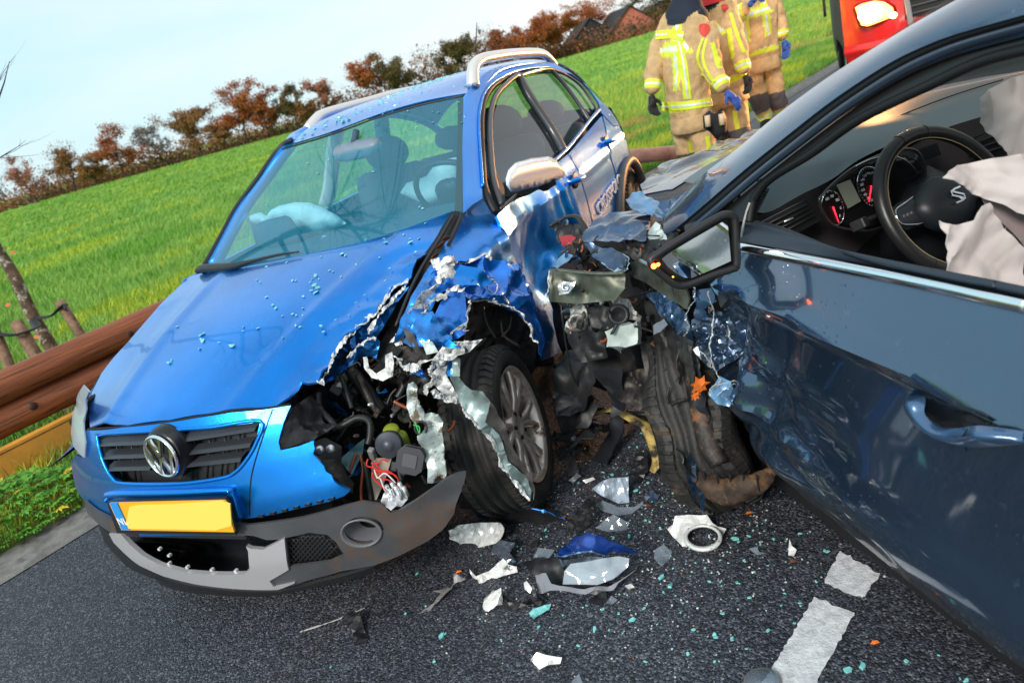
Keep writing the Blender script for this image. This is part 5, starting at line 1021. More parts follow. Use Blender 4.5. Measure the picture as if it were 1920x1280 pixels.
pb = [(466, 411), (472, 402), (488, 398), (501, 406), (510, 394), (522, 386), (554, 379), (580, 380), (600, 387), (629, 402), (649, 419), (630, 427), (610, 433), (592, 443), (579, 445), (545, 415), (500, 420), (470, 426)]
puff('passenger_airbag', car, [H(u, v, x=-.62) for u, v in pb], BAG, .06, .08, (1, 0, .4), .02, amp=.012, fr=7)
puff('airbag_lid', car, [H(u, v, x=-.50) for u, v in ((471, 424), (500, 412), (536, 404), (545, 408), (560, 428), (572, 446), (560, 462), (500, 474), (480, 460))], INTP, .01, .02, (1, 0, 0), .04)
# ---- small glass on the bonnet and roof
def crumb_mesh(seed, m=TEAL):
    r = random.Random(seed); bm = bmesh.new(); n = r.randint(5, 7); t = [2*math.pi*(i+r.uniform(-.3, .3))/n for i in range(n)]; V = []
    for h in (0, .55):
        for a in t: q = (1 if h == 0 else .85)*r.uniform(.75, 1.15); V.append((q*math.cos(a), q*math.sin(a)*.8, h*r.uniform(.8, 1.2)))
    me = bpy.data.meshes.new('glass_crumb'); me.from_pydata(V, [], [tuple(reversed(range(n))), tuple(range(n, 2*n))]+[(i, (i+1) % n, n+(i+1) % n, n+i) for i in range(n)]); me.materials.append(m); me.update(); bm.free(); return me
CM = [crumb_mesh(i) for i in range(9)]
def crumb(p, s, seed, label, group):
    o = bpy.data.objects.new('glass_crumb', CM[seed % 9]); COL.objects.link(o); o.location = tuple(p); o.rotation_euler = (random.uniform(-.3, .3), random.uniform(-.3, .3), random.uniform(0, 6.3)); o.scale = (s, s*random.uniform(.6, 1), s*.7); tag(o, label, 'glass crumb', group); return o
def hoodw(u, v, dz=.002): h = VW.hit(u, v, 2, zH)+np.array([0, 0, dz]); return VW.M@h+VW.o
HC = [(586, 524), (592, 518), (582, 530), (598, 524), (590, 536), (596, 541), (584, 546), (594, 549), (569, 557), (482, 526), (488, 530), (608, 445), (604, 449), (642, 477), (648, 480), (686, 450), (720, 448), (724, 456), (712, 484), (668, 497), (640, 520), (618, 508), (566, 459), (602, 482), (599, 540), (731, 504), (723, 527), (764, 497), (770, 456), (780, 474), (757, 441), (798, 420), (786, 448), (769, 449), (500, 558), (518, 579), (457, 614), (484, 617), (512, 573), (555, 611), (563, 614), (602, 612), (556, 592), (568, 579), (549, 590), (607, 623), (568, 592), (625, 510), (530, 593), (500, 501), (549, 527), (555, 527), (538, 493), (630, 600), (655, 591), (684, 554), (668, 568), (531, 634), (380, 628), (381, 640), (377, 636), (375, 655), (432, 648), (436, 650), (411, 643), (318, 681), (322, 676), (333, 613), (456, 622)]
big = {(592, 518), (590, 536), (596, 541), (381, 640), (380, 628), (642, 477), (594, 549), (321, 680), (436, 650), (608, 445), (770, 456), (318, 681)}
for i, p in enumerate(HC): crumb(hoodw(*p), .0125 if p in big else random.uniform(.0045, .0085), i, ('chunky' if p in big else 'small')+' teal glass crumb on the '+('rear edge of the blue bonnet by the windscreen' if p[1] < 470 else 'left flank of the blue bonnet by the rail' if p[0] < 460 else 'middle of the blue bonnet' if p[1] < 560 else 'front half of the blue bonnet'), 'glass crumbs on the bonnet')
def roofz(x, y): 
    xs = np.array([s[0] for s in st_][::-1]); e = np.interp(x, xs, [s[1] for s in st_][::-1]); c = np.interp(x, xs, [s[2] for s in st_][::-1]); q = np.abs(y)/.57; return e-.015+(c-e+.015)*(1-q**2.1)
V = []; Fc = []; rg = random.Random(2)
for i in range(1500):
    if rg.random() < .7: x, y = -1.15-abs(rg.gauss(0, .35)), .5-abs(rg.gauss(0, .13))
    else: x, y = rg.uniform(-1.9, -.85), rg.uniform(-.5, .5)
    if abs(y) > .53: continue
    s = rg.uniform(.004, .012); z = float(roofz(x, y)); b = len(V); me = CM[i % 9]; a = rg.uniform(0, 6.3); ca, sa = math.cos(a)*s, math.sin(a)*s
    V += [(x+v_.co.x*ca-v_.co.y*sa, y+v_.co.x*sa+v_.co.y*ca, z+v_.co.z*s*.9+.002) for v_ in me.vertices]; Fc += [tuple(b+k for k in p.vertices) for p in me.polygons]
o = mk('roof_glass', V, Fc, TEAL, None, False); o.location = VW.o; o.rotation_euler = (0, 0, VW.yaw); tag(o, 'shattered teal glass strewn over the blue roof', 'broken glass', kind='stuff')
WC = [(765, 208), (758, 247), (811, 210), (663, 253), (736, 209), (723, 207), (718, 214), (782, 238), (617, 299), (608, 274), (634, 275), (577, 307), (628, 337), (662, 255), (732, 238), (812, 230), (822, 211), (787, 388), (792, 391), (700, 322), (780, 228), (735, 230), (860, 192), (862, 212), (866, 230), (500, 385), (596, 325)]
for i, (u, v) in enumerate(WC):
    h = VW.hit(u, v, 0, lambda y, z: xW(y, z)+.004); crumb(VW.M@h+VW.o, random.uniform(.004, .008), i, 'small pale crumb of glass on the '+('driver\'s side' if u > 690 else 'passenger side')+' of the blue car\'s windscreen', 'glass crumbs on the windscreen')
# ================================================================ DARK BLUE CAR
NAVY = mat('navy_paint', (.034, .072, .135), .20, metal=.75, coat=1, var=.2, vs=1.2, bump=.05, bs=150, bdist=.001, dirt=(.06, .12, .20), ds=22, dl=.64, coat_rough=.05, drops=.8, cior=1.8)
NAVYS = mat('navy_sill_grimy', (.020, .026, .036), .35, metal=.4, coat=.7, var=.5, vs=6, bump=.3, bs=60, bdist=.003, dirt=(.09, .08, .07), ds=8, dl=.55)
NAVY2 = mat('crushed_navy_paint', (.020, .055, .12), .25, metal=.5, coat=1, var=.7, vs=10, bump=.35, bs=25, bdist=.01, dirt=(.45, .5, .56), ds=22, dl=.63)
LBL = mat('pale_blue_scuff', (.12, .25, .42), .3, metal=.5, coat=.6, var=.4, vs=16, bump=.3, bs=40)
DASH = mat('dash_soft', (.085, .125, .145), .50, bump=.25, bs=420, bdist=.0006); DASH2 = mat('dash_lower', (.085, .075, .08), .5, bump=.2, bs=400, bdist=.0006)
LEA = mat('wheel_leather', (.018, .018, .019), .34, bump=.3, bs=300, bdist=.0008); TRM = mat('pillar_black', (.010, .010, .011), .42); RUBB = mat('seal_rubber', (.006, .006, .007), .55)
CLOTH = mat('curtain_cloth', (.56, .50, .49), .9, var=.10, vs=5, bump=.25, bs=220, bdist=.001, sheen=.3)
sc = empty('dark_blue_car', (ST.o[0], ST.o[1], 0), ST.yaw, label='dark blue car with torn-off front corner, open side window and steering wheel in view', cat='car')
T_ = lambda u, v, **k: ST.at(u, v, **k)
def spl(pts, d): return [ST.dep(p[0], p[1], p[2] if len(p) > 2 else d) for p in pts]
def sr(name, pts, d, m, amp, seed, sp=.012, fr=13, thick=.002, **k):
    k.setdefault('smooth', True); sp = min(sp, .010); return sheet(name, sc, spl(pts, d), m, sp, amp, fr, thick, seed, **k)
_sk = knots([.12, .20, .24, .30, .36, .42, .50, .62, .74, .775, .79, .82, .88, .95, 1.0], [.70, .79, .830, .862, .885, .888, .868, .856, .860, .868, .885, .872, .836, .796, .768])
def gS(x, z):
    z = np.asarray(z, float); x = np.asarray(x, float); zz = z-(x+1.2)*.045      # crease and belt fall slightly forward
    lo = _sk(np.clip(zz, .12, 1.0)); return np.where(zz < 1.0, lo, .768-(zz-1.0)*.44)-.03*np.clip(x+.75, 0, 1)**1.2-.06*np.clip(-x-2.6, 0, 1.2)**2
def dents(P):
    x, z = P[:, 0], P[:, 2]; w = np.clip((x+1.02)/.34, 0, 1)*np.clip((.90-z)/.12, 0, 1); w2 = np.exp(-(((x+1.0)/.15)**2+((z-.44)/.10)**2))
    P[:, 1] += fold(P, .055, 3.0, 2)*w-.05*w*np.clip((x+.75)/.15, 0, 1)-.02*w2+fold(P, .014, 9, 4)*w*np.clip((x+.85)/.2, 0, 1)
    # two sharp pressed lines running back and down from the hit
    for (x0, z0, x1, z1, a) in ((-.74, .50, -1.16, .40, .014), (-.72, .60, -1.12, .52, -.012), (-.80, .66, -1.10, .60, .010), (-.70, .42, -1.22, .33, -.010), (-.78, .76, -.98, .50, .014)):
        t = np.clip(((x-x0)*(x1-x0)+(z-z0)*(z1-z0))/((x1-x0)**2+(z1-z0)**2), 0, 1); d = np.hypot(x-x0-t*(x1-x0), z-z0-t*(z1-z0)); P[:, 1] += a*np.exp(-(d/.014)**2)*(1-t*.6)
    return P
# door skin
front_edge = jag([(1386, 462), (1372, 505), (1345, 532), (1322, 548), (1330, 590), (1340, 640), (1332, 690), (1345, 730), (1368, 762), (1330, 775), (1318, 800), (1335, 850), (1372, 895), (1402, 915)], 4, 9, 3)
door_ = front_edge+[(1419, 922), (1470, 945), (1545, 990), (1600, 1025), (1700, 1095), (1800, 1165), (1915, 1250), (-1.80, .21, 'L'), (-1.80, .945, 'L'), (1920, 572), (1860, 558), (1785, 542), (1655, 516), (1550, 494), (1460, 477)]
dm = [NAVY, NAVYS]
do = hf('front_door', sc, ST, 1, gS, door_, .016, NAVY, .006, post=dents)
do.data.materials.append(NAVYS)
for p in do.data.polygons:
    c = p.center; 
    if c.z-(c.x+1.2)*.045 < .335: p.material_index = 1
# rest of the body side and roof, mostly outside the frame
hf('rear_side', sc, ST, 1, gS, [(-1.81, .21, 'L'), (-2.25, .21, 'L')]+[(-2.6+.37*math.cos(t), .31+.36*math.sin(t), 'L') for t in np.linspace(0.1, 3.1, 12)]+[(-3.25, .3, 'L'), (-3.35, .6, 'L'), (-3.2, .95, 'L'), (-1.81, .975, 'L')], .06, NAVY, .01)
yL_ = lambda x, z: -gS(x, z)
hf('far_side', sc, ST, 1, yL_, [(.35, .55, 'L'), (.36, .3, 'L')]+[(.37*math.cos(t), .31+.36*math.sin(t), 'L') for t in np.linspace(.1, 3.1, 10)]+[(-.45, .2, 'L'), (-2.2, .2, 'L')]+[(-2.6+.37*math.cos(t), .31+.36*math.sin(t), 'L') for t in np.linspace(0.1, 3.1, 10)]+[(-3.3, .3, 'L'), (-3.35, .6, 'L'), (-3.2, .93, 'L'), (-.5, .96, 'L'), (.2, .86, 'L')], .06, NAVY, .01, flip=True)
patch('roof', sc, [[(-1.25+.0, .56, 1.385), (-1.16, .3, 1.415), (-1.13, 0, 1.42), (-1.16, -.3, 1.415), (-1.25, -.56, 1.385)], [(-1.7, .57, 1.42), (-1.7, .3, 1.455), (-1.7, 0, 1.465), (-1.7, -.3, 1.455), (-1.7, -.57, 1.42)], [(-2.6, .54, 1.38), (-2.6, .3, 1.42), (-2.6, 0, 1.43), (-2.6, -.3, 1.42), (-2.6, -.54, 1.38)], [(-3.2, .52, 1.12), (-3.25, .3, 1.14), (-3.3, 0, 1.15), (-3.25, -.3, 1.14), (-3.2, -.52, 1.12)]], NAVY, 5, 6, .01)
patch('tailgate', sc, [[(-3.2, .60, 1.12), (-3.3, 0, 1.15), (-3.2, -.60, 1.12)], [(-3.38, .68, .8), (-3.45, 0, .8), (-3.38, -.68, .8)], [(-3.34, .70, .3), (-3.42, 0, .3), (-3.34, -.70, .3)]], NAVY, 6, 5, .01)
box('floor_pan', sc, (-1.45, 0, .16), (3.3, 1.5, .12), DARK); box('firewall', sc, (-.35, 0, .58), (.06, 1.3, .7), DARK)  # floor pan set low to block headlamp light passing under the car
for y in (.36, -.36):
    s_ = bpy.data.objects.new('front_seat', None); COL.objects.link(s_); s_.parent = sc; s_.location = (-1.62, y, 0)
    box('seat_base', s_, (0, 0, .46), (.52, .5, .16), CLOTH if 0 else INT, bev=.05); box('backrest', s_, (-.30, 0, .80), (.14, .5, .62), INT, (0, -.28, 0), .06)
wheel((-2.6, .74, .31), (0, 1, 0), sc, R=.31); wheel((-2.6, -.74, .31), (0, -1, 0), sc, R=.31); wheel((0.05, -.74, .31), (0, -1, 0), sc, R=.31)
# belt chrome, inner door top
def sline(name, pts, g, ax, r_, m, off=.002, n=6, flat=None, seg=8):
    Q = []
    for p in dens(pts, n): h = ST.hit(p[0], p[1], ax, g); h[ax] += off; Q.append(h)
    return tube(name, sc, Q, r_, m, seg, 1, flat=flat)
sline('belt_chrome', [(1384, 459), (1460, 474), (1550, 491), (1655, 511), (1785, 537), (1860, 554), (1935, 570)], gS, 1, .0125, CHROME, .010, 6, ((0, 1, .2), .6))
inner = [(1384, 455), (1390, 420), (1400, 412), (1450, 427), (1500, 446), (1567, 472), (1670, 502), (1783, 526), (1850, 540), (1935, 558), (1935, 566), (1860, 550), (1785, 533), (1655, 507), (1550, 487), (1460, 470)]
dtop = [ST.hit(u, v, 1, gS) for u, v in ((1384, 457), (1460, 471), (1550, 488), (1655, 508), (1785, 534), (1860, 551), (1935, 568))]
dtop = [p+np.array([0, -.006, .004]) for p in dtop]; last = dtop[-1]; dtop.append(last+np.array([-.5, 0, .01]))
def shelf(p, i): u = [.0, .0, .0, 0, 0, 0, 0, 0][i]; return p
topin = [T_(u, v, z=float(dtop[i][2])+.012) for i, (u, v) in enumerate(((1393, 414), (1462, 431), (1560, 470), (1660, 499), (1785, 527), (1860, 541), (1935, 558)))]; topin.append(topin[-1]+np.array([-.5, 0, .01]))
patch('door_top', sc, [dtop, [(a+b)/2+np.array([0, 0, .016]) for a, b in zip(dtop, topin)], topin, [p+np.array([0, -.015, -.03]) for p in topin], [p+np.array([0, -.02, -.35]) for p in topin]], mat('door_top', (.020, .030, .045), .45, bump=.2, bs=300, bdist=.0006), 5, 4)
# door handle in its cup
HN = mat('handle_paint', (.05, .12, .24), .28, metal=.5, coat=1)
hh = ST.hit(1800, 785, 1, gS)
cup = [ST.hit(u, v, 1, gS)+np.array([0, .003, 0]) for u, v in ((1716, 738), (1745, 742), (1790, 756), (1838, 770), (1866, 786), (1856, 800), (1815, 806), (1765, 796), (1735, 776))]
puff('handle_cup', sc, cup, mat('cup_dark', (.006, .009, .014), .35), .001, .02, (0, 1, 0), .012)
yh = lambda u, v, o: ST.hit(u, v, 1, gS)+np.array([0, o, 0])
patch('door_handle', sc, [[yh(1702, 740, .002), yh(1716, 762, .004), yh(1742, 784, .012), yh(1786, 812, .026), yh(1842, 827, .03), yh(1885, 829, .022), yh(1935, 832, .004)],
     [yh(1706, 739, .012), yh(1722, 755, .030), yh(1748, 776, .040), yh(1790, 800, .048), yh(1846, 812, .05), yh(1888, 818, .042), yh(1935, 824, .012)],
     [yh(1716, 738, .016), yh(1736, 742, .036), yh(1754, 764, .044), yh(1792, 789, .050), yh(1840, 796, .052), yh(1880, 800, .044), yh(1930, 816, .012)],
     [yh(1722, 738, .006), yh(1744, 742, .010), yh(1762, 764, .030), yh(1794, 786, .036), yh(1836, 785, .040), yh(1868, 784, .03), yh(1925, 806, .004)]], HN, 6, 5)
tube('handle_joint', sc, [yh(1866, 782, .050), yh(1858, 800, .053), yh(1852, 826, .040)], .0012, DARK, 5, 3)
puff('lock_cap', sc, [yh(1735+12*math.cos(t), 757+14*math.sin(t), .016) for t in np.linspace(0, 6.283, 13)[:-1]], HN, .012, .005, (0, 1, 0), .01)
# ---- pillar band, frame
def gP(x, z): return .815-(np.asarray(z, float)-.96)*.42+.0*x
band = [(1258, 388), (1277, 367), (1327, 320), (1377, 283), (1460, 213), (1500, 183), (1560, 140), (1610, 108), (1660, 77), (1725, 38), (1793, 0), (1850, -32), (1935, -60), (1935, 25), (1880, 37), (1800, 62), (1730, 88), (1660, 123), (1610, 154), (1560, 188), (1500, 236), (1460, 267), (1393, 321), (1327, 378), (1293, 407), (1262, 436), (1240, 440)]
def roll(P): return P
bpost = lambda P: P
def bandpatch(name, A, Bm, m, bulge, r0=0., nv=5, lean=0.):
    """strip between two pixel lines on the pillar surface, bulged outwards across its width"""
    n = 40; a = dens(A, 8); b = dens(Bm, 8); 
    ia = np.linspace(0, len(a)-1, n); a = [a[int(i)]*(1-i % 1)+a[min(int(i)+1, len(a)-1)]*(i % 1) for i in ia]; ib = np.linspace(0, len(b)-1, n); b = [b[int(i)]*(1-i % 1)+b[min(int(i)+1, len(b)-1)]*(i % 1) for i in ib]
    V = []; Fc = []; k = 7
    for i in range(n):
        pa, pb = ST.hit(a[i][0], a[i][1], 1, lambda x, z: gP(x, z)-lean), ST.hit(b[i][0], b[i][1], 1, gP)
        for j in range(k):
            t = j/(k-1); p = pa+(pb-pa)*t; p = p+np.array([.0, 1, .35])*bulge*(1-(2*t-1)**2)+np.array([0, r0, 0]); V.append(p)
        # turn the outer edge inwards
    for i in range(n-1):
        for j in range(k-1): Fc.append((i*k+j, i*k+j+1, (i+1)*k+j+1, (i+1)*k+j))
    return mk(name, V, Fc, m, sc, True, .02, off=-1)
up = [(1258, 388), (1277, 367), (1327, 320), (1377, 283), (1460, 213), (1560, 140), (1660, 77), (1725, 38), (1793, 0), (1850, -30), (1935, -62)]
mid_ = [(1245, 438), (1262, 432), (1293, 407), (1327, 378), (1393, 321), (1460, 267), (1560, 189), (1660, 123), (1730, 88), (1800, 62), (1935, 24)]
bandpatch('roof_pillar', up, mid_, NAVY, .010, lean=.055)
m1 = [(1275, 425), (1293, 409), (1327, 380), (1393, 323), (1460, 269), (1560, 191), (1660, 125), (1730, 90), (1800, 64), (1935, 26)]
m2 = [(1283, 432), (1300, 417), (1335, 388), (1400, 332), (1468, 277), (1568, 200), (1668, 135), (1738, 100), (1808, 74), (1935, 38)]
m3 = [(1290, 440), (1310, 424), (1345, 395), (1410, 340), (1478, 286), (1578, 210), (1678, 146), (1748, 112), (1815, 88), (1935, 55)]
m4 = [(1384, 420), (1388, 396), (1394, 376), (1424, 344), (1496, 300), (1585, 236), (1640, 207), (1711, 174), (1819, 125), (1935, 98)]
bandpatch('pillar_seal', m1, m2, RUBB, .006, -.012); bandpatch('door_frame', m2, m3, mat('frame_navy', (.02, .032, .055), .3, coat=.5), .006, -.006); bandpatch('pillar_trim', m3, m4, TRM, .004, -.03)
sline('frame_seal', [(1384, 424), (1389, 394), (1397, 374), (1424, 342), (1496, 297), (1585, 233), (1711, 171), (1819, 122), (1935, 95)], gP, 1, .010, RUBB, -.03)
sr('sail_panel', [(1292, 410, 1.98), (1340, 372, 1.9), (1378, 356, 1.82), (1384, 420, 1.76), (1382, 458, 1.74), (1340, 440, 1.80), (1290, 440, 1.9)], 1.8, TRM, 0, 1, smooth=True, thick=.02)
sline('white_seal', [(1375, 478), (1378, 440), (1384, 410), (1392, 385)], gP, 1, .003, mat('pale_seal', (.4, .38, .36), .6), -.02)
# ---- dashboard
zd_ = 1.0
def D(u, v, z): return T_(u, v, z=z)
def X(u, v, x): return T_(u, v, x=x)
# top pad rises to the hood over the dials
patch('dash_top', sc, [[D(1400, 392, .955), (-.50, .66, .965), (-.12, .62, .955)], [X(1440, 398, -.66), (-.48, .55, .985), (-.06, .5, .965)], [X(1500, 366, -.70), (-.55, .45, 1.01), (-.03, .4, .97)], [X(1560, 336, -.72), (-.55, .36, 1.03), (-.0, .3, .975)], [X(1610, 300, -.72), (-.55, .28, 1.035), (0, .2, .98)], [X(1680, 268, -.70), (-.52, .15, 1.02), (0, .1, .98)], [X(1750, 252, -.64), (-.45, 0, .995), (0.02, -.1, .98)], [X(1830, 222, -.66), (-.45, -.25, .985), (.0, -.3, .975)], [(-.62, -.60, .94), (-.4, -.6, .97), (-.1, -.6, .955)]], DASH, 6, 6)
patch('dash_face', sc, [[X(1392, 412, -.68), X(1402, 430, -.66), X(1430, 470, -.62)], [X(1440, 398, -.66), X(1450, 436, -.64), X(1474, 490, -.60)], [X(1500, 366, -.70), X(1512, 420, -.64), X(1530, 500, -.58)], [X(1530, 352, -.71), X(1548, 430, -.63), X(1575, 500, -.58)], [X(1660, 300, -.66), X(1650, 430, -.58), X(1660, 540, -.52)], [X(1750, 252, -.64), X(1740, 400, -.55), X(1740, 560, -.5)], [X(1830, 222, -.66), X(1840, 300, -.6), X(1850, 500, -.5)], [(-.62, -.60, .94), (-.6, -.6, .85), (-.55, -.6, .5)]], DASH2, 6, 6)
box('dash_core', sc, (-.38, 0, .72), (.40, 1.3, .36), DARK)
tube('dash_seam', sc, [D(1420, 340, .985), D(1500, 300, 1.0), D(1585, 262, 1.005), D(1690, 216, 1.0), D(1790, 178, .99), D(1880, 150, .985)], .002, DARK, 5, 5)
tube('dash_edge', sc, [X(1396, 402, -.69), X(1430, 345, -.55), X(1480, 312, -.46), X(1540, 282, -.38)], .002, DARK, 5, 5)
# side demister grille
vp = [(1406, 391), (1426, 352), (1440, 357), (1420, 392)]
quadm = lambda name, pts, m, x, t=.003: mk(name, [X(u, v, x) for u, v in pts], [tuple(range(len(pts)))], m, sc, False, t, off=0)
quadm('demister_frame', [(1403, 392), (1424, 348), (1443, 354), (1422, 396)], DASH, -.695); quadm('demister_hole', vp, DARK, -.699)
for i in range(8):
    t = (i+.5)/8; a = (1406+(1426-1406)*t, 391+(352-391)*t); b = (1420+(1440-1420)*t, 392+(357-392)*t); tube('demister_slat', sc, [X(*a, -.703), X(*b, -.703)], .0016, DASH, 5, 1)
# outer air vent
quadm('vent_bezel', [(1420, 420), (1510, 374), (1540, 412), (1474, 447), (1462, 442)], mat('vent_bezel', (.014, .015, .017), .35), -.716, .006); quadm('vent_hole', [(1428, 419), (1508, 380), (1531, 409), (1474, 439)], DARK, -.7205)
for i in range(4):
    t = (i+.6)/4.4; a = (1428+(1474-1428)*t, 419+(439-419)*t); b = (1508+(1531-1508)*t, 380+(409-380)*t); tube('vent_slat', sc, [X(*a, -.726), X(*b, -.726)], .0045, BLACK, 6, 1, flat=((0, 0, 1), .5))
tube('vent_tab', sc, [X(1470, 416, -.734), X(1487, 409, -.734)], .003, ALU, 6, 1)
# instrument cluster: hood, panel, dials
cl_out = [(1536, 376), (1543, 366), (1555, 352), (1590, 322), (1630, 300), (1680, 282), (1720, 285), (1735, 330), (1710, 400), (1640, 430), (1612, 432), (1580, 428), (1560, 420), (1545, 402)]
puff('cluster_housing', sc, [X(u, v, -.735) for u, v in cl_out], mat('cluster_black', (.008, .008, .009), .25), .003, .03, (-1, 0, 0), .02)
tube('cluster_bezel', sc, [X(u, v, -.742) for u, v in cl_out], .004, mat('bezel_dark', (.03, .028, .027), .3, coat=.6), 8, 4, closed=True)
tube('cluster_arc', sc, [X(u, v, -.747) for u, v in ((1604, 312), (1635, 298), (1670, 292), (1700, 302), (1722, 325))], .0016, CHROME, 6, 5)
FACE = mat('dial_face', (.006, .006, .007), .35); RGL = mat('red_needle', (.9, .02, .03), .5, emis=(1, .02, .05), es=1.5); DWH = mat('dial_white', (.7, .7, .72), .5)
def dial(name, cu, cv, ru, rv, x, tilt, nums, n0, n1, needle):
    d = bpy.data.objects.new(name, None); COL.objects.link(d); d.parent = sc
    E_ = lambda t, q=1.: X(cu+q*(ru*math.cos(t)*math.cos(tilt)-rv*math.sin(t)*math.sin(tilt)), cv+q*(ru*math.cos(t)*math.sin(tilt)+rv*math.sin(t)*math.cos(tilt)), x)
    ring = [E_(t) for t in np.linspace(0, 6.283, 33)[:-1]]; mk('dial_face', [p+np.array([.0005, 0, 0]) for p in ring], [tuple(range(32))], FACE, d, False); tube('dial_ring', d, ring, .0013, CHROME, 6, 1, closed=True)
    fx = Vector((0, -1, 0)); fy = Vector((.15, 0, 1)).normalized(); R_ = Matrix((fx, fy, fx.cross(fy))).transposed()
    for i, s in enumerate(nums):
        t = n0+(n1-n0)*i/(len(nums)-1); text('dial_number', d, s, E_(t, .68)+np.array([-.0012, 0, 0]), R_, .0098 if len(s) < 3 else .008, DWH, .0002)
        for q in (t, t+(n1-n0)/(len(nums)-1)/2): tube('dial_tick', d, [E_(q, .90)+np.array([-.001, 0, 0]), E_(q, .98)+np.array([-.001, 0, 0])], .0004, DWH, 4, 1)
    tube('needle', d, [X(cu, cv-2, x-.003), E_(needle, .85)+np.array([-.003, 0, 0])], [.0022, .0012], RGL, 6, 1); lathe('needle_hub', d, X(cu, cv-2, x), (-1, 0, 0), [(.008, 0), (.008, .004), (.006, .005), (.0055, .003), (0, .003)], mat('hub_grey', (.1, .09, .09), .4), 20)
    return d
dial('rev_counter', 1562, 390, 20, 33, -.745, -.25, ['60', '70', '80', 'E', 'F'], -2.1, .9, 1.45)
dial('speedometer', 1634, 350, 26, 38, -.742, -.25, ['20', '30', '40', '60', '80', '100', '120', '140', '160'], 1.9, 5.0, 2.2)
quadm('display', [(1569, 347), (1594, 337), (1614, 377), (1590, 391)], mat('display_grey', (.12, .13, .10), .5, emis=(.5, .55, .45), es=.06), -.747, .002)
tube('stalk', sc, [X(1660, 398, -.72), X(1635, 410, -.80), X(1612, 421, -.83)], [.008, .008, .010], BLACK, 8, 4); box('stalk_end', sc, X(1612, 421, -.83), (.035, .03, .026), BLACK, (.2, .4, .6), .004)
puff('column_cowl', sc, [X(u, v, -.72) for u, v in ((1650, 420), (1690, 340), (1740, 310), (1790, 330), (1800, 430), (1760, 510), (1690, 520), (1650, 480))], mat('cowl_black', (.012, .014, .018), .45), .09, .02, (-1, 0, .2), .03)
# ---- steering wheel
swc = np.array([-.852, .322, .872]); az_, el_ = .114, .50; sn = Vector((-math.cos(el_)*math.cos(az_), -math.cos(el_)*math.sin(az_), math.sin(el_))); SB = Matrix([Vector((0, 0, 1)).cross(sn).normalized(), sn.cross(Vector((0, 0, 1)).cross(sn).normalized()), sn]).transposed()
stw = bpy.data.objects.new('steering_wheel', None); COL.objects.link(stw); stw.parent = sc; stw.matrix_local = Matrix.Translation(Vector(swc))@SB.to_4x4()
RW = .180
ring = [(RW*math.cos(t), RW*math.sin(t), 0) for t in np.linspace(0, 2*math.pi, 49)[:-1]]
tube('wheel_rim', stw, ring, .0165, LEA, 14, 1, closed=True)
tube('rim_stitching', stw, [(x*.905, y*.905, .006) for x, y, z in ring], .0012, mat('stitch_gold', (.35, .27, .15), .6), 5, 1, closed=True)
for t in (1.35, 1.8, 3.9, 5.5): tube('rim_joint', stw, [(math.cos(t)*(RW+.0168*math.cos(a)), math.sin(t)*(RW+.0168*math.cos(a)), .0168*math.sin(a)) for a in np.linspace(0, 6.283, 15)[:-1]], .001, DARK, 5, 1, closed=True)
def sp2(name, pts, m, f, b, sp=.012): return puff(name, stw, [(x, y, z) for x, y, z in pts], m, f, b, (0, 0, 1), sp)
BOS = mat('boss_black', (.016, .020, .026), .42, bump=.15, bs=400, bdist=.0005)
sp2('wheel_boss', [(.085*math.cos(t)*(1+.12*math.cos(2*t)), .075*math.sin(t)-.002, -.012) for t in np.linspace(0, 6.283, 25)[:-1]], BOS, .042, .03)
for s in (1, -1):
    sp2('wheel_spoke', [(s*.06, .045, -.016), (s*.12, .042, -.012), (s*.172, .030, -.004), (s*.174, -.018, -.004), (s*.13, -.03, -.012), (s*.07, -.035, -.016)], BOS, .014, .012)
    tube('spoke_trim', stw, [(s*.085, .040, .004), (s*.118, .034, .006), (s*.152, .026, .006), (s*.156, -.006, .006), (s*.12, -.022, .006), (s*.095, -.026, .004)], .0016, CHROME, 6, 4)
    for i in range(3): lathe('spoke_button', stw, (s*(.11+.012*i), .006, .002), (0, 0, 1), [(.005, 0), (.0045, .002), (0, .0024)], DASH2, 10)
sp2('lower_spoke', [(-.035, -.06, -.012), (.035, -.06, -.012), (.022, -.12, -.008), (.018, -.172, -.004), (-.018, -.172, -.004), (-.022, -.12, -.008)], BOS, .012, .01)
tube('spoke_trim', stw, [(-.03, -.075, .0), (-.02, -.12, .004), (-.014, -.155, .004), (.014, -.155, .004), (.02, -.12, .004), (.03, -.075, .0)], .0014, CHROME, 6, 4)
# the slashed S of the badge
def bar(pts, w, z=.034):
    V = []; Fc = []
    for i, p in enumerate(pts):
        a = np.array(pts[max(i-1, 0)]); b = np.array(pts[min(i+1, len(pts)-1)]); d = (b-a)/np.linalg.norm(b-a); n = np.array([-d[1], d[0]])*w/2
        V += [(*(np.array(p)-n), z), (*(np.array(p)+n), z), (*(np.array(p)+n*.7), z+.003), (*(np.array(p)-n*.7), z+.003)]
        if i: k = i*4-4; Fc += [(k+j, k+(j+1) % 4, k+4+(j+1) % 4, k+4+j) for j in range(4)]
    Fc += [(3, 2, 1, 0), tuple(len(V)-4+j for j in range(4))]; mk('badge_bar', V, Fc, CHROME, stw, False)
bar([(.017, .016), (-.002, .016), (-.014, .013), (-.016, .004), (-.004, -.003), (.010, -.012)], .006); bar([(-.017, -.016), (.002, -.016), (.014, -.013), (.016, -.004), (.004, .003), (-.010, .012)], .006)
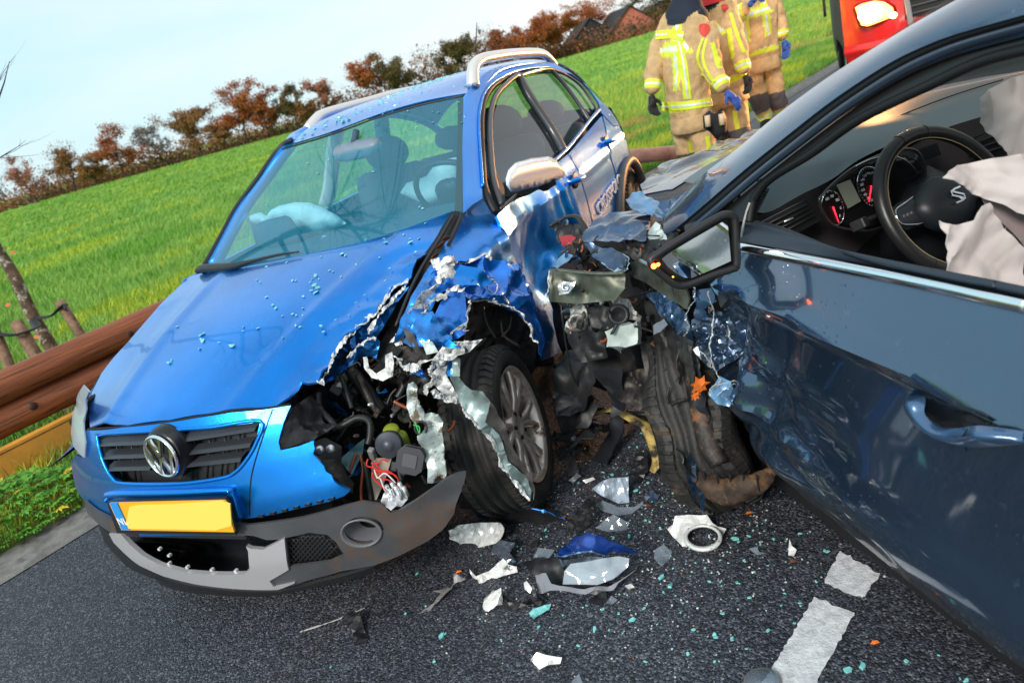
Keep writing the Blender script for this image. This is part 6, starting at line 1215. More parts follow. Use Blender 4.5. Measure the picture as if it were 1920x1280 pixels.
# ---- airbags
A1 = [(1767, 334), (1785, 318), (1808, 305), (1841, 298), (1890, 292), (1935, 286), (1935, 420), (1900, 400), (1860, 370), (1835, 360), (1818, 350), (1801, 345)]
A2 = [(1765, 412), (1780, 419), (1797, 421), (1823, 414), (1836, 388), (1850, 382), (1880, 412), (1905, 440), (1935, 468), (1935, 556), (1860, 540), (1787, 528), (1780, 500), (1781, 470), (1775, 440)]
A3 = [(1833, 186), (1850, 170), (1891, 150), (1935, 142), (1935, 290), (1891, 292), (1884, 280), (1877, 268), (1855, 245), (1841, 228), (1835, 205)]
ab = CLOTH
sheet('airbag_upper', sc, spl([(u, v, 1.30) for u, v in A1], 1.3), ab, .0045, .0065, 17, .002, 3, smooth=True, bulge=.03, warp=(.22, .1, 1), soft=(.035, 9))
sheet('airbag_lower', sc, spl([(u, v, 1.26) for u, v in A2], 1.26), ab, .0045, .0065, 15, .002, 5, smooth=True, bulge=.03, warp=(1, -.2, .22), soft=(.035, 9))
sheet('curtain_airbag', sc, spl([(u, v, 1.44) for u, v in A3], 1.44), ab, .005, .007, 14, .002, 8, smooth=True, bulge=.03, warp=(.2, .1, 1), soft=(.03, 9))
sheet('airbag_shadow_fold', sc, spl([(1835, 362, 1.34), (1870, 372, 1.34), (1935, 415, 1.34), (1935, 480, 1.34), (1900, 440, 1.34), (1850, 392, 1.34)], 1.3), mat('cloth_shaded', (.25, .2, .2), .9), .02, .006, 12, .002, 4)  # darker cloth colour stands for the shade between the bags
# centre vents behind
quadm('centre_vent', [(1800, 262), (1868, 232), (1895, 285), (1850, 300)], mat('vent_dark', (.01, .01, .011), .4), -.62)
for i in range(4): tube('vent_slat', sc, [X(1808+i*4, 266+i*9, -.628), X(1868+i*6, 238+i*12, -.628)], .004, BLACK, 6, 1)
quadm('centre_vent', [(1718, 282), (1756, 268), (1764, 290), (1728, 304)], MATS['vent_dark'], -.66)
# ---- bonnet, windscreen outside
def gH(x, y): return .985-.10*np.clip(x+.1, 0, 2)-.10*np.clip(x-.2, 0, 1)**1.5-.10*np.asarray(y, float)**2+.0*x
WET = mat('wet_dark_bonnet', (.02, .03, .05), .30, metal=.5, coat=.8, var=.4, vs=6, bump=.5, bs=120, bdist=.002, dirt=(.10, .10, .11), ds=40, dl=.66, drops=1)
hf('bonnet', sc, ST, 2, gH, [(-.10, -.68, 'L'), (-.02, -.3, 'L'), (.0, 0, 'L'), (-.04, .4, 'L'), (-.12, .66, 'L'), (.02, .70, 'L'), (.12, .66, 'L'), (.22, .62, 'L'), (.30, .50, 'L'), (.52, .40, 'L'), (.70, .2, 'L'), (.80, -.1, 'L'), (.72, -.5, 'L'), (.5, -.68, 'L')], .03, WET, .006, post=lambda P: P+np.stack([0*P[:, 0], 0*P[:, 0], fold(P, .03, 4, 6)*np.clip((P[:, 0]-.0)/.3, 0, 1)], -1))
patch('windscreen', sc, [[(-.32, .68, .965), (-.16, .3, .985), (-.12, 0, .99), (-.16, -.3, .985), (-.32, -.68, .965)], [(-.78, .63, 1.20), (-.66, .3, 1.22), (-.62, 0, 1.225), (-.66, -.3, 1.22), (-.78, -.63, 1.20)], [(-1.25, .56, 1.385), (-1.16, .3, 1.415), (-1.13, 0, 1.42), (-1.16, -.3, 1.415), (-1.25, -.56, 1.385)]], glass('wet_windscreen', (.8, .82, .8), .12, 1.45, .10, (.5, .5, .5)), 5, 5, .005)
tube('far_pillar', sc, [(-.34, -.70, .96), (-.78, -.65, 1.20), (-1.25, -.58, 1.40)], .035, NAVY, 8, 5); tube('b_pillar', sc, [(-1.86, .80, .95), (-1.92, .68, 1.2), (-1.95, .60, 1.40)], .045, TRM, 8, 3)
# ---- side mirror
MIRM = mat('mirror_glass', (.85, .87, .88), .025, metal=1); MH = mat('mirror_black', (.018, .018, .02), .4, bump=.1, bs=200)
mo = [(1220, 491), (1228, 480), (1290, 440), (1345, 408), (1360, 403), (1371, 404), (1378, 412), (1380, 450), (1381, 496), (1372, 504), (1340, 514), (1300, 530), (1282, 535), (1266, 533), (1245, 518), (1228, 503)]
mi_ = [(1240, 485), (1255, 474), (1300, 447), (1363, 411), (1367, 450), (1370, 489), (1335, 505), (1294, 522), (1280, 519), (1266, 511), (1252, 500)]
MP0 = ST.dep(1308, 475, 1.62); _a = (ST.cl-MP0)/np.linalg.norm(ST.cl-MP0); _b = np.array([-.95, -.16, -.20]); _b /= np.linalg.norm(_b); MN = (_a+_b)/np.linalg.norm(_a+_b)
def mcm(L, o=0):
    out = []
    for u, v in L:
        d = ST.ray(u, v); t = ((MP0-MN*o-ST.cl)@MN)/(d@MN); out.append(ST.cl+t*d)
    return out
mir_ = bpy.data.objects.new('side_mirror', None); COL.objects.link(mir_); mir_.parent = sc
puff('mirror_shell', mir_, mcm(mo, .012), MH, .002, .07, tuple(MN), .02, w0=.06)
tube('mirror_bezel', mir_, mcm(mo), .0095, MH, 8, 4, closed=True)
mg = mk('mirror_glass', mcm(mi_, -.004), [tuple(range(len(mi_)))], MIRM, mir_, False, .003, off=0)
AMB = mat('amber_lamp', (1, .2, .03), .3, emis=(1, .16, .02), es=9)
for u, v, r__ in ((1226, 499, .0065), (1234, 496, .0045), (1262, 519, .002)): lathe('indicator_lamp', mir_, mcm([(u, v)], -.012)[0], tuple(MN), [(r__, 0), (r__*.7, r__*.5), (0, r__*.7)], AMB, 14)
sr('mirror_foot', [(1350, 512, 1.8), (1385, 500, 1.74), (1388, 470, 1.74), (1396, 500, 1.72), (1385, 520, 1.74), (1372, 560, 1.76), (1358, 578, 1.78), (1352, 560, 1.8)], 1.76, MH, .002, 2, thick=.02)
# ---- wrecked front corner
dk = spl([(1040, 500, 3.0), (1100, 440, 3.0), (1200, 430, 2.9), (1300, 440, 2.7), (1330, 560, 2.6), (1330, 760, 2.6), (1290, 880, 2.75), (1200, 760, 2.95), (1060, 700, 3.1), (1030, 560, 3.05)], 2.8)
sheet('engine_bay_back', sc, dk, DARK, .05, .04, 4, .004, 3)  # near-black backing puts the shade behind the wreckage into the colour
sr('crumpled_wing', [(1086, 454, 2.35), (1097, 436, 2.38), (1113, 418, 2.42), (1145, 402, 2.46), (1182, 397, 2.44), (1222, 405, 2.36), (1216, 425, 2.28), (1210, 452, 2.22), (1166, 455, 2.26), (1120, 456, 2.3)], 2.4, NAVY2, .018, 3, fr=8, smooth=True)
sr('folded_panel', [(1174, 379, 2.4), (1187, 365, 2.42), (1200, 361, 2.42), (1228, 376, 2.34), (1254, 392, 2.26), (1256, 408, 2.2), (1240, 411, 2.2), (1219, 401, 2.26), (1182, 390, 2.36)], 2.4, LBL, .014, 9, fr=14)
sr('folded_panel', [(1097, 458, 2.24), (1110, 456, 2.24), (1129, 464, 2.2), (1150, 466, 2.18), (1171, 477, 2.14), (1177, 490, 2.12), (1174, 506, 2.12), (1153, 509, 2.14), (1137, 498, 2.16), (1113, 484, 2.2)], 2.2, NAVY2, .014, 4, fr=15)
ribbon('torn_edge', sc, [ST.dep(u, v, 2.12) for u, v in dens([(1130, 492), (1150, 508), (1173, 507), (1178, 488), (1170, 476)], 6)], .012, mat('torn_pale_blue', (.35, .5, .62), .4, metal=.3), 5, (.3, .8, .3), .0012, .005)
sr('blue_strip', [(1034, 500, 2.34), (1060, 475, 2.34), (1080, 458, 2.34), (1084, 468, 2.32), (1068, 490, 2.3), (1046, 504, 2.3)], 2.3, LBL, .008, 5, fr=14)
ol = [(1028, 506, 2.2), (1044, 503, 2.18), (1086, 508, 2.15), (1129, 511, 2.1), (1171, 509, 2.06), (1173, 541, 2.06), (1155, 562, 2.08), (1120, 566, 2.12), (1086, 570, 2.16), (1030, 565, 2.22), (1032, 535, 2.2)]
sr('crash_beam', ol, 2.1, OLIVE, .012, 7, fr=7, smooth=True, thick=.006)
tube('beam_flange', sc, spl([(1042, 505, 2.13), (1086, 510, 2.10), (1129, 513, 2.06), (1171, 511, 2.02)], 2.1), .008, OLIVE, 8, 4, flat=((0, 0, 1), .5))
sr('beam_bracket', [(1046, 536, 2.14), (1056, 527, 2.14), (1074, 530, 2.12), (1080, 526, 2.12), (1076, 538, 2.12), (1066, 550, 2.13), (1048, 553, 2.15)], 2.1, ALU, .004, 3); lathe('beam_bolt', sc, ST.dep(1060, 539, 2.10), tuple(ST.cl-ST.dep(1060, 539, 2.1)), [(.013, 0), (.012, .006), (.006, .007), (.006, .002), (0, .002)], ALU, 16)
ribbon('torn_edge', sc, [ST.dep(u, v, 2.17) for u, v in dens([(1028, 508), (1030, 540), (1024, 560), (1018, 572), (1028, 568)], 5)], .010, TORN, 7, (.3, .8, .3), .0012, .005)
def sclump(name, u, v, d, sz, m, seed, sq=(1, 1, 1)):
    r = random.Random(seed); c = ST.dep(u, v, d); bm = bmesh.new(); bmesh.ops.create_icosphere(bm, subdivisions=2, radius=1)
    for w in bm.verts:
        n = 1+.4*noise.noise(w.co*1.7+Vector((seed, 0, 0)))+.2*noise.noise(w.co*5+Vector((0, seed, 0))); w.co = Vector((w.co.x*sq[0], w.co.y*sq[1], w.co.z*sq[2]))*n*sz+Vector(c)
    V = [w.co[:] for w in bm.verts]; Fc = [[q.index for q in f.verts] for f in bm.faces]; bm.free(); return mk(name, V, Fc, m, sc, False)
CAST = mat('cast_grey', (.30, .30, .28), .45, metal=.5, var=.4, vs=30, bump=.5, bs=60, bdist=.004, dirt=(.08, .07, .06), ds=26, dl=.54)
sr('lamp_unit', [(1068, 580, 2.3), (1080, 570, 2.3), (1100, 574, 2.28), (1112, 590, 2.26), (1105, 604, 2.26), (1098, 618, 2.26), (1086, 620, 2.28), (1074, 606, 2.3), (1068, 592, 2.3)], 2.3, CAST, .016, 2, fr=22)
sr('lamp_unit', [(1145, 562, 2.24), (1160, 556, 2.24), (1180, 563, 2.22), (1190, 582, 2.2), (1203, 592, 2.2), (1200, 604, 2.2), (1185, 600, 2.2), (1170, 600, 2.2), (1156, 585, 2.22)], 2.2, CAST, .014, 4, fr=18)
lathe('lamp_socket', sc, ST.dep(1082, 604, 2.22), tuple(ST.cl-ST.dep(1082, 604, 2.2)), [(.030, -.02), (.030, .0), (.024, .008), (.018, .002), (0, .0)], CAST, 20); lathe('lamp_socket', sc, ST.dep(1160, 590, 2.18), tuple(ST.cl-ST.dep(1160, 590, 2.18)), [(.034, -.03), (.034, .0), (.026, .010), (.020, .0), (0, -.01)], BLACK, 20)
sr('lamp_unit', [(1098, 576, 2.26), (1120, 572, 2.24), (1150, 576, 2.22), (1165, 590, 2.2), (1160, 612, 2.2), (1130, 618, 2.22), (1105, 612, 2.24)], 2.22, BLACK, .014, 6, fr=20)
sr('washer_tank', [(1139, 620, 2.2), (1155, 612, 2.18), (1178, 606, 2.16), (1198, 603, 2.16), (1200, 625, 2.16), (1199, 644, 2.16), (1180, 650, 2.17), (1156, 656, 2.18), (1148, 652, 2.2), (1145, 638, 2.2)], 2.16, mat('tank_white', (.42, .50, .48), .5, trans=.1, var=.2, vs=20, dirt=(.06, .10, .10), ds=22, dl=.58), .005, 3, smooth=True, thick=.05)
rl = [(1183, 492, 2.2), (1210, 487, 2.14), (1235, 508, 2.06), (1262, 524, 2.0), (1287, 541, 1.94), (1292, 560, 1.94), (1290, 580, 1.95), (1260, 562, 2.02), (1236, 546, 2.08), (1211, 530, 2.14), (1190, 520, 2.2)]
holes_ = [spl([(u+6.5*math.cos(t), v+8*math.sin(t), d) for t in np.linspace(0, 6.283, 11)[:-1]], 2) for u, v, d in ((1221, 520, 2.1), (1242, 528, 2.05), (1263, 546, 2.0))]
sheet('chassis_rail', sc, spl(rl, 2), OLIVE, .012, .003, 9, .006, 3, smooth=True, holes=holes_)
tube('rail_flange', sc, spl([(1200, 488, 2.12), (1235, 507, 2.03), (1262, 523, 1.97), (1288, 539, 1.91)], 2), .006, GREEN, 6, 4)
ribbon('torn_edge', sc, [ST.dep(u, v, 1.90) for u, v in dens([(1297, 534), (1303, 548), (1299, 566), (1291, 582), (1286, 600), (1288, 618), (1284, 630)], 6)], .016, mat('chrome_torn', (.7, .72, .75), .22, metal=.8), 8, (.3, .8, .1), .0015, .005)
for i, (pts, m_, a, sd) in enumerate([
    ([(1331, 533, 1.86), (1347, 519, 1.84), (1365, 528, 1.82), (1359, 545, 1.82), (1352, 560, 1.83), (1340, 548, 1.85)], LBL, .004, 1), ([(1366, 530, 1.82), (1387, 530, 1.80), (1388, 548, 1.80), (1387, 566, 1.80), (1376, 556, 1.81), (1364, 547, 1.82)], LBL, .004, 2),
    ([(1300, 545, 1.92), (1330, 540, 1.88), (1345, 565, 1.86), (1320, 580, 1.9), (1335, 600, 1.88), (1305, 600, 1.92)], NAVY2, .016, 3), ([(1212, 550, 2.14), (1245, 545, 2.08), (1290, 590, 2.0), (1300, 640, 2.0), (1262, 620, 2.04), (1240, 590, 2.1)], NAVY2, .012, 4),
    ([(1225, 610, 2.0), (1245, 598, 2.0), (1252, 608, 1.98), (1238, 622, 1.98), (1226, 628, 2.0)], GLC, .002, 5), ([(1300, 600, 1.94), (1340, 580, 1.9), (1400, 600, 1.86), (1395, 660, 1.86), (1340, 700, 1.9), (1305, 660, 1.94)], NAVY, .030, 6),
    ([(1262, 620, 2.02), (1300, 640, 1.98), (1320, 720, 1.96), (1330, 800, 1.98), (1305, 760, 2.0), (1285, 700, 2.02)], BLACK, .012, 7), ([(1280, 640, 1.97), (1296, 650, 1.95), (1305, 700, 1.95), (1300, 735, 1.97), (1288, 700, 1.98)], DIRTY, .010, 8),
    ([(1300, 655, 1.93), (1318, 645, 1.92), (1330, 668, 1.9), (1335, 690, 1.9), (1320, 680, 1.92)], ALU, .010, 9), ([(1205, 560, 2.2), (1300, 620, 2.1), (1290, 660, 2.15), (1230, 640, 2.2)], DARK, .01, 10),
    ([(1330, 740, 1.9), (1350, 705, 1.88), (1372, 715, 1.86), (1380, 745, 1.86), (1368, 762, 1.86), (1345, 758, 1.88)], LBL, .012, 11), ([(1220, 440, 2.3), (1250, 400, 2.2), (1290, 395, 2.1), (1290, 440, 2.0), (1250, 470, 2.1)], DIRTY, .022, 12),
    ([(1210, 440, 2.26), (1228, 415, 2.24), (1245, 425, 2.2), (1252, 455, 2.16), (1240, 475, 2.16)], MINT, .014, 13), ([(1170, 470, 2.3), (1225, 465, 2.2), (1240, 490, 2.12), (1200, 500, 2.2)], DIRTY, .02, 14), ([(1175, 450, 2.3), (1240, 450, 2.2), (1260, 480, 2.1), (1220, 480, 2.2), (1180, 480, 2.3)], BLACK, .02, 15),
    ([(1232, 385, 2.28), (1262, 372, 2.24), (1290, 372, 2.12), (1280, 400, 2.1), (1256, 415, 2.16)], NAVY2, .014, 16)]):
    sr('torn_plate', pts, 2, m_, a, 40+sd, fr=15)
for k, ln in enumerate([[(1330, 545), (1338, 600), (1332, 640), (1344, 700), (1352, 712), (1334, 728), (1330, 742)], [(1344, 742), (1370, 724), (1382, 716)], [(1362, 610), (1368, 628), (1372, 640)], [(1382, 728), (1384, 745), (1380, 762)], [(1310, 655), (1330, 675), (1338, 690)], [(1336, 724), (1360, 718), (1384, 712)]]):
    ribbon('torn_edge', sc, [ST.dep(u, v, 1.86) for u, v in dens(ln, 8)], .007, TORN, 80+k, (.3, .8, .1), .001, .004)
rs_ = random.Random(13)
for i in range(55):
    u, v = rs_.uniform(1060, 1320), rs_.uniform(440, 640)
    if u < 1200 and v < 470: continue
    sclump('broken_part', u, v, rs_.uniform(2.35, 2.6), rs_.uniform(.012, .035), rs_.choice([DIRTY, DARK, BLACK, OLIVE, DARK]), i+100, (rs_.uniform(.5, 1.6), 1, rs_.uniform(.5, 1.6)))
for i in range(34):
    u, v = rs_.uniform(1070, 1310), rs_.uniform(445, 620); a = rs_.uniform(0, 3.14); L_ = rs_.uniform(12, 34)
    sheet('metal_scrap', sc, [ST.dep(u+math.cos(a+q)*L_*w, v+math.sin(a+q)*L_*w*.7, rs_.uniform(2.22, 2.36)) for q, w in ((0, 1), (1.2, .5), (3.1, .9), (4.2, .35))], rs_.choice([DIRTY, NAVY2, ALU, DARK, OLIVE, LBL, BLACK]), .012, .012, 22, .002, i)
for i in range(80):
    u, v = rs_.uniform(1050, 1330), rs_.uniform(440, 760)
    if v > 640 and u < 1230: v = rs_.uniform(450, 620)
    a = rs_.uniform(0, 6.28); L_ = rs_.uniform(10, 45); d = rs_.uniform(2.1, 2.35) if v < 640 else rs_.uniform(1.98, 2.1); q = rs_.random()
    if q < .55: tube('cable', sc, spl([(u, v), (u+L_*.5*math.cos(a)+rs_.uniform(-8, 8), v+L_*.5*math.sin(a)+rs_.uniform(-8, 8)), (u+L_*math.cos(a), v+L_*math.sin(a))], d), rs_.uniform(.0018, .006), rs_.choice([BLACK, BLACK, DIRTY, DIRTY, COP]), 6, 4)
    elif q < .8: lathe('bolt_head', sc, ST.dep(u, v, d-.02), (rs_.uniform(-1, -.3), rs_.uniform(.2, .8), rs_.uniform(-.2, .6)), [(.006, -.01), (.006, .003), (.004, .005), (.003, .002), (0, .002)], rs_.choice([ALU, DIRTY, DIRTY]), 8)
    else: box('small_bracket', sc, ST.dep(u, v, d), (rs_.uniform(.01, .04), rs_.uniform(.01, .03), rs_.uniform(.006, .03)), rs_.choice([DIRTY, BLACK, ALU, BLACK]), (rs_.uniform(0, 3), rs_.uniform(0, 3), rs_.uniform(0, 3)), .002)
for i in range(26):     # ripped strips and plates hanging behind the tyre
    u = rs_.uniform(1240, 1345); v = rs_.uniform(600, 900)
    if u < 1180+v*.12: continue
    a = 1.2+rs_.uniform(-.5, .5); L_ = rs_.uniform(25, 70); d = rs_.uniform(1.98, 2.08)
    sheet('torn_strip', sc, [ST.dep(u+math.cos(a+q)*L_*w, v+math.sin(a+q)*L_*w, d+rs_.uniform(-.03, .03)) for q, w in ((0, 1), (1.4, .2), (3.1, .9), (4.6, .22))], rs_.choice([DIRTY, BLACK, NAVY2, DARK, MATS['olive_steel'], BLACK]), .010, .010, 16, .003, i, smooth=True)
for i, (pts, m_, a) in enumerate([
    ([(1035, 700, 2.75), (1060, 660, 2.8), (1110, 650, 2.75), (1120, 720, 2.6), (1080, 780, 2.6), (1040, 790, 2.62)], BLACK, .03), ([(1100, 640, 2.6), (1180, 655, 2.5), (1200, 700, 2.45), (1150, 740, 2.5), (1108, 700, 2.55)], DARK, .03),
    ([(1150, 700, 2.5), (1230, 690, 2.4), (1250, 740, 2.35), (1200, 770, 2.4), (1160, 750, 2.45)], DIRTY, .02), ([(1190, 700, 2.7), (1250, 690, 2.6), (1262, 730, 2.6), (1205, 745, 2.65)], BLACK, .02),
    ([(1040, 760, 2.75), (1090, 735, 2.7), (1120, 760, 2.62), (1100, 800, 2.62), (1050, 812, 2.66)], BLACK, .02),
    ([(1060, 560, 2.5), (1130, 620, 2.4), (1140, 670, 2.4), (1090, 680, 2.45), (1064, 640, 2.5)], BLACK, .025), ([(1200, 640, 2.36), (1215, 640, 2.34), (1228, 720, 2.34), (1216, 730, 2.34)], DIRTY, .01)]):
    sr('dark_panel', pts, 2.5, m_, a, 120+i, sp=.012, fr=8)
for i in range(30):
    u, v = rs_.uniform(1040, 1110), rs_.uniform(640, 850); a = rs_.uniform(0, 3.14); L_ = rs_.uniform(18, 60); z = rs_.uniform(.0, .14); m_ = rs_.choice([BLACK, DIRTY, DARK, BLACK, NAVY2])
    P = [ST.M.T@(G(u+math.cos(a+q)*L_*w, v+math.sin(a+q)*L_*w*.5, z=z+rs_.uniform(-.0, .05))-ST.o) for q, w in ((0, 1), (1.3, .3), (3.1, .9), (4.4, .25))]
    sheet('broken_strip', sc, P, m_, .012, .012, 16, .003, i, smooth=True)
# lamp bracket with a red lens, hanging against the blue door
tube('lamp_bracket', sc, spl([(1030, 424, 2.5), (1050, 412, 2.5), (1068, 405, 2.48), (1084, 408, 2.46), (1094, 424, 2.44), (1098, 440, 2.42)], 2.5), .012, BLACK, 8, 4, flat=((0, 0, 1), .5)); sr('lamp_bracket', [(1034, 424, 2.5), (1052, 414, 2.5), (1070, 420, 2.48), (1092, 425, 2.44), (1096, 445, 2.42), (1080, 460, 2.42), (1058, 462, 2.46), (1046, 440, 2.5)], 2.46, BLACK, .016, 3, fr=18)
sr('red_lens', [(1048, 444, 2.42), (1070, 440, 2.42), (1080, 446, 2.42), (1072, 458, 2.42), (1054, 462, 2.42)], 2.4, mat('red_lens', (.35, .02, .03), .15, coat=.6), .006, 2)
tube('loose_cable', sc, spl([(1052, 570, 2.5), (1055, 600, 2.5), (1062, 650, 2.55), (1072, 700, 2.6), (1088, 730, 2.65)], 2.5), .004, BLACK, 6, 5)
# front tyre, burst and folded under the wing
MUD = mat('muddy_tyre', (.020, .019, .018), .6, var=.5, vs=9, bump=.8, bs=60, bdist=.004, dirt=(.075, .05, .035), ds=11, dl=.56)
wc = ST.dep(1322, 786, 2.26); vw = Vector(ST.cl-wc).normalized(); wax = Vector((0, 0, 1)).cross(vw); wax = (wax+vw*.10+Vector((0, 0, .10))).normalized()
ty = wheel(wc, wax, sc, R=.292, W_=.215, rimR=.20, name='front_wheel', RUB=MUD)
for ch in ty.children:
    if ch.name.split('.')[0] in ('tyre', 'tread_blocks'):
        co = np.empty(len(ch.data.vertices)*3); ch.data.vertices.foreach_get('co', co); co = co.reshape(-1, 3); r_ = co.copy(); r_[:, 2] = 0; r_ /= np.linalg.norm(r_, axis=1)[:, None]
        q = np.clip((np.linalg.norm(co[:, :2], axis=1)-.2)/.06, 0, 1); f_ = np.array([noise.noise(Vector(x)*5+Vector((4, 0, 0))) for x in co]); g_ = np.array([noise.noise(Vector(x)*6+Vector((0, 9, 0))) for x in co]); co = co+r_*((f_*.07-.012)*q)[:, None]; co[:, 2] += g_*.05*q
        ch.data.vertices.foreach_set('co', co.ravel()); ch.data.update()
P_ = [ST.dep(*q) for q in [(1300, 862, 2.06), (1322, 900, 2.02), (1350, 922, 1.98), (1385, 920, 1.95), (1420, 905, 1.93), (1450, 882, 1.93)]]
tyo = tube('tyre_fold', None, P_, [.020, .032, .036, .034, .030, .016], mat('mud_caked_rubber', (.05, .030, .018), .75, var=.7, vs=14, bump=1, bs=50, bdist=.006, dirt=(.16, .075, .03), ds=9, dl=.52), 22, 10, flat=(tuple(vw), .6)); tyo.parent = sc
co = np.empty(len(tyo.data.vertices)*3); tyo.data.vertices.foreach_get('co', co); co = co.reshape(-1, 3); nn_ = np.array([v.normal for v in tyo.data.vertices]); co = co+nn_*(fold(co, .010, 9, 3)+fold(co, .005, 24, 5))[:, None]; tyo.data.vertices.foreach_set('co', co.ravel()); tyo.data.update()
for k in range(5):
    a = P_[1]+(P_[4]-P_[1])*(k/4.); tube('tread_groove', sc, [a+np.array(vw)*.023+np.array((0, 0, .02))*t+np.array((0, .0, 0)) for t in (-1.2, 0, 1.4)], .003, DARK, 5, 2)
ty = sc
tube('wheel_edge', ty, spl([(1240, 622, 2.12), (1262, 670, 2.1), (1284, 725, 2.08), (1292, 760, 2.08)], 2.1), .012, DIRTY, 8, 5)
tube('wheel_edge', ty, spl([(1255, 600, 2.08), (1278, 650, 2.05), (1296, 700, 2.03), (1312, 760, 2.02), (1330, 830, 2.0), (1350, 870, 1.98)], 2.1), [.018, .022, .024, .03, .034, .03], mat('rusty_black', (.025, .020, .017), .55, var=.8, vs=14, bump=.8, bs=40, bdist=.006, dirt=(.20, .08, .03), ds=14, dl=.55), 8, 5)
# leaf caught in the wreck
for k, (u, v, s_) in enumerate(((1312, 722, .030), (1304, 742, .016))):
    c = ST.dep(u, v, 1.93); pts = [c+np.array([0, math.cos(t)*s_*(1 if i % 2 else .55), math.sin(t)*s_*(1 if i % 2 else .55)])+np.array([random.uniform(-.004, .004), 0, 0]) for i, t in enumerate(np.linspace(0, 6.283, 15)[:-1])]
    o_ = sheet('oak_leaf', None, [ST.M@p+ST.o for p in pts], mat('oak_leaf_orange', (.75, .17, .02), .5, var=.3, vs=40), .01, .004, 30, .0008, k)
    tag(o_, ['orange oak leaf caught in the dark blue car\'s wheel arch', 'small orange leaf scrap below the oak leaf in the wheel arch'][k], 'leaf')
# ================================================================ FIREFIGHTERS
TAN = mat('turnout_tan', (.54, .36, .18), .9, var=.22, vs=9, bump=.7, bs=16, bdist=.02, dirt=(.30, .18, .08), ds=5, dl=.62)
YEL = mat('reflective_yellow', (.66, .76, .04), .6, emis=(.8, .9, .05), es=0.0); SLV = mat('reflective_silver', (.75, .78, .76), .35, metal=.2)
KNEE = mat('knee_pad_grey', (.09, .08, .085), .85); NAVC = mat('navy_collar', (.012, .018, .035), .85); GLV = mat('black_glove', (.012, .012, .014), .7); BGL = mat('blue_glove', (.02, .07, .32), .6); SKIN = mat('skin', (.55, .30, .2), .55); REDC = mat('red_hood', (.62, .02, .02), .6); HELM = mat('helmet_red', (.55, .03, .02), .3, coat=.6)
def skin_body(nodes, edges, sub=2):
    """one continuous surface grown round a skeleton"""
    me = bpy.data.meshes.new('b'); names = list(nodes); me.from_pydata([nodes[n][0] for n in names], [(names.index(a), names.index(b)) for a, b in edges], []); o = bpy.data.objects.new('b', me); COL.objects.link(o)
    sk = o.modifiers.new('k', 'SKIN'); sk.use_smooth_shade = True
    for i, n in enumerate(names): r = nodes[n][1]; me.skin_vertices[0].data[i].radius = (r, r*(nodes[n][2] if len(nodes[n]) > 2 else 1)); me.skin_vertices[0].data[i].use_root = (i == 0)
    o.modifiers.new('s', 'SUBSURF').levels = sub+1; dg = bpy.context.evaluated_depsgraph_get(); dg.update(); m2 = bpy.data.meshes.new_from_object(o.evaluated_get(dg)); bpy.data.objects.remove(o); return m2
def hand(par, wrist, dirn, palm_n, m, s=1., curl=.5, name='hand'):
    """palm, four unequal bent fingers and a thumb from the side of the palm"""
    d = Vector(dirn).normalized(); n = Vector(palm_n); n = (n-d*n.dot(d)).normalized(); w = d.cross(n); W0 = Vector(wrist); nd = {'w': (W0, .027*s), 'p': (W0+d*.055*s, .034*s, .6)}; ed = [('w', 'p')]
    for i, (o, L) in enumerate(((-.030, .075), (-.010, .085), (.011, .080), (.030, .062))):
        a = W0+d*.085*s+w*o*s; b = a+(d*math.cos(curl*.5)+n*math.sin(curl*.5))*L*.45*s; c = b+(d*math.cos(curl*1.4)+n*math.sin(curl*1.4))*L*.35*s; e = c+(d*math.cos(curl*2.1)+n*math.sin(curl*2.1))*L*.25*s
        nd.update({f'a{i}': (a, .012*s), f'b{i}': (b, .0105*s), f'c{i}': (c, .010*s), f'd{i}': (e, .008*s)}); ed += [('p', f'a{i}'), (f'a{i}', f'b{i}'), (f'b{i}', f'c{i}'), (f'c{i}', f'd{i}')]
    t0 = W0+d*.035*s-w*.030*s; t1 = t0+(d*.6-w*.7+n*.3).normalized()*.035*s; t2 = t1+(d*.9-w*.1+n*.4).normalized()*.030*s; nd.update({'t0': (t0, .015*s), 't1': (t1, .0125*s), 't2': (t2, .010*s)}); ed += [('p', 't0'), ('t0', 't1'), ('t1', 't2')]
    me = skin_body(nd, ed, 1); me.materials.append(m); o = bpy.data.objects.new(name, me); COL.objects.link(o); o.parent = par; me.shade_smooth(); return o
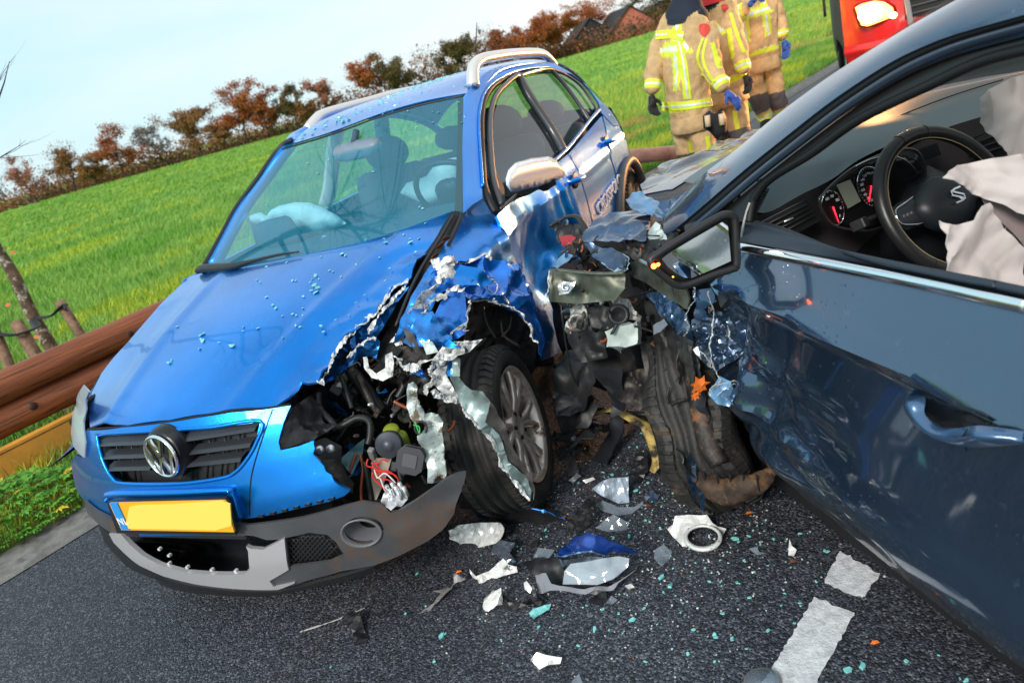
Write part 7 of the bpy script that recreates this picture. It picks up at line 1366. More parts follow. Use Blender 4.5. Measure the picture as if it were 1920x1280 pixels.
def person(label, J, extra=None, boots=True, group=None, backx=None, stripes=(), helmet=True, face=(0, -1, 0)):
    root = empty('person', J['ground'], label=label, cat='person'); g = Vector(J['ground']); L = lambda n: Vector(J[n])-g
    nd = {'pelvis': (L('pelvis'), .175, .8), 'waist': (L('waist'), .205, .85), 'chest': (L('chest'), .235, .82), 'neck': (L('neck'), .10), 'head0': (L('head')-Vector((0, 0, .05)), .07)}
    ed = [('pelvis', 'waist'), ('waist', 'chest'), ('chest', 'neck'), ('neck', 'head0')]
    for s in 'ab':
        nd.update({'sh'+s: (L('sh'+s), .108), 'el'+s: (L('el'+s), .088), 'wr'+s: (L('wr'+s), .070), 'hip'+s: (L('hip'+s), .118), 'kn'+s: (L('kn'+s), .108), 'an'+s: (L('an'+s), .080), 'ft'+s: (L('ft'+s), .055)}); ed += [('chest', 'sh'+s), ('sh'+s, 'el'+s), ('el'+s, 'wr'+s), ('pelvis', 'hip'+s), ('hip'+s, 'kn'+s), ('kn'+s, 'an'+s), ('an'+s, 'ft'+s)]
    me = skin_body(nd, ed, 3); mats = [TAN, YEL, SLV, KNEE, NAVC, GLV]
    for m in mats: me.materials.append(m)
    # cloth folds
    co = np.empty(len(me.vertices)*3); me.vertices.foreach_get('co', co); co = co.reshape(-1, 3); no = np.array([v.normal for v in me.vertices])
    co = co+no*(np.array([noise.noise(Vector(p)*6)*.016+(abs(noise.noise(Vector(p)*10+Vector((3, 0, 0))))-.25)*.022 for p in co]))[:, None]; me.vertices.foreach_set('co', co.ravel()); me.update()
    def seg(p, a, b):
        a, b = nd[a][0], nd[b][0]; d = b-a; t = max(-.3, min(1.3, (p-a).dot(d)/d.length_squared)); return t, (p-(a+d*max(0, min(1, t)))).length
    up = Vector((0, 0, 1)); fw = Vector(face); sd = up.cross(fw).normalized()
    for f in me.polygons:
        p = f.center; best = min(((seg(p, a, b)[1]/(nd[a][1]+nd[b][1]), a, b, seg(p, a, b)[0]) for a, b in ed), key=lambda q: q[0]); _, a, b, t = best; k = 0; lat = (p-nd['chest'][0]).dot(sd); dep_ = (p-nd['chest'][0]).dot(fw)
        if a == 'pelvis' and b == 'waist':
            if .30 < t < .95: k = 2 if .52 < t < .74 else 1
        elif a == 'waist':
            if t > .0 and abs(abs(lat)-.11) < .040: k = 2 if abs(abs(lat)-.11) < .012 else 1
            if .74 < t < 1.04: k = 2 if .84 < t < .94 else 1
        elif b.startswith('sh') or b == 'neck': k = 4 if (b == 'neck' and t > .25) or t > 2 else 0
        elif b == 'head0': k = 4
        elif b.startswith('wr'):
            if .50 < t < .82: k = 2 if .62 < t < .70 else 1
        elif b.startswith('el'):
            if abs((p-nd[a][0]).normalized().dot(sd)) > .15 and (int((t*1000)) >= 0) and abs((p-nd[a][0]).dot(fw)) < .022 and t > .15: k = 1
        elif b.startswith('kn'):
            if t > .86: k = 3
            elif abs((p-nd[a][0]-(nd[b][0]-nd[a][0])*t).dot(fw)) < .022: k = 1
        elif b.startswith('an'):
            if t < .52: k = 3
            elif .62 < t < .86: k = 2 if .70 < t < .78 else 1
        elif b.startswith('ft'): k = 5
        f.material_index = k
    me.shade_smooth(); o = bpy.data.objects.new('body', me); COL.objects.link(o); o.parent = root
    # jacket skirt, so that the coat hangs over the trousers
    P = nd['pelvis'][0]; W = nd['waist'][0]; ax = (P-W).normalized(); B = basis(ax, fw); V = []; Fc = []; n = 32
    for i, (q, r_) in enumerate(((-.02, .205), (.06, .215), (.115, .222), (.12, .21))):
        for k in range(n): t = 2*math.pi*k/n; V.append(P+ax*q+B@Vector((math.cos(t)*r_*.86, math.sin(t)*r_, 0))*(1+.05*noise.noise(Vector((math.cos(t)*2, math.sin(t)*2, i*.3)))))
        if i: Fc += [((i-1)*n+k, (i-1)*n+(k+1) % n, i*n+(k+1) % n, i*n+k) for k in range(n)]
    mk('jacket_hem', V, Fc, TAN, root)
    hd = L('head'); 
    V = []; bm = bmesh.new(); bmesh.ops.create_uvsphere(bm, u_segments=24, v_segments=16, radius=1)
    for v in bm.verts:
        c = v.co; f_ = c.y; v.co = Vector((c.x*.078, c.y*.098*(1 if c.y > 0 else .95), c.z*.115-(.015 if c.z < 0 and c.y < 0 else 0)*0))
        if c.z < -.2 and c.y > 0: v.co.x *= .82
    me2 = bpy.data.meshes.new('head'); bm.to_mesh(me2); bm.free(); me2.materials.append(SKIN); me2.shade_smooth(); h = bpy.data.objects.new('head', me2); COL.objects.link(h); h.parent = root; B2 = basis(up, sd); Mh = Matrix((sd, fw, up)).transposed().to_4x4(); h.matrix_local = Matrix.Translation(hd)@Mh
    def fpart(name, c, s, m):
        bm = bmesh.new(); bmesh.ops.create_icosphere(bm, subdivisions=2, radius=1)
        for v in bm.verts: v.co = Vector((v.co.x*s[0]+c[0], v.co.y*s[1]+c[1], v.co.z*s[2]+c[2]))
        me3 = bpy.data.meshes.new(name); bm.to_mesh(me3); bm.free(); me3.materials.append(m); me3.shade_smooth(); q = bpy.data.objects.new(name, me3); COL.objects.link(q); q.parent = h
    fpart('nose', (0, .100, -.01), (.012, .020, .022), SKIN); fpart('mouth', (0, .088, -.052), (.022, .008, .006), mat('lips', (.4, .12, .1), .5))
    for s in (-1, 1): fpart('eye', (s*.03, .084, .015), (.011, .010, .008), mat('eye_dark', (.03, .02, .02), .2)); fpart('ear', (s*.078, 0, -.005), (.010, .020, .028), SKIN)
    if helmet:
        V = []; Fc = []; n = 28
        for i, (z, r_) in enumerate(((-.02, .150), (.0, .135), (.03, .128), (.08, .112), (.115, .080), (.135, .03), (.137, 0))):
            for k in range(n): t = 2*math.pi*k/n; V.append((r_*.88*math.cos(t), r_*1.08*math.sin(t)-.01, z+.02))
            if i: Fc += [((i-1)*n+k, (i-1)*n+(k+1) % n, i*n+(k+1) % n, i*n+k) for k in range(n)]
        q = mk('helmet', V, Fc, HELM, h, True, .004)
    else:
        fpart('hair', (0, -.015, .03), (.086, .098, .105), mat('hair_dark', (.03, .02, .015), .8))
    return root, nd, g, sd, fw
def PJ(u, v, y): return GW.at(u, v, y=y)
def joints(Y, d, ground):
    J = {k: PJ(*v[:2], Y+(v[2] if len(v) > 2 else 0)) for k, v in d.items()}; J['ground'] = ground; return J
# 1: nearest, side-on, leaning to the right
Y = 6.5
J = joints(Y, dict(pelvis=(1295, 218), waist=(1286, 165), chest=(1278, 78), neck=(1283, 8), head=(1292, -48), sha=(1244, 62, .12), ela=(1226, 128, .1), wra=(1222, 178, .02), shb=(1318, 62, -.16), elb=(1336, 130, -.28), wrb=(1360, 172, -.42),
    hipa=(1282, 236, .08), kna=(1290, 292, .1), ana=(1312, 352, .12), fta=(1328, 362, .05), hipb=(1312, 238, -.08), knb=(1325, 300, -.12), anb=(1350, 360, -.1), ftb=(1368, 368, -.16)), (2.25, 6.5, 0))
for k in ('ana', 'anb'): J[k][2] = .12
for k in ('fta', 'ftb'): J[k][2] = .055; 
p1, nd, g, sd, fw = person('nearest firefighter in tan coat, side-on, navy collar, spare gloves clipped at the hip', J, face=(.95, .1, 0))
hand(p1, nd['wra'][0], (nd['wra'][0]-nd['ela'][0])+Vector((0, 0, -.3)), (.3, -1, 0), GLV, 1.25, .6, 'gloved_hand')
hand(p1, nd['wrb'][0], (nd['wrb'][0]-nd['elb'][0])+Vector((.1, 0, 0)), (0, .3, -1), BGL, 1.2, .5, 'gloved_hand')
def patchp(name, par, g, pts, y, m, th=.012): return mk(name, [Vector(PJ(u, v, y))-g for u, v in pts], [tuple(range(len(pts)))], m, par, False, th, off=0)
EMB = mat('red_emblem', (.62, .06, .04), .7)
def body_hit(J, par, g, pts, name, m, th=.01, dy=-.02, res=6):
    """a tape or badge laid on the coat where these sight lines meet it"""
    dg = bpy.context.evaluated_depsgraph_get(); b = [c for c in par.children if c.name.startswith('body')][0]; P = []
    for u, v in pts:
        d = Vector(GW.ray(u, v)).normalized(); o = Vector(CAM)-Vector(g); ok, loc, nor, i = b.ray_cast(o, d)
        P.append(loc+nor*.006 if ok else (Vector(PJ(u, v, Y))-Vector(g)))
    return P
def tape(par, g, A, Bl, m, name='reflective_tape'):
    a = body_hit(None, par, g, dens(A, 6), name, m); b = body_hit(None, par, g, dens(Bl, 6), name, m); V = a+b; n = len(a); mk(name, V, [(i, i+1, n+i+1, n+i) for i in range(n-1)], m, par, False, .004, off=0)
bpy.context.view_layer.update()
def band3(par, g, A, Bl):
    tape(par, g, A, Bl, YEL); q = [tuple(np.array(a)*.62+np.array(b)*.38) for a, b in zip(A, Bl)]; r_ = [tuple(np.array(a)*.38+np.array(b)*.62) for a, b in zip(A, Bl)]
    a = [p for p in body_hit(None, par, g, dens(q, 6), '', None)]; b = body_hit(None, par, g, dens(r_, 6), '', None); n = len(a); mk('silver_tape', [p+Vector((0, -.004, 0)) for p in a+b], [(i, i+1, n+i+1, n+i) for i in range(n-1)], SLV, par, False, .004, off=0)
g1 = Vector((2.25, 6.5, 0))
band3(p1, g1, [(1231, 58), (1256, 56), (1283, 59)], [(1230, 75), (1256, 73), (1281, 77)])
band3(p1, g1, [(1267, 78), (1275, 120), (1282, 186)], [(1279, 78), (1289, 120), (1297, 186)])
band3(p1, g1, [(1240, 192), (1285, 190), (1334, 184)], [(1241, 208), (1286, 206), (1336, 199)])
for A_, B_ in (([(1316, 72), (1306, 108), (1316, 140), (1328, 160)], [(1320, 72), (1311, 108), (1321, 140), (1333, 158)]), ([(1323, 74), (1316, 108), (1326, 138), (1338, 155)], [(1327, 74), (1321, 108), (1331, 137), (1343, 153)])): tape(p1, g1, A_, B_, YEL)
sh_ = body_hit(None, p1, g1, [(1311, 47), (1320, 45), (1329, 48), (1331, 57), (1326, 66), (1321, 70), (1315, 66), (1310, 57)], '', None); mk('shoulder_badge', sh_, [tuple(range(8))], EMB, p1, False, .006, off=0)
# gloves clipped at the hip
gc = Vector(PJ(1340, 232, Y-.42))-g1; puff('spare_glove', p1, [gc+Vector((x*.1, 0, z*.1)) for x, z in ((-.9, .9), (-.3, 1.2), (.3, .8), (.8, 1.1), (1.1, .2), (.9, -.9), (1.3, -1.3), (.4, -1.2), (0, -1.5), (-.5, -.6), (-1, -.1))], GLV, .05, .05, (0, -1, 0), .03, amp=.015)
for dx, dz in ((-.07, .04), (.05, .02)): tube('glove_cuff', p1, [gc+Vector((dx, -.05, dz+.05)), gc+Vector((dx-.01, -.06, dz-.04))], .024, mat('cream_cuff', (.6, .45, .28), .7), 8, 2)
# 2: behind, arm hanging to the right
Y2 = 6.95
J = joints(Y2, dict(pelvis=(1362, 170), waist=(1352, 120), chest=(1340, 48), neck=(1332, -12), head=(1326, -58), sha=(1310, 34, .2), ela=(1318, 90, .3), wra=(1330, 140, .3), shb=(1368, 30, -.12), elb=(1385, 95, -.22), wrb=(1398, 140, -.3),
    hipa=(1352, 190, .1), kna=(1362, 250, .1), ana=(1378, 322, .1), fta=(1384, 332, -.05), hipb=(1378, 190, -.05), knb=(1388, 250, -.1), anb=(1402, 318, -.1), ftb=(1412, 328, -.2)), (2.65, 6.95, 0))
for k in ('ana', 'anb'): J[k][2] = .12
for k in ('fta', 'ftb'): J[k][2] = .055
p2, nd, g, sd, fw = person('firefighter half hidden behind the nearest one, red hood and one dark gloved hand hanging', J, face=(.8, -.5, 0))
hand(p2, nd['wrb'][0], (nd['wrb'][0]-nd['elb'][0])+Vector((0, 0, -.1)), (-.6, -.3, 0), GLV, 1.2, .7, 'gloved_hand'); hand(p2, nd['wra'][0], (nd['wra'][0]-nd['ela'][0]), (.6, -.3, 0), GLV, 1.2, .7, 'gloved_hand')
bpy.context.view_layer.update(); g2 = Vector((2.65, 6.95, 0))
tape(p2, g2, [(1366, 26), (1380, 70), (1392, 100)], [(1372, 24), (1386, 68), (1398, 98)], YEL)
sh_ = body_hit(None, p2, g2, [(1352, 10), (1358, 8), (1364, 10), (1366, 16), (1360, 23), (1353, 18)], '', None); mk('shoulder_badge', sh_, [tuple(range(6))], EMB, p2, False, .006, off=0)
tube('red_hose', p2, [Vector(PJ(u, v, Y2-.5))-g2 for u, v in ((1346, 95), (1344, 120), (1348, 142), (1356, 150))], .014, REDC, 8, 5)
hc_ = nd['neck'][0]; lathe('red_hood', p2, hc_-Vector((0, 0, .09)), (0, 0, 1), [(.17, 0), (.14, .05), (.10, .09), (.09, .13)], REDC, 24)
hc_ = [c for c in p1.children if c.name.startswith('body')]
J1n = Vector(PJ(1283, 8, 6.5))-g1; lathe('collar', p1, J1n-Vector((-.01, 0, .13)), (.15, 0, 1), [(.185, -.03), (.18, .02), (.165, .05), (.13, .09), (.115, .16)], NAVC, 28)
# 3: facing us, one arm raised across the chest
Y3 = 7.9
J = joints(Y3, dict(pelvis=(1424, 112), waist=(1418, 72), chest=(1410, 18), neck=(1402, -32), head=(1396, -66), sha=(1376, 8, 0), ela=(1372, 34, -.15), wra=(1404, 12, -.34), shb=(1446, 2, 0), elb=(1462, 42, -.05), wrb=(1470, 76, -.12),
    hipa=(1410, 126, 0), kna=(1422, 186, -.04), ana=(1438, 240, 0), fta=(1440, 252, -.15), hipb=(1444, 124, 0), knb=(1456, 182, -.04), anb=(1468, 232, 0), ftb=(1472, 244, -.15)), (3.5, 7.9, 0))
for k in ('ana', 'anb'): J[k][2] = .12
for k in ('fta', 'ftb'): J[k][2] = .055
p3, nd, g, sd, fw = person('farthest firefighter facing the camera, arm raised across the chest, blue gloves and grey knee pads', J, face=(-.3, -.95, 0))
hand(p3, nd['wra'][0], (nd['wra'][0]-nd['ela'][0])+Vector((0, 0, .05)), (0, .3, -1), BGL, 1.25, .9, 'gloved_hand'); hand(p3, nd['wrb'][0], (nd['wrb'][0]-nd['elb'][0])+Vector((0, 0, -.1)), (-.6, -.3, 0), BGL, 1.25, .5, 'gloved_hand')
# ================================================================ RED TRUCK
TH = math.radians(-117); TR_ = Frame(4.72, 7.75, TH); RP = mat('fire_red', (.62, .012, .010), .28, coat=1, var=.1, vs=2)
tk = empty('fire_truck', (4.72, 7.75, 0), TH, label='red rescue truck with glowing headlamps standing behind the dark blue car', cat='truck')
# x forward, y left; the lit lamp is the truck's right one
tq = lambda x, y, z: (x, y, z)
def tpatch(name, rows, m, nu=5, nv=5, th=.01): return patch(name, tk, rows, m, nu, nv, th)
lampP = TR_.at(1638, 26, x=.0); LY, LZ = float(lampP[1]), float(lampP[2])
W2 = LY-.30; W1 = W2+2.0
tpatch('front_panel', [[(-.10, W2, LZ+.75), (.02, W2+.5, LZ+.8), (.04, W2+1, LZ+.8), (.02, W1-.5, LZ+.8), (-.1, W1, LZ+.75)], [(-.10, W2, LZ+.2), (.03, W2+.5, LZ+.2), (.06, W2+1, LZ+.2), (.03, W1-.5, LZ+.2), (-.1, W1, LZ+.2)], [(-.08, W2, LZ-.28), (.05, W2+.5, LZ-.28), (.09, W2+1, LZ-.28), (.05, W1-.5, LZ-.28), (-.08, W1, LZ-.28)]], RP)
tpatch('front_bumper', [[(-.04, W2+.0, LZ-.27), (.12, W2+.4, LZ-.27), (.17, W2+1, LZ-.27), (.12, W1-.4, LZ-.27), (-.04, W1, LZ-.27)], [(-.02, W2-.01, LZ-.33), (.15, W2+.4, LZ-.33), (.20, W2+1, LZ-.33), (.15, W1-.4, LZ-.33), (-.02, W1+.01, LZ-.33)], [(-.06, W2+.02, LZ-.42), (.10, W2+.4, LZ-.42), (.15, W2+1, LZ-.42), (.10, W1-.4, LZ-.42), (-.06, W1, LZ-.42)], [(-.10, W2+.05, LZ-.62), (.04, W2+.4, LZ-.64), (.08, W2+1, LZ-.64), (.04, W1-.4, LZ-.64), (-.1, W1-.05, LZ-.62)]], RP)
box('grille', tk, (.08, (W1+W2)/2, LZ+.02), (.04, .85, .30), BLACK); 
for i in range(4): box('grille_bar', tk, (.11, (W1+W2)/2, LZ-.09+.07*i), (.02, .82, .018), GREY)
HL = mat('headlamp_glow', (1, .8, .5), .3, emis=(1, .62, .25), es=22); HL2 = mat('headlamp_reflector', (1, .6, .3), .3, emis=(1, .36, .08), es=4)
for s, yy in ((1, LY), (-1, W2+W1-LY)):
    o_ = [(.065, yy+s*a, LZ+b) for a, b in ((-.20, .13), (-.12, .15), (.02, .145), (.12, .10), (.20, .02), (.22, -.08), (.10, -.10), (-.08, -.12), (-.15, -.09))]
    puff('headlamp_frame', tk, [(x-.01, y, z) for x, y, z in o_], RP, .03, .02, (1, 0, 0), .05); puff('headlamp', tk, [(x+.012, yy+(y-yy)*.86, LZ+(z-LZ)*.86) for x, y, z in o_], HL2, .02, .01, (1, 0, 0), .05)
    puff('lamp_glow', tk, [(.10, yy-.04+.115*math.cos(t), LZ+.02+.095*math.sin(t)) for t in np.linspace(0, 6.283, 17)[:-1]], HL, .01, .01, (1, 0, 0), .04); puff('side_lamp', tk, [(.10, yy+s*.17+.035*math.cos(t), LZ-.06+.03*math.sin(t)) for t in np.linspace(0, 6.283, 13)[:-1]], HL, .01, .01, (1, 0, 0), .03)
    lp_ = bpy.data.lights.new('headlamp_beam', 'SPOT'); lp_.energy = 800 if s == 1 else 40; lp_.color = (1, .45, .15); lp_.spot_size = math.radians(82); lp_.spot_blend = .7; lp_.shadow_soft_size = .12
    lo = bpy.data.objects.new('headlamp_beam', lp_); COL.objects.link(lo); lo.parent = tk; lo.location = (.22, yy, LZ+.02); dv = Vector((1, -.50, -.12)); lo.rotation_euler = (-dv).to_track_quat('Z', 'Y').to_euler()
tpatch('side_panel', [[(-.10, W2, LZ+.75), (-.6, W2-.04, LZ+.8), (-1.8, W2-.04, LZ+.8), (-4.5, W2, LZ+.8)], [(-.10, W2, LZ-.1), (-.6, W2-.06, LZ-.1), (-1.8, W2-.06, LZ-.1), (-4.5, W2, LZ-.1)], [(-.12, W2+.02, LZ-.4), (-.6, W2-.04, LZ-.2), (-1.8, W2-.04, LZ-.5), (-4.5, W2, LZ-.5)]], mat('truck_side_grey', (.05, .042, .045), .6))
tpatch('side_panel', [[(-.10, W1, LZ+.75), (-.6, W1+.04, LZ+.8), (-1.8, W1+.04, LZ+.8), (-4.5, W1, LZ+.8)], [(-.12, W1-.02, LZ-.4), (-.6, W1+.04, LZ-.2), (-1.8, W1+.04, LZ-.5), (-4.5, W1, LZ-.5)]], RP)
tpatch('windscreen', [[(-.12, W2+.05, LZ+.78), (.0, W2+1, LZ+.83), (-.12, W1-.05, LZ+.78)], [(-.55, W2+.12, LZ+1.2), (-.45, W2+1, LZ+1.25), (-.55, W1-.12, LZ+1.2)]], mat('truck_glass', (.02, .025, .03), .05, coat=1)); tpatch('cab_roof', [[(-.55, W2+.12, LZ+1.2), (-.45, W2+1, LZ+1.25), (-.55, W1-.12, LZ+1.2)], [(-4.5, W2+.1, LZ+1.2), (-4.5, W2+1, LZ+1.25), (-4.5, W1-.1, LZ+1.2)]], RP)
box('truck_body', tk, (-2.6, (W1+W2)/2, LZ+.40), (3.8, 1.86, 1.4), RP, bev=.05)
wheel((-.62, W2+.12, .40), (0, -1, 0), tk, R=.40, rimR=.22); wheel((-.62, W1-.12, .40), (0, 1, 0), tk, R=.40, rimR=.22); wheel((-3.6, W2+.12, .40), (0, -1, 0), tk, R=.40, rimR=.22)
box('bull_bar', tk, (.16, LY+.30*1, LZ+.0), (.03, .05, .62), mat('bar_grey', (.35, .33, .33), .4, metal=.4), (.1, 0, 0), .01); box('winch_cover', tk, (.14, LY+.62, LZ+.22), (.12, .42, .22), BLACK, (0, .2, 0), .04)
tube('side_mirror_arm', tk, [(-.1, W2, LZ+.5), (.05, W2-.14, LZ+.55), (.05, W2-.16, LZ+.1)], .015, BLACK, 8, 4); box('truck_mirror', tk, (.05, W2-.16, LZ+.45), (.06, .16, .3), BLACK, bev=.02)
# a bare tree row on the other side of the road, mirrored in the car paint
for i in range(9):
    q = rd(-9+i*2.6, -9.5-(i % 3)*.8); tr_ = tree((q[0], q[1], 0), 8+1.5*(i % 3), 4.5, 'grey', .35, 60+i, ['slim bare roadside tree opposite, first of the row', 'bare roadside tree opposite, second of the row', 'tall bare roadside tree opposite, third of the row', 'bare roadside tree opposite, fourth of the row', 'bare roadside tree behind the photographer, fifth of the row', 'tall bare roadside tree behind the photographer, sixth of the row', 'bare roadside tree beside the dark blue car, seventh of the row', 'bare roadside tree beside the dark blue car, eighth of the row', 'last bare roadside tree of the row opposite'][i], bare=True, group='bare trees across the road')
# ================================================================ DEBRIS ON THE ROAD
def gpts(px, z=.0): return [G(p[0], p[1], z=(p[2] if len(p) > 2 else z)) for p in px]
def deb(name, px, m, label, z=.01, amp=.006, fr=20, sp=.012, th=.002, seed=1, cat=None, smooth=False, **k):
    r = random.Random(seed); P = gpts([(p[0], p[1], (p[2] if len(p) > 2 else z+r.uniform(0, .012))) for p in px]); o = sheet(name, None, P, m, sp, amp, fr, th, seed, smooth=smooth, **k); tag(o, label, cat or 'debris'); return o
WPL = mat('white_reflector_plastic', (.74, .74, .72), .3, metal=.15, coat=.4, dirt=(.10, .10, .10), ds=22, dl=.58, var=.25, vs=12)
SMK = mat('smoky_reflector', (.14, .17, .22), .15, metal=.6, coat=.6, var=.3, vs=20)
BP = mat('debris_black', (.014, .014, .016), .38, bump=.3, bs=80, dirt=(.07, .06, .055), ds=30, dl=.62); BST = mat('black_strip', (.018, .02, .026), .4, bump=.2, bs=90, dirt=(.06, .055, .05), ds=24, dl=.62)
# long blue-topped bumper strip
bs_ = empty('bumper_strip', tuple(G(960, 960)), label='long curved strip of blue and black bumper lying right of the blue car\'s wheel', cat='bumper piece')
b0 = Vector(G(960, 960)); L_ = lambda P: [Vector(p)-b0 for p in P]
sheet('black_shell', bs_, L_(gpts([(862, 940, .06), (878, 925, .10), (890, 918, .13), (930, 935, .12), (975, 950, .10), (1020, 960, .07), (1060, 972, .02), (1062, 978, .01), (1010, 982, .0), (950, 982, .0), (905, 972, .0), (862, 952, .01)])), BP, .014, .004, 12, .004, 2, smooth=True, bulge=.012)
sheet('blue_edge', bs_, L_(gpts([(890, 913, .14), (900, 908, .145), (935, 924, .14), (932, 938, .125), (975, 940, .11), (1020, 955, .08), (1058, 970, .03), (1060, 975, .02), (1018, 962, .07), (972, 951, .10), (928, 941, .12), (888, 922, .135)])), mat('strip_blue', (.01, .22, .75), .3, metal=.4, coat=1), .012, .002, 12, .003, 3, smooth=True)
sheet('hole', bs_, L_(gpts([(884, 944, .085), (906, 948, .085), (910, 956, .075), (898, 960, .06), (884, 950, .07)])), DARK, .02, 0, 9, .006, 3)
# broken headlamp assembly with blue panel
hl = empty('broken_headlamp', tuple(G(1100, 1060)), label='smashed headlamp under a dark blue torn panel in the middle of the road', cat='headlamp'); b0 = Vector(G(1100, 1060))
def hs(name, px, m, seed, amp=.004, th=.003, sm=True, bulge=0, sp=.012): return sheet(name, hl, L_(gpts(px)), m, sp, amp, 12, th, seed, smooth=sm, bulge=bulge)
hs('blue_panel', [(1040, 1040, .08), (1052, 1025, .12), (1075, 1008, .16), (1100, 999, .17), (1125, 1003, .16), (1160, 1018, .12), (1198, 1034, .07), (1175, 1036, .07), (1150, 1032, .09), (1135, 1040, .09), (1110, 1032, .12), (1085, 1034, .11), (1060, 1040, .09)], mat('panel_blue', (.004, .06, .38), .28, metal=.6, coat=1, var=.3, vs=9), 3, .004, .003, True, .012)
hs('blue_panel_edge', [(1040, 1042, .085), (1060, 1040, .095), (1085, 1033, .115), (1110, 1031, .125), (1134, 1040, .095), (1134, 1044, .09), (1110, 1035, .12), (1085, 1038, .11), (1060, 1044, .09)], LBL, 4, .001)
hs('lamp_body', [(980, 1052, .01), (1020, 1046, .05), (1045, 1042, .06), (1060, 1075, .03), (1120, 1098, .02), (1180, 1078, .03), (1204, 1058, .05), (1195, 1066, .02), (1160, 1100, .0), (1120, 1115, .0), (1050, 1106, .0), (1010, 1090, .0)], BP, 5, .006)
hs('lamp_back', [(1040, 1045, .04), (1055, 1050, .03), (1120, 1044, .05), (1180, 1050, .06), (1160, 1080, .02), (1100, 1096, .015), (1060, 1094, .02)], SMK, 8, .006)
hs('lens', [(1055, 1095, .05), (1058, 1070, .07), (1070, 1056, .09), (1100, 1052, .10), (1130, 1046, .10), (1160, 1042, .09), (1180, 1046, .08), (1178, 1062, .06), (1150, 1085, .05), (1120, 1096, .04)], GLH, 9, .001, .004, True, .02)
hs('reflector', [(1078, 1068, .06), (1090, 1064, .065), (1125, 1078, .05), (1100, 1094, .04), (1084, 1086, .045)], WPL, 10, .002, .003, False)
hs('grey_trim', [(1004, 1078, .05), (1024, 1074, .06), (1034, 1094, .05), (1048, 1098, .05), (1110, 1100, .045), (1160, 1090, .04), (1195, 1066, .05), (1150, 1106, .02), (1100, 1114, .02), (1012, 1112, .02)], mat('grey_trim', (.22, .23, .26), .4, dirt=(.06, .06, .06), ds=20, dl=.6), 11, .003)
hs('bracket_stub', [(1110, 1116, .0), (1135, 1108, .03), (1138, 1125, .01), (1124, 1134, .0), (1108, 1132, .0)], BP, 12, .01)
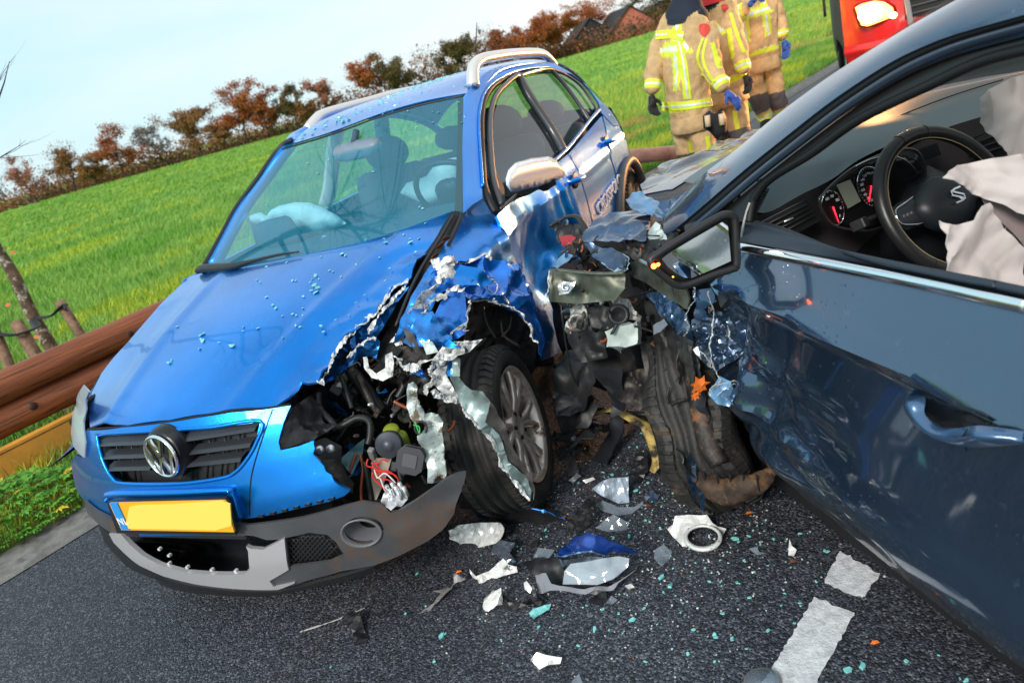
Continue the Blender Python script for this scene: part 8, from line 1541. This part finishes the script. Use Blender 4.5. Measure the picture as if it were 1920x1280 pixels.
LST = [
 ('reflector_bowl', [(842, 994, .03), (860, 984, .06), (900, 979, .075), (938, 980, .07), (946, 990, .06), (942, 1005, .04), (930, 1018, .02), (898, 1026, .0), (862, 1020, .0), (842, 1010, .01)], WPL, 'white ribbed headlamp reflector lying just right of the blue bumper flap', dict(amp=.007, fr=26, bulge=.03)),
 ('lamp_fragment', [(925, 1022, .02), (940, 1012, .04), (968, 1018, .04), (955, 1036, .03), (968, 1052, .0), (960, 1060, .0), (940, 1048, .01), (922, 1034, .01)], SMK, 'silver-grey ribbed lamp fragment below the white reflector', dict(amp=.006)),
 ('torn_trim', [(880, 1066, .02), (892, 1080, .01), (918, 1070, .02), (944, 1046, .05), (952, 1058, .04), (970, 1062, .03), (972, 1072, .01), (930, 1084, .0), (898, 1094, .0), (886, 1082, .0)], WPL, 'white and black torn trim piece left of the smashed headlamp', dict(amp=.010)),
 ('plastic_shard', [(848, 1098, .03), (852, 1074, .05), (874, 1086, .03), (846, 1102, .02), (826, 1124, .01), (806, 1144, .0), (784, 1150, .0), (790, 1144, .0), (812, 1130, .01), (828, 1110, .01), (812, 1108, .01), (830, 1104, .01)], mat('grey_shard', (.30, .28, .28), .35, metal=.3, coat=.5), 'long forked grey shard at the lower left of the debris', dict(amp=.003)),
 ('white_block', [(908, 1124, .03), (922, 1110, .05), (938, 1102, .05), (940, 1112, .04), (938, 1132, .02), (918, 1144, .0), (910, 1138, .0)], WPL, 'small white plastic block left of the black bracket', dict(amp=.006, th=.02)),
 ('black_bracket', [(944, 1114, .02), (955, 1128, .02), (985, 1130, .02), (998, 1112, .04), (988, 1092, .05), (1002, 1096, .05), (1008, 1120, .03), (1024, 1128, .0), (1015, 1135, .0), (998, 1128, .0), (970, 1142, .0), (948, 1140, .0)], BP, 'curved black bracket in front of the smashed headlamp', dict(amp=.010, th=.01)),
 ('white_chip', [(982, 1092, .06), (988, 1089, .06), (998, 1102, .05), (994, 1112, .04), (984, 1104, .05)], WPL, 'white chip standing on the black bracket', dict(amp=.002)),
 ('lens_shard', [(1110, 916, .03), (1128, 902, .05), (1142, 896, .06), (1180, 894, .07), (1178, 920, .03), (1180, 942, .0), (1160, 944, .0), (1130, 930, .01)], mat('bluish_shard', (.30, .36, .44), .2, metal=.25, coat=.6, var=.4, vs=18), 'largest pale blue lens shard, below the black rubber strips', dict(amp=.006)),
 ('clear_shard', [(1118, 945, .02), (1130, 938, .04), (1160, 950, .03), (1188, 950, .03), (1206, 940, .05), (1206, 946, .04), (1185, 962, .01), (1160, 966, .0), (1130, 958, .01)], GLC, 'clear curved lens shard below the pale blue shard', dict(amp=.003)),
 ('clear_shard', [(1116, 990, .0), (1135, 974, .03), (1150, 964, .04), (1180, 980, .02), (1174, 994, .0), (1140, 996, .0)], GLC, 'flat smoky lens shard above the dark blue torn panel', dict(amp=.002)),
 ('clear_shard', [(1228, 1030, .02), (1244, 1020, .03), (1260, 1034, .01), (1256, 1048, .0), (1240, 1062, .0), (1226, 1046, .01)], GLC, 'upright grey lens shard between the headlamp and the silver ring', dict(amp=.002)),
 ('black_scrap', [(1064, 985, .02), (1080, 960, .06), (1100, 935, .09), (1115, 930, .08), (1118, 955, .05), (1105, 985, .02), (1085, 1000, .0), (1062, 1000, .0)], BP, 'crumpled black plastic scrap between the bumper strip and the pale shards', dict(amp=.015)),
 ('rubber_strip', [(640, 1158, .02), (660, 1146, .03), (674, 1148, .03), (682, 1175, .01), (692, 1198, .0), (668, 1212, .0), (664, 1196, .0), (658, 1178, .01)], BP, 'lone black plastic scrap beside the chalky scrape', dict(amp=.010)),
 ('white_fragment', [(996, 1236, .01), (1006, 1222, .03), (1028, 1228, .03), (1055, 1232, .02), (1052, 1244, .01), (1030, 1246, .01), (1008, 1256, .0), (1000, 1262, .0), (1004, 1248, .0)], WPL, 'white winged fragment at the bottom centre of the road', dict(amp=.008)),
 ('clear_shard', [(1072, 1276, .0), (1086, 1262, .02), (1096, 1290, .0), (1078, 1296, .0)], GLC, 'clear splinter at the very bottom edge right of the white fragment', dict(amp=.002)),
 ('grey_scrap', [(1058, 862, .02), (1074, 856, .03), (1086, 882, .01), (1084, 890, .0), (1066, 894, .0)], mat('scrap_grey', (.07, .07, .075), .4), 'small dark grey slab right of the blue car\'s wheel', dict(amp=.004)),
 ('chrome_scrap', [(1066, 900, .01), (1082, 886, .02), (1090, 892, .02), (1074, 904, .0)], ALU, 'chrome-edged sliver under the dark grey slab', dict(amp=.002)),
 ('pale_ring_scrap', [(1092, 900, .01), (1112, 894, .02), (1116, 898, .01), (1098, 906, .0)], WPL, 'tiny white loop beside the chrome-edged sliver', dict(amp=.002)),
 ('rubber_strip', [(1112, 694, .40), (1140, 690, .42), (1168, 690, .42), (1166, 720, .36), (1176, 752, .28), (1170, 772, .22), (1146, 784, .20), (1146, 750, .26), (1136, 720, .34)], BST, 'upper dark strip hanging between the two cars', dict(amp=.006, sp=.02, th=.006, smooth=True)),
 ('rubber_strip', [(1146, 780, .12), (1172, 778, .12), (1168, 810, .08), (1150, 845, .04), (1138, 872, .01), (1110, 862, .01), (1124, 840, .03), (1142, 812, .07)], BST, 'lower dark strip ending in a cut edge above the pale blue shard', dict(amp=.006, sp=.02, th=.006, smooth=True)),
 ('liner_panel', [(1032, 828, .02), (1060, 800, .10), (1085, 770, .16), (1108, 738, .20), (1124, 752, .18), (1108, 785, .10), (1080, 805, .05), (1050, 820, .02)], BST, 'dark liner panel leaning just right of the blue car\'s front wheel', dict(amp=.008, sp=.02, th=.006, smooth=True)),
 ('black_scrap', [(1126, 800, .05), (1170, 780, .08), (1215, 776, .08), (1210, 786, .06), (1170, 795, .04), (1130, 812, .02)], BP, 'flat black scrap lying across the yellow hoop', dict(amp=.006)),
 ('black_scrap', [(1180, 890, .01), (1190, 850, .04), (1212, 846, .04), (1216, 880, .02), (1200, 905, .0), (1180, 905, .0)], BP, 'black crumpled scrap inside the curve of the yellow hoop', dict(amp=.010)),
 ('black_scrap', [(1240, 795, .05), (1262, 812, .04), (1278, 835, .02), (1268, 842, .0), (1240, 818, .02)], BST, 'dark wedge under the dark blue car\'s burst tyre', dict(amp=.004)),
 ('clear_shard', [(1240, 868, .02), (1250, 856, .03), (1254, 864, .02), (1244, 876, .0)], GLC, 'small clear chip between the yellow hoop and the burst tyre', dict(amp=.001)),
 ('dark_chip', [(1208, 930, .01), (1222, 918, .02), (1236, 930, .01), (1230, 942, .0), (1212, 938, .0)], mat('navy_chip', (.02, .035, .08), .3, coat=.6), 'dark blue paint chip right of the largest pale blue shard', dict(amp=.004)),
 ('clear_shard', [(1136, 1130, .01), (1146, 1116, .02), (1158, 1124, .01), (1148, 1132, .0)], GLC, 'small triangular clear shard at the lower right of the smashed headlamp', dict(amp=.001)),
 ('splinter', [(1478, 1040, .01), (1480, 1010, .05), (1484, 1022, .03), (1494, 1030, .02), (1488, 1042, .0)], WPL, 'upright clear splinter left of the short road dash', dict(amp=.002)),
 ('lens_chip', [(1404, 1028, .01), (1418, 1024, .02), (1424, 1034, .01), (1438, 1036, .0), (1420, 1040, .0)], GLC, 'little curled shard right of the silver ring', dict(amp=.002)),
 ('white_chip', [(1172, 1098, .02), (1184, 1094, .02), (1190, 1100, .01), (1178, 1104, .0)], WPL, 'small white square chip right of the smashed headlamp', dict(amp=.001)),
 ('dark_chip', [(992, 1018, .01), (1012, 1010, .02), (1006, 1030, .0), (996, 1028, .0)], BP, 'small dark chip above the smashed headlamp', dict(amp=.004)),
 ('clear_shard', [(1000, 1046, .03), (1008, 1026, .05), (1040, 1030, .06), (1030, 1046, .04), (1014, 1050, .02)], GLC, 'clear rounded shard leaning on the left of the blue torn panel', dict(amp=.002)),
]
for i, (n, px, m, lb, kw) in enumerate(LST): deb(n, px, m, lb, seed=i+3, **kw)
# silver bezel ring with flange
rg = empty('silver_lamp_ring', tuple(G(1308, 1005)), label='silver square-flanged lamp bezel with a round hole, on the right of the road', cat='debris'); b0 = Vector(G(1308, 1005))
ringp = [(1318+36*math.cos(t), 1010+25*math.sin(t)) for t in np.linspace(0, 6.283, 25)[:-1]]; ri = [(1318+29*math.cos(t), 1008+19*math.sin(t)) for t in np.linspace(0, 6.283, 25)[:-1]]
V = L_(gpts(ringp, .012))+L_(gpts([(u, v-3) for u, v in ringp], .035))+L_(gpts([(u, v-3) for u, v in ri], .035))+L_(gpts(ri, .012)); mk('ring', V, [(j*24+i, j*24+(i+1) % 24, ((j+1) % 4)*24+(i+1) % 24, ((j+1) % 4)*24+i) for j in range(4) for i in range(24)], WPL, rg)
sheet('flange', rg, L_(gpts([(1262, 983, .03), (1266, 967, .05), (1290, 965, .05), (1326, 965, .05), (1336, 980, .04), (1362, 991, .02), (1354, 1006, .01), (1345, 990, .02), (1318, 984, .03), (1290, 990, .03), (1284, 1008, .02), (1296, 1026, .01), (1315, 1033, .0), (1280, 1024, .0), (1262, 1006, .0), (1252, 992, .01)])), WPL, .012, .003, 14, .003, 4)
# yellow hoop (spring coil with paint marks) and springs
YC = mat('yellow_coil', (.42, .30, .09), .5, var=.4, vs=20, dirt=(.02, .02, .018), ds=9, dl=.47, bump=.4, bs=40)
hp = tube('yellow_hoop', None, [G(1115, 776, z=.14), G(1150, 768, z=.16), G(1185, 785, z=.16), G(1212, 800, z=.13), G(1228, 830, z=.09), G(1234, 860, z=.06), G(1222, 885, z=.03)], [.014, .016, .020, .025, .027, .025, .014], YC, 10, 6, flat=((0, 0, 1), .35)); tag(hp, 'yellow and black curved hoop lying between the two cars', 'debris')
rod_ = tube('black_rod', None, [G(1120, 768, z=.14), G(1180, 775, z=.13), G(1262, 778, z=.12)], .012, BP, 8, 4); tag(rod_, 'thin black rod lying across between the two cars', 'debris')
ge = deb('glass_sheet', [(992, 1150), (1000, 1140), (1022, 1134), (1034, 1132), (1030, 1142), (1012, 1152), (1000, 1160)], TEAL, 'largest clump of teal glass stuck together, in front of the smashed headlamp', z=.004, amp=.004, cat='broken glass')
lens = empty('round_lens', tuple(G(1428, 1268)), label='round clear lens lying on the white road dash at the bottom edge', cat='lens'); b0 = Vector(G(1428, 1268)); n_ = 28
V = []; 
for q, z in ((1, .006), (.9, .018), (.6, .028), (.0, .033)): V += L_([G(1430+34*q*math.cos(t), 1278+26*q*math.sin(t), z=z) for t in np.linspace(0, 6.283, n_+1)[:-1]])
mk('lens_dome', V, [(j*n_+i, j*n_+(i+1) % n_, (j+1)*n_+(i+1) % n_, (j+1)*n_+i) for j in range(3) for i in range(n_)], GLC, lens, True, .003); tube('lens_rim', lens, V[:n_], .003, mat('rim_brown', (.25, .18, .12), .5), 6, 1, closed=True)
# white clips
for i, (u, v, lb) in enumerate([(1074, 820, 'white plastic clip right of the blue car\'s wheel'), (1096, 814, 'round pale plug beside the white clip')]):
    o = lathe('plastic_clip', None, G(u, v, z=.01), (.2, .1, 1), [(.012, -.01), (.013, .0), (.008, .006), (.004, .012), (0, .012)], WPL if i == 0 else mat('peach_plug', (.7, .35, .2), .5), 14); tag(o, lb, 'clip')
# glass crumbs: the larger ones singly, the dust as one
GCR = [(1192, 920), (1240, 1082), (1257, 1099), (1185, 1162), (1097, 1084), (1180, 1005), (1130, 1142), (1120, 1130), (1100, 1135), (1150, 1008), (1023, 993), (1025, 1006), (1115, 1180), (1142, 1181), (1168, 1186), (1340, 1190), (1372, 1196), (828, 1192), (835, 1188), (782, 1075), (814, 1240), (1420, 985), (1386, 980), (1378, 1010), (1385, 1015), (1404, 1005), (1426, 1020), (1414, 1072), (1382, 1092), (1465, 1135), (1471, 1112), (1500, 1130), (1490, 1168), (1440, 1182), (1342, 1194), (1373, 1200), (1590, 1256), (1617, 1248), (1700, 1240), (1760, 1228), (1800, 1272), (1812, 1275), (1698, 1238), (1560, 965), (1546, 1032), (1552, 1034), (1530, 1090), (1322, 1065), (1330, 1090), (1262, 1065), (1160, 920), (1148, 890), (1196, 862), (1168, 880), (1176, 888), (1130, 885), (1110, 850), (1090, 830), (1202, 812), (1180, 838), (1195, 838), (1085, 905), (1108, 898), (1215, 905), (1280, 905), (1290, 915), (1262, 925), (1208, 880), (1238, 990), (1210, 975), (1244, 1110), (1280, 1130), (1276, 1148), (1208, 1140), (1160, 1150), (1232, 1170), (1300, 1180), (1084, 1210), (1010, 1175), (1400, 1216), (1340, 1240), (1290, 1225), (1210, 1240), (900, 1160), (940, 1200), (760, 1150), (620, 1250), (1355, 1150), (1405, 1120), (1440, 1060), (1450, 1010), (1500, 1000), (1410, 960), (1395, 1050), (1350, 1050)]
bigc = {(1185, 1162), (1180, 1005), (1097, 1084), (1257, 1099), (1115, 1180), (828, 1192), (1590, 1256), (1617, 1248), (1378, 1010), (1240, 1082), (1192, 920)}
for i, (u, v) in enumerate(GCR): crumb(G(u, v, z=.001), .0125 if (u, v) in bigc else random.uniform(.004, .008), i, ('thick' if (u, v) in bigc else 'small')+' teal glass crumb '+('between the two cars' if v < 915 else 'below the dark blue door' if u > 1365 else 'in front of the smashed headlamp' if v > 1100 else 'around the broken shards'), 'glass crumbs on the road')
V = []; Fc = []; r9 = random.Random(9)
for i in range(1200):
    u, v = r9.gauss(1190, 190), r9.gauss(960, 140)
    if v < 730 or v > 1290: continue
    if u < 870 and v < 1080: continue
    P = G(u, v, z=.001); s = r9.uniform(.0012, .0042); b = len(V); me = CM[i % 9]; a = r9.uniform(0, 6.3); ca, sa = math.cos(a)*s, math.sin(a)*s
    V += [(P[0]+q.co.x*ca-q.co.y*sa, P[1]+q.co.x*sa+q.co.y*ca, P[2]+q.co.z*s*.8) for q in me.vertices]; Fc += [tuple(b+k for k in p.vertices) for p in me.polygons]
cut = len(Fc)*2//3; o = mk('glass_dust', V, Fc, [TEAL, WPL, mat('rust_bits', (.35, .10, .03), .8)], None, False, mi=[(0 if r9.random() < .3 else 1 if r9.random() < .8 else 2) for _ in Fc]); tag(o, 'fine glass and plastic grit round the wreck', 'glass grit', kind='stuff')
ORL = [(860, 1072), (1066, 972), (1056, 970), (1215, 948), (1404, 962), (1488, 1052), (1640, 1205), (1108, 918)]
for i, (u, v) in enumerate(ORL):
    c = G(u, v, z=.008); o = sheet('leaf_scrap', None, [c+np.array(q)*.009 for q in ((-1.2, 0, 0), (-.3, .5, .5), (.9, .3, .3), (1.2, -.3, 0), (0, -.5, .2))], DL if i % 2 else MATS['oak_leaf_orange'], .01, .003, 30, .0008, i); tag(o, ['orange leaf scrap at the tip of the forked grey shard', 'brown leaf scrap right of the bumper strip', 'small orange leaf scrap touching the bumper strip', 'brown leaf scrap between the pale shard and the burst tyre', 'orange leaf scrap under the burst tyre', 'brown leaf scrap below the upright clear splinter', 'orange leaf scrap between the long dash and the dark blue sill', 'brown leaf scrap beside the white loop'][i], 'leaf', 'leaf scraps on the road')
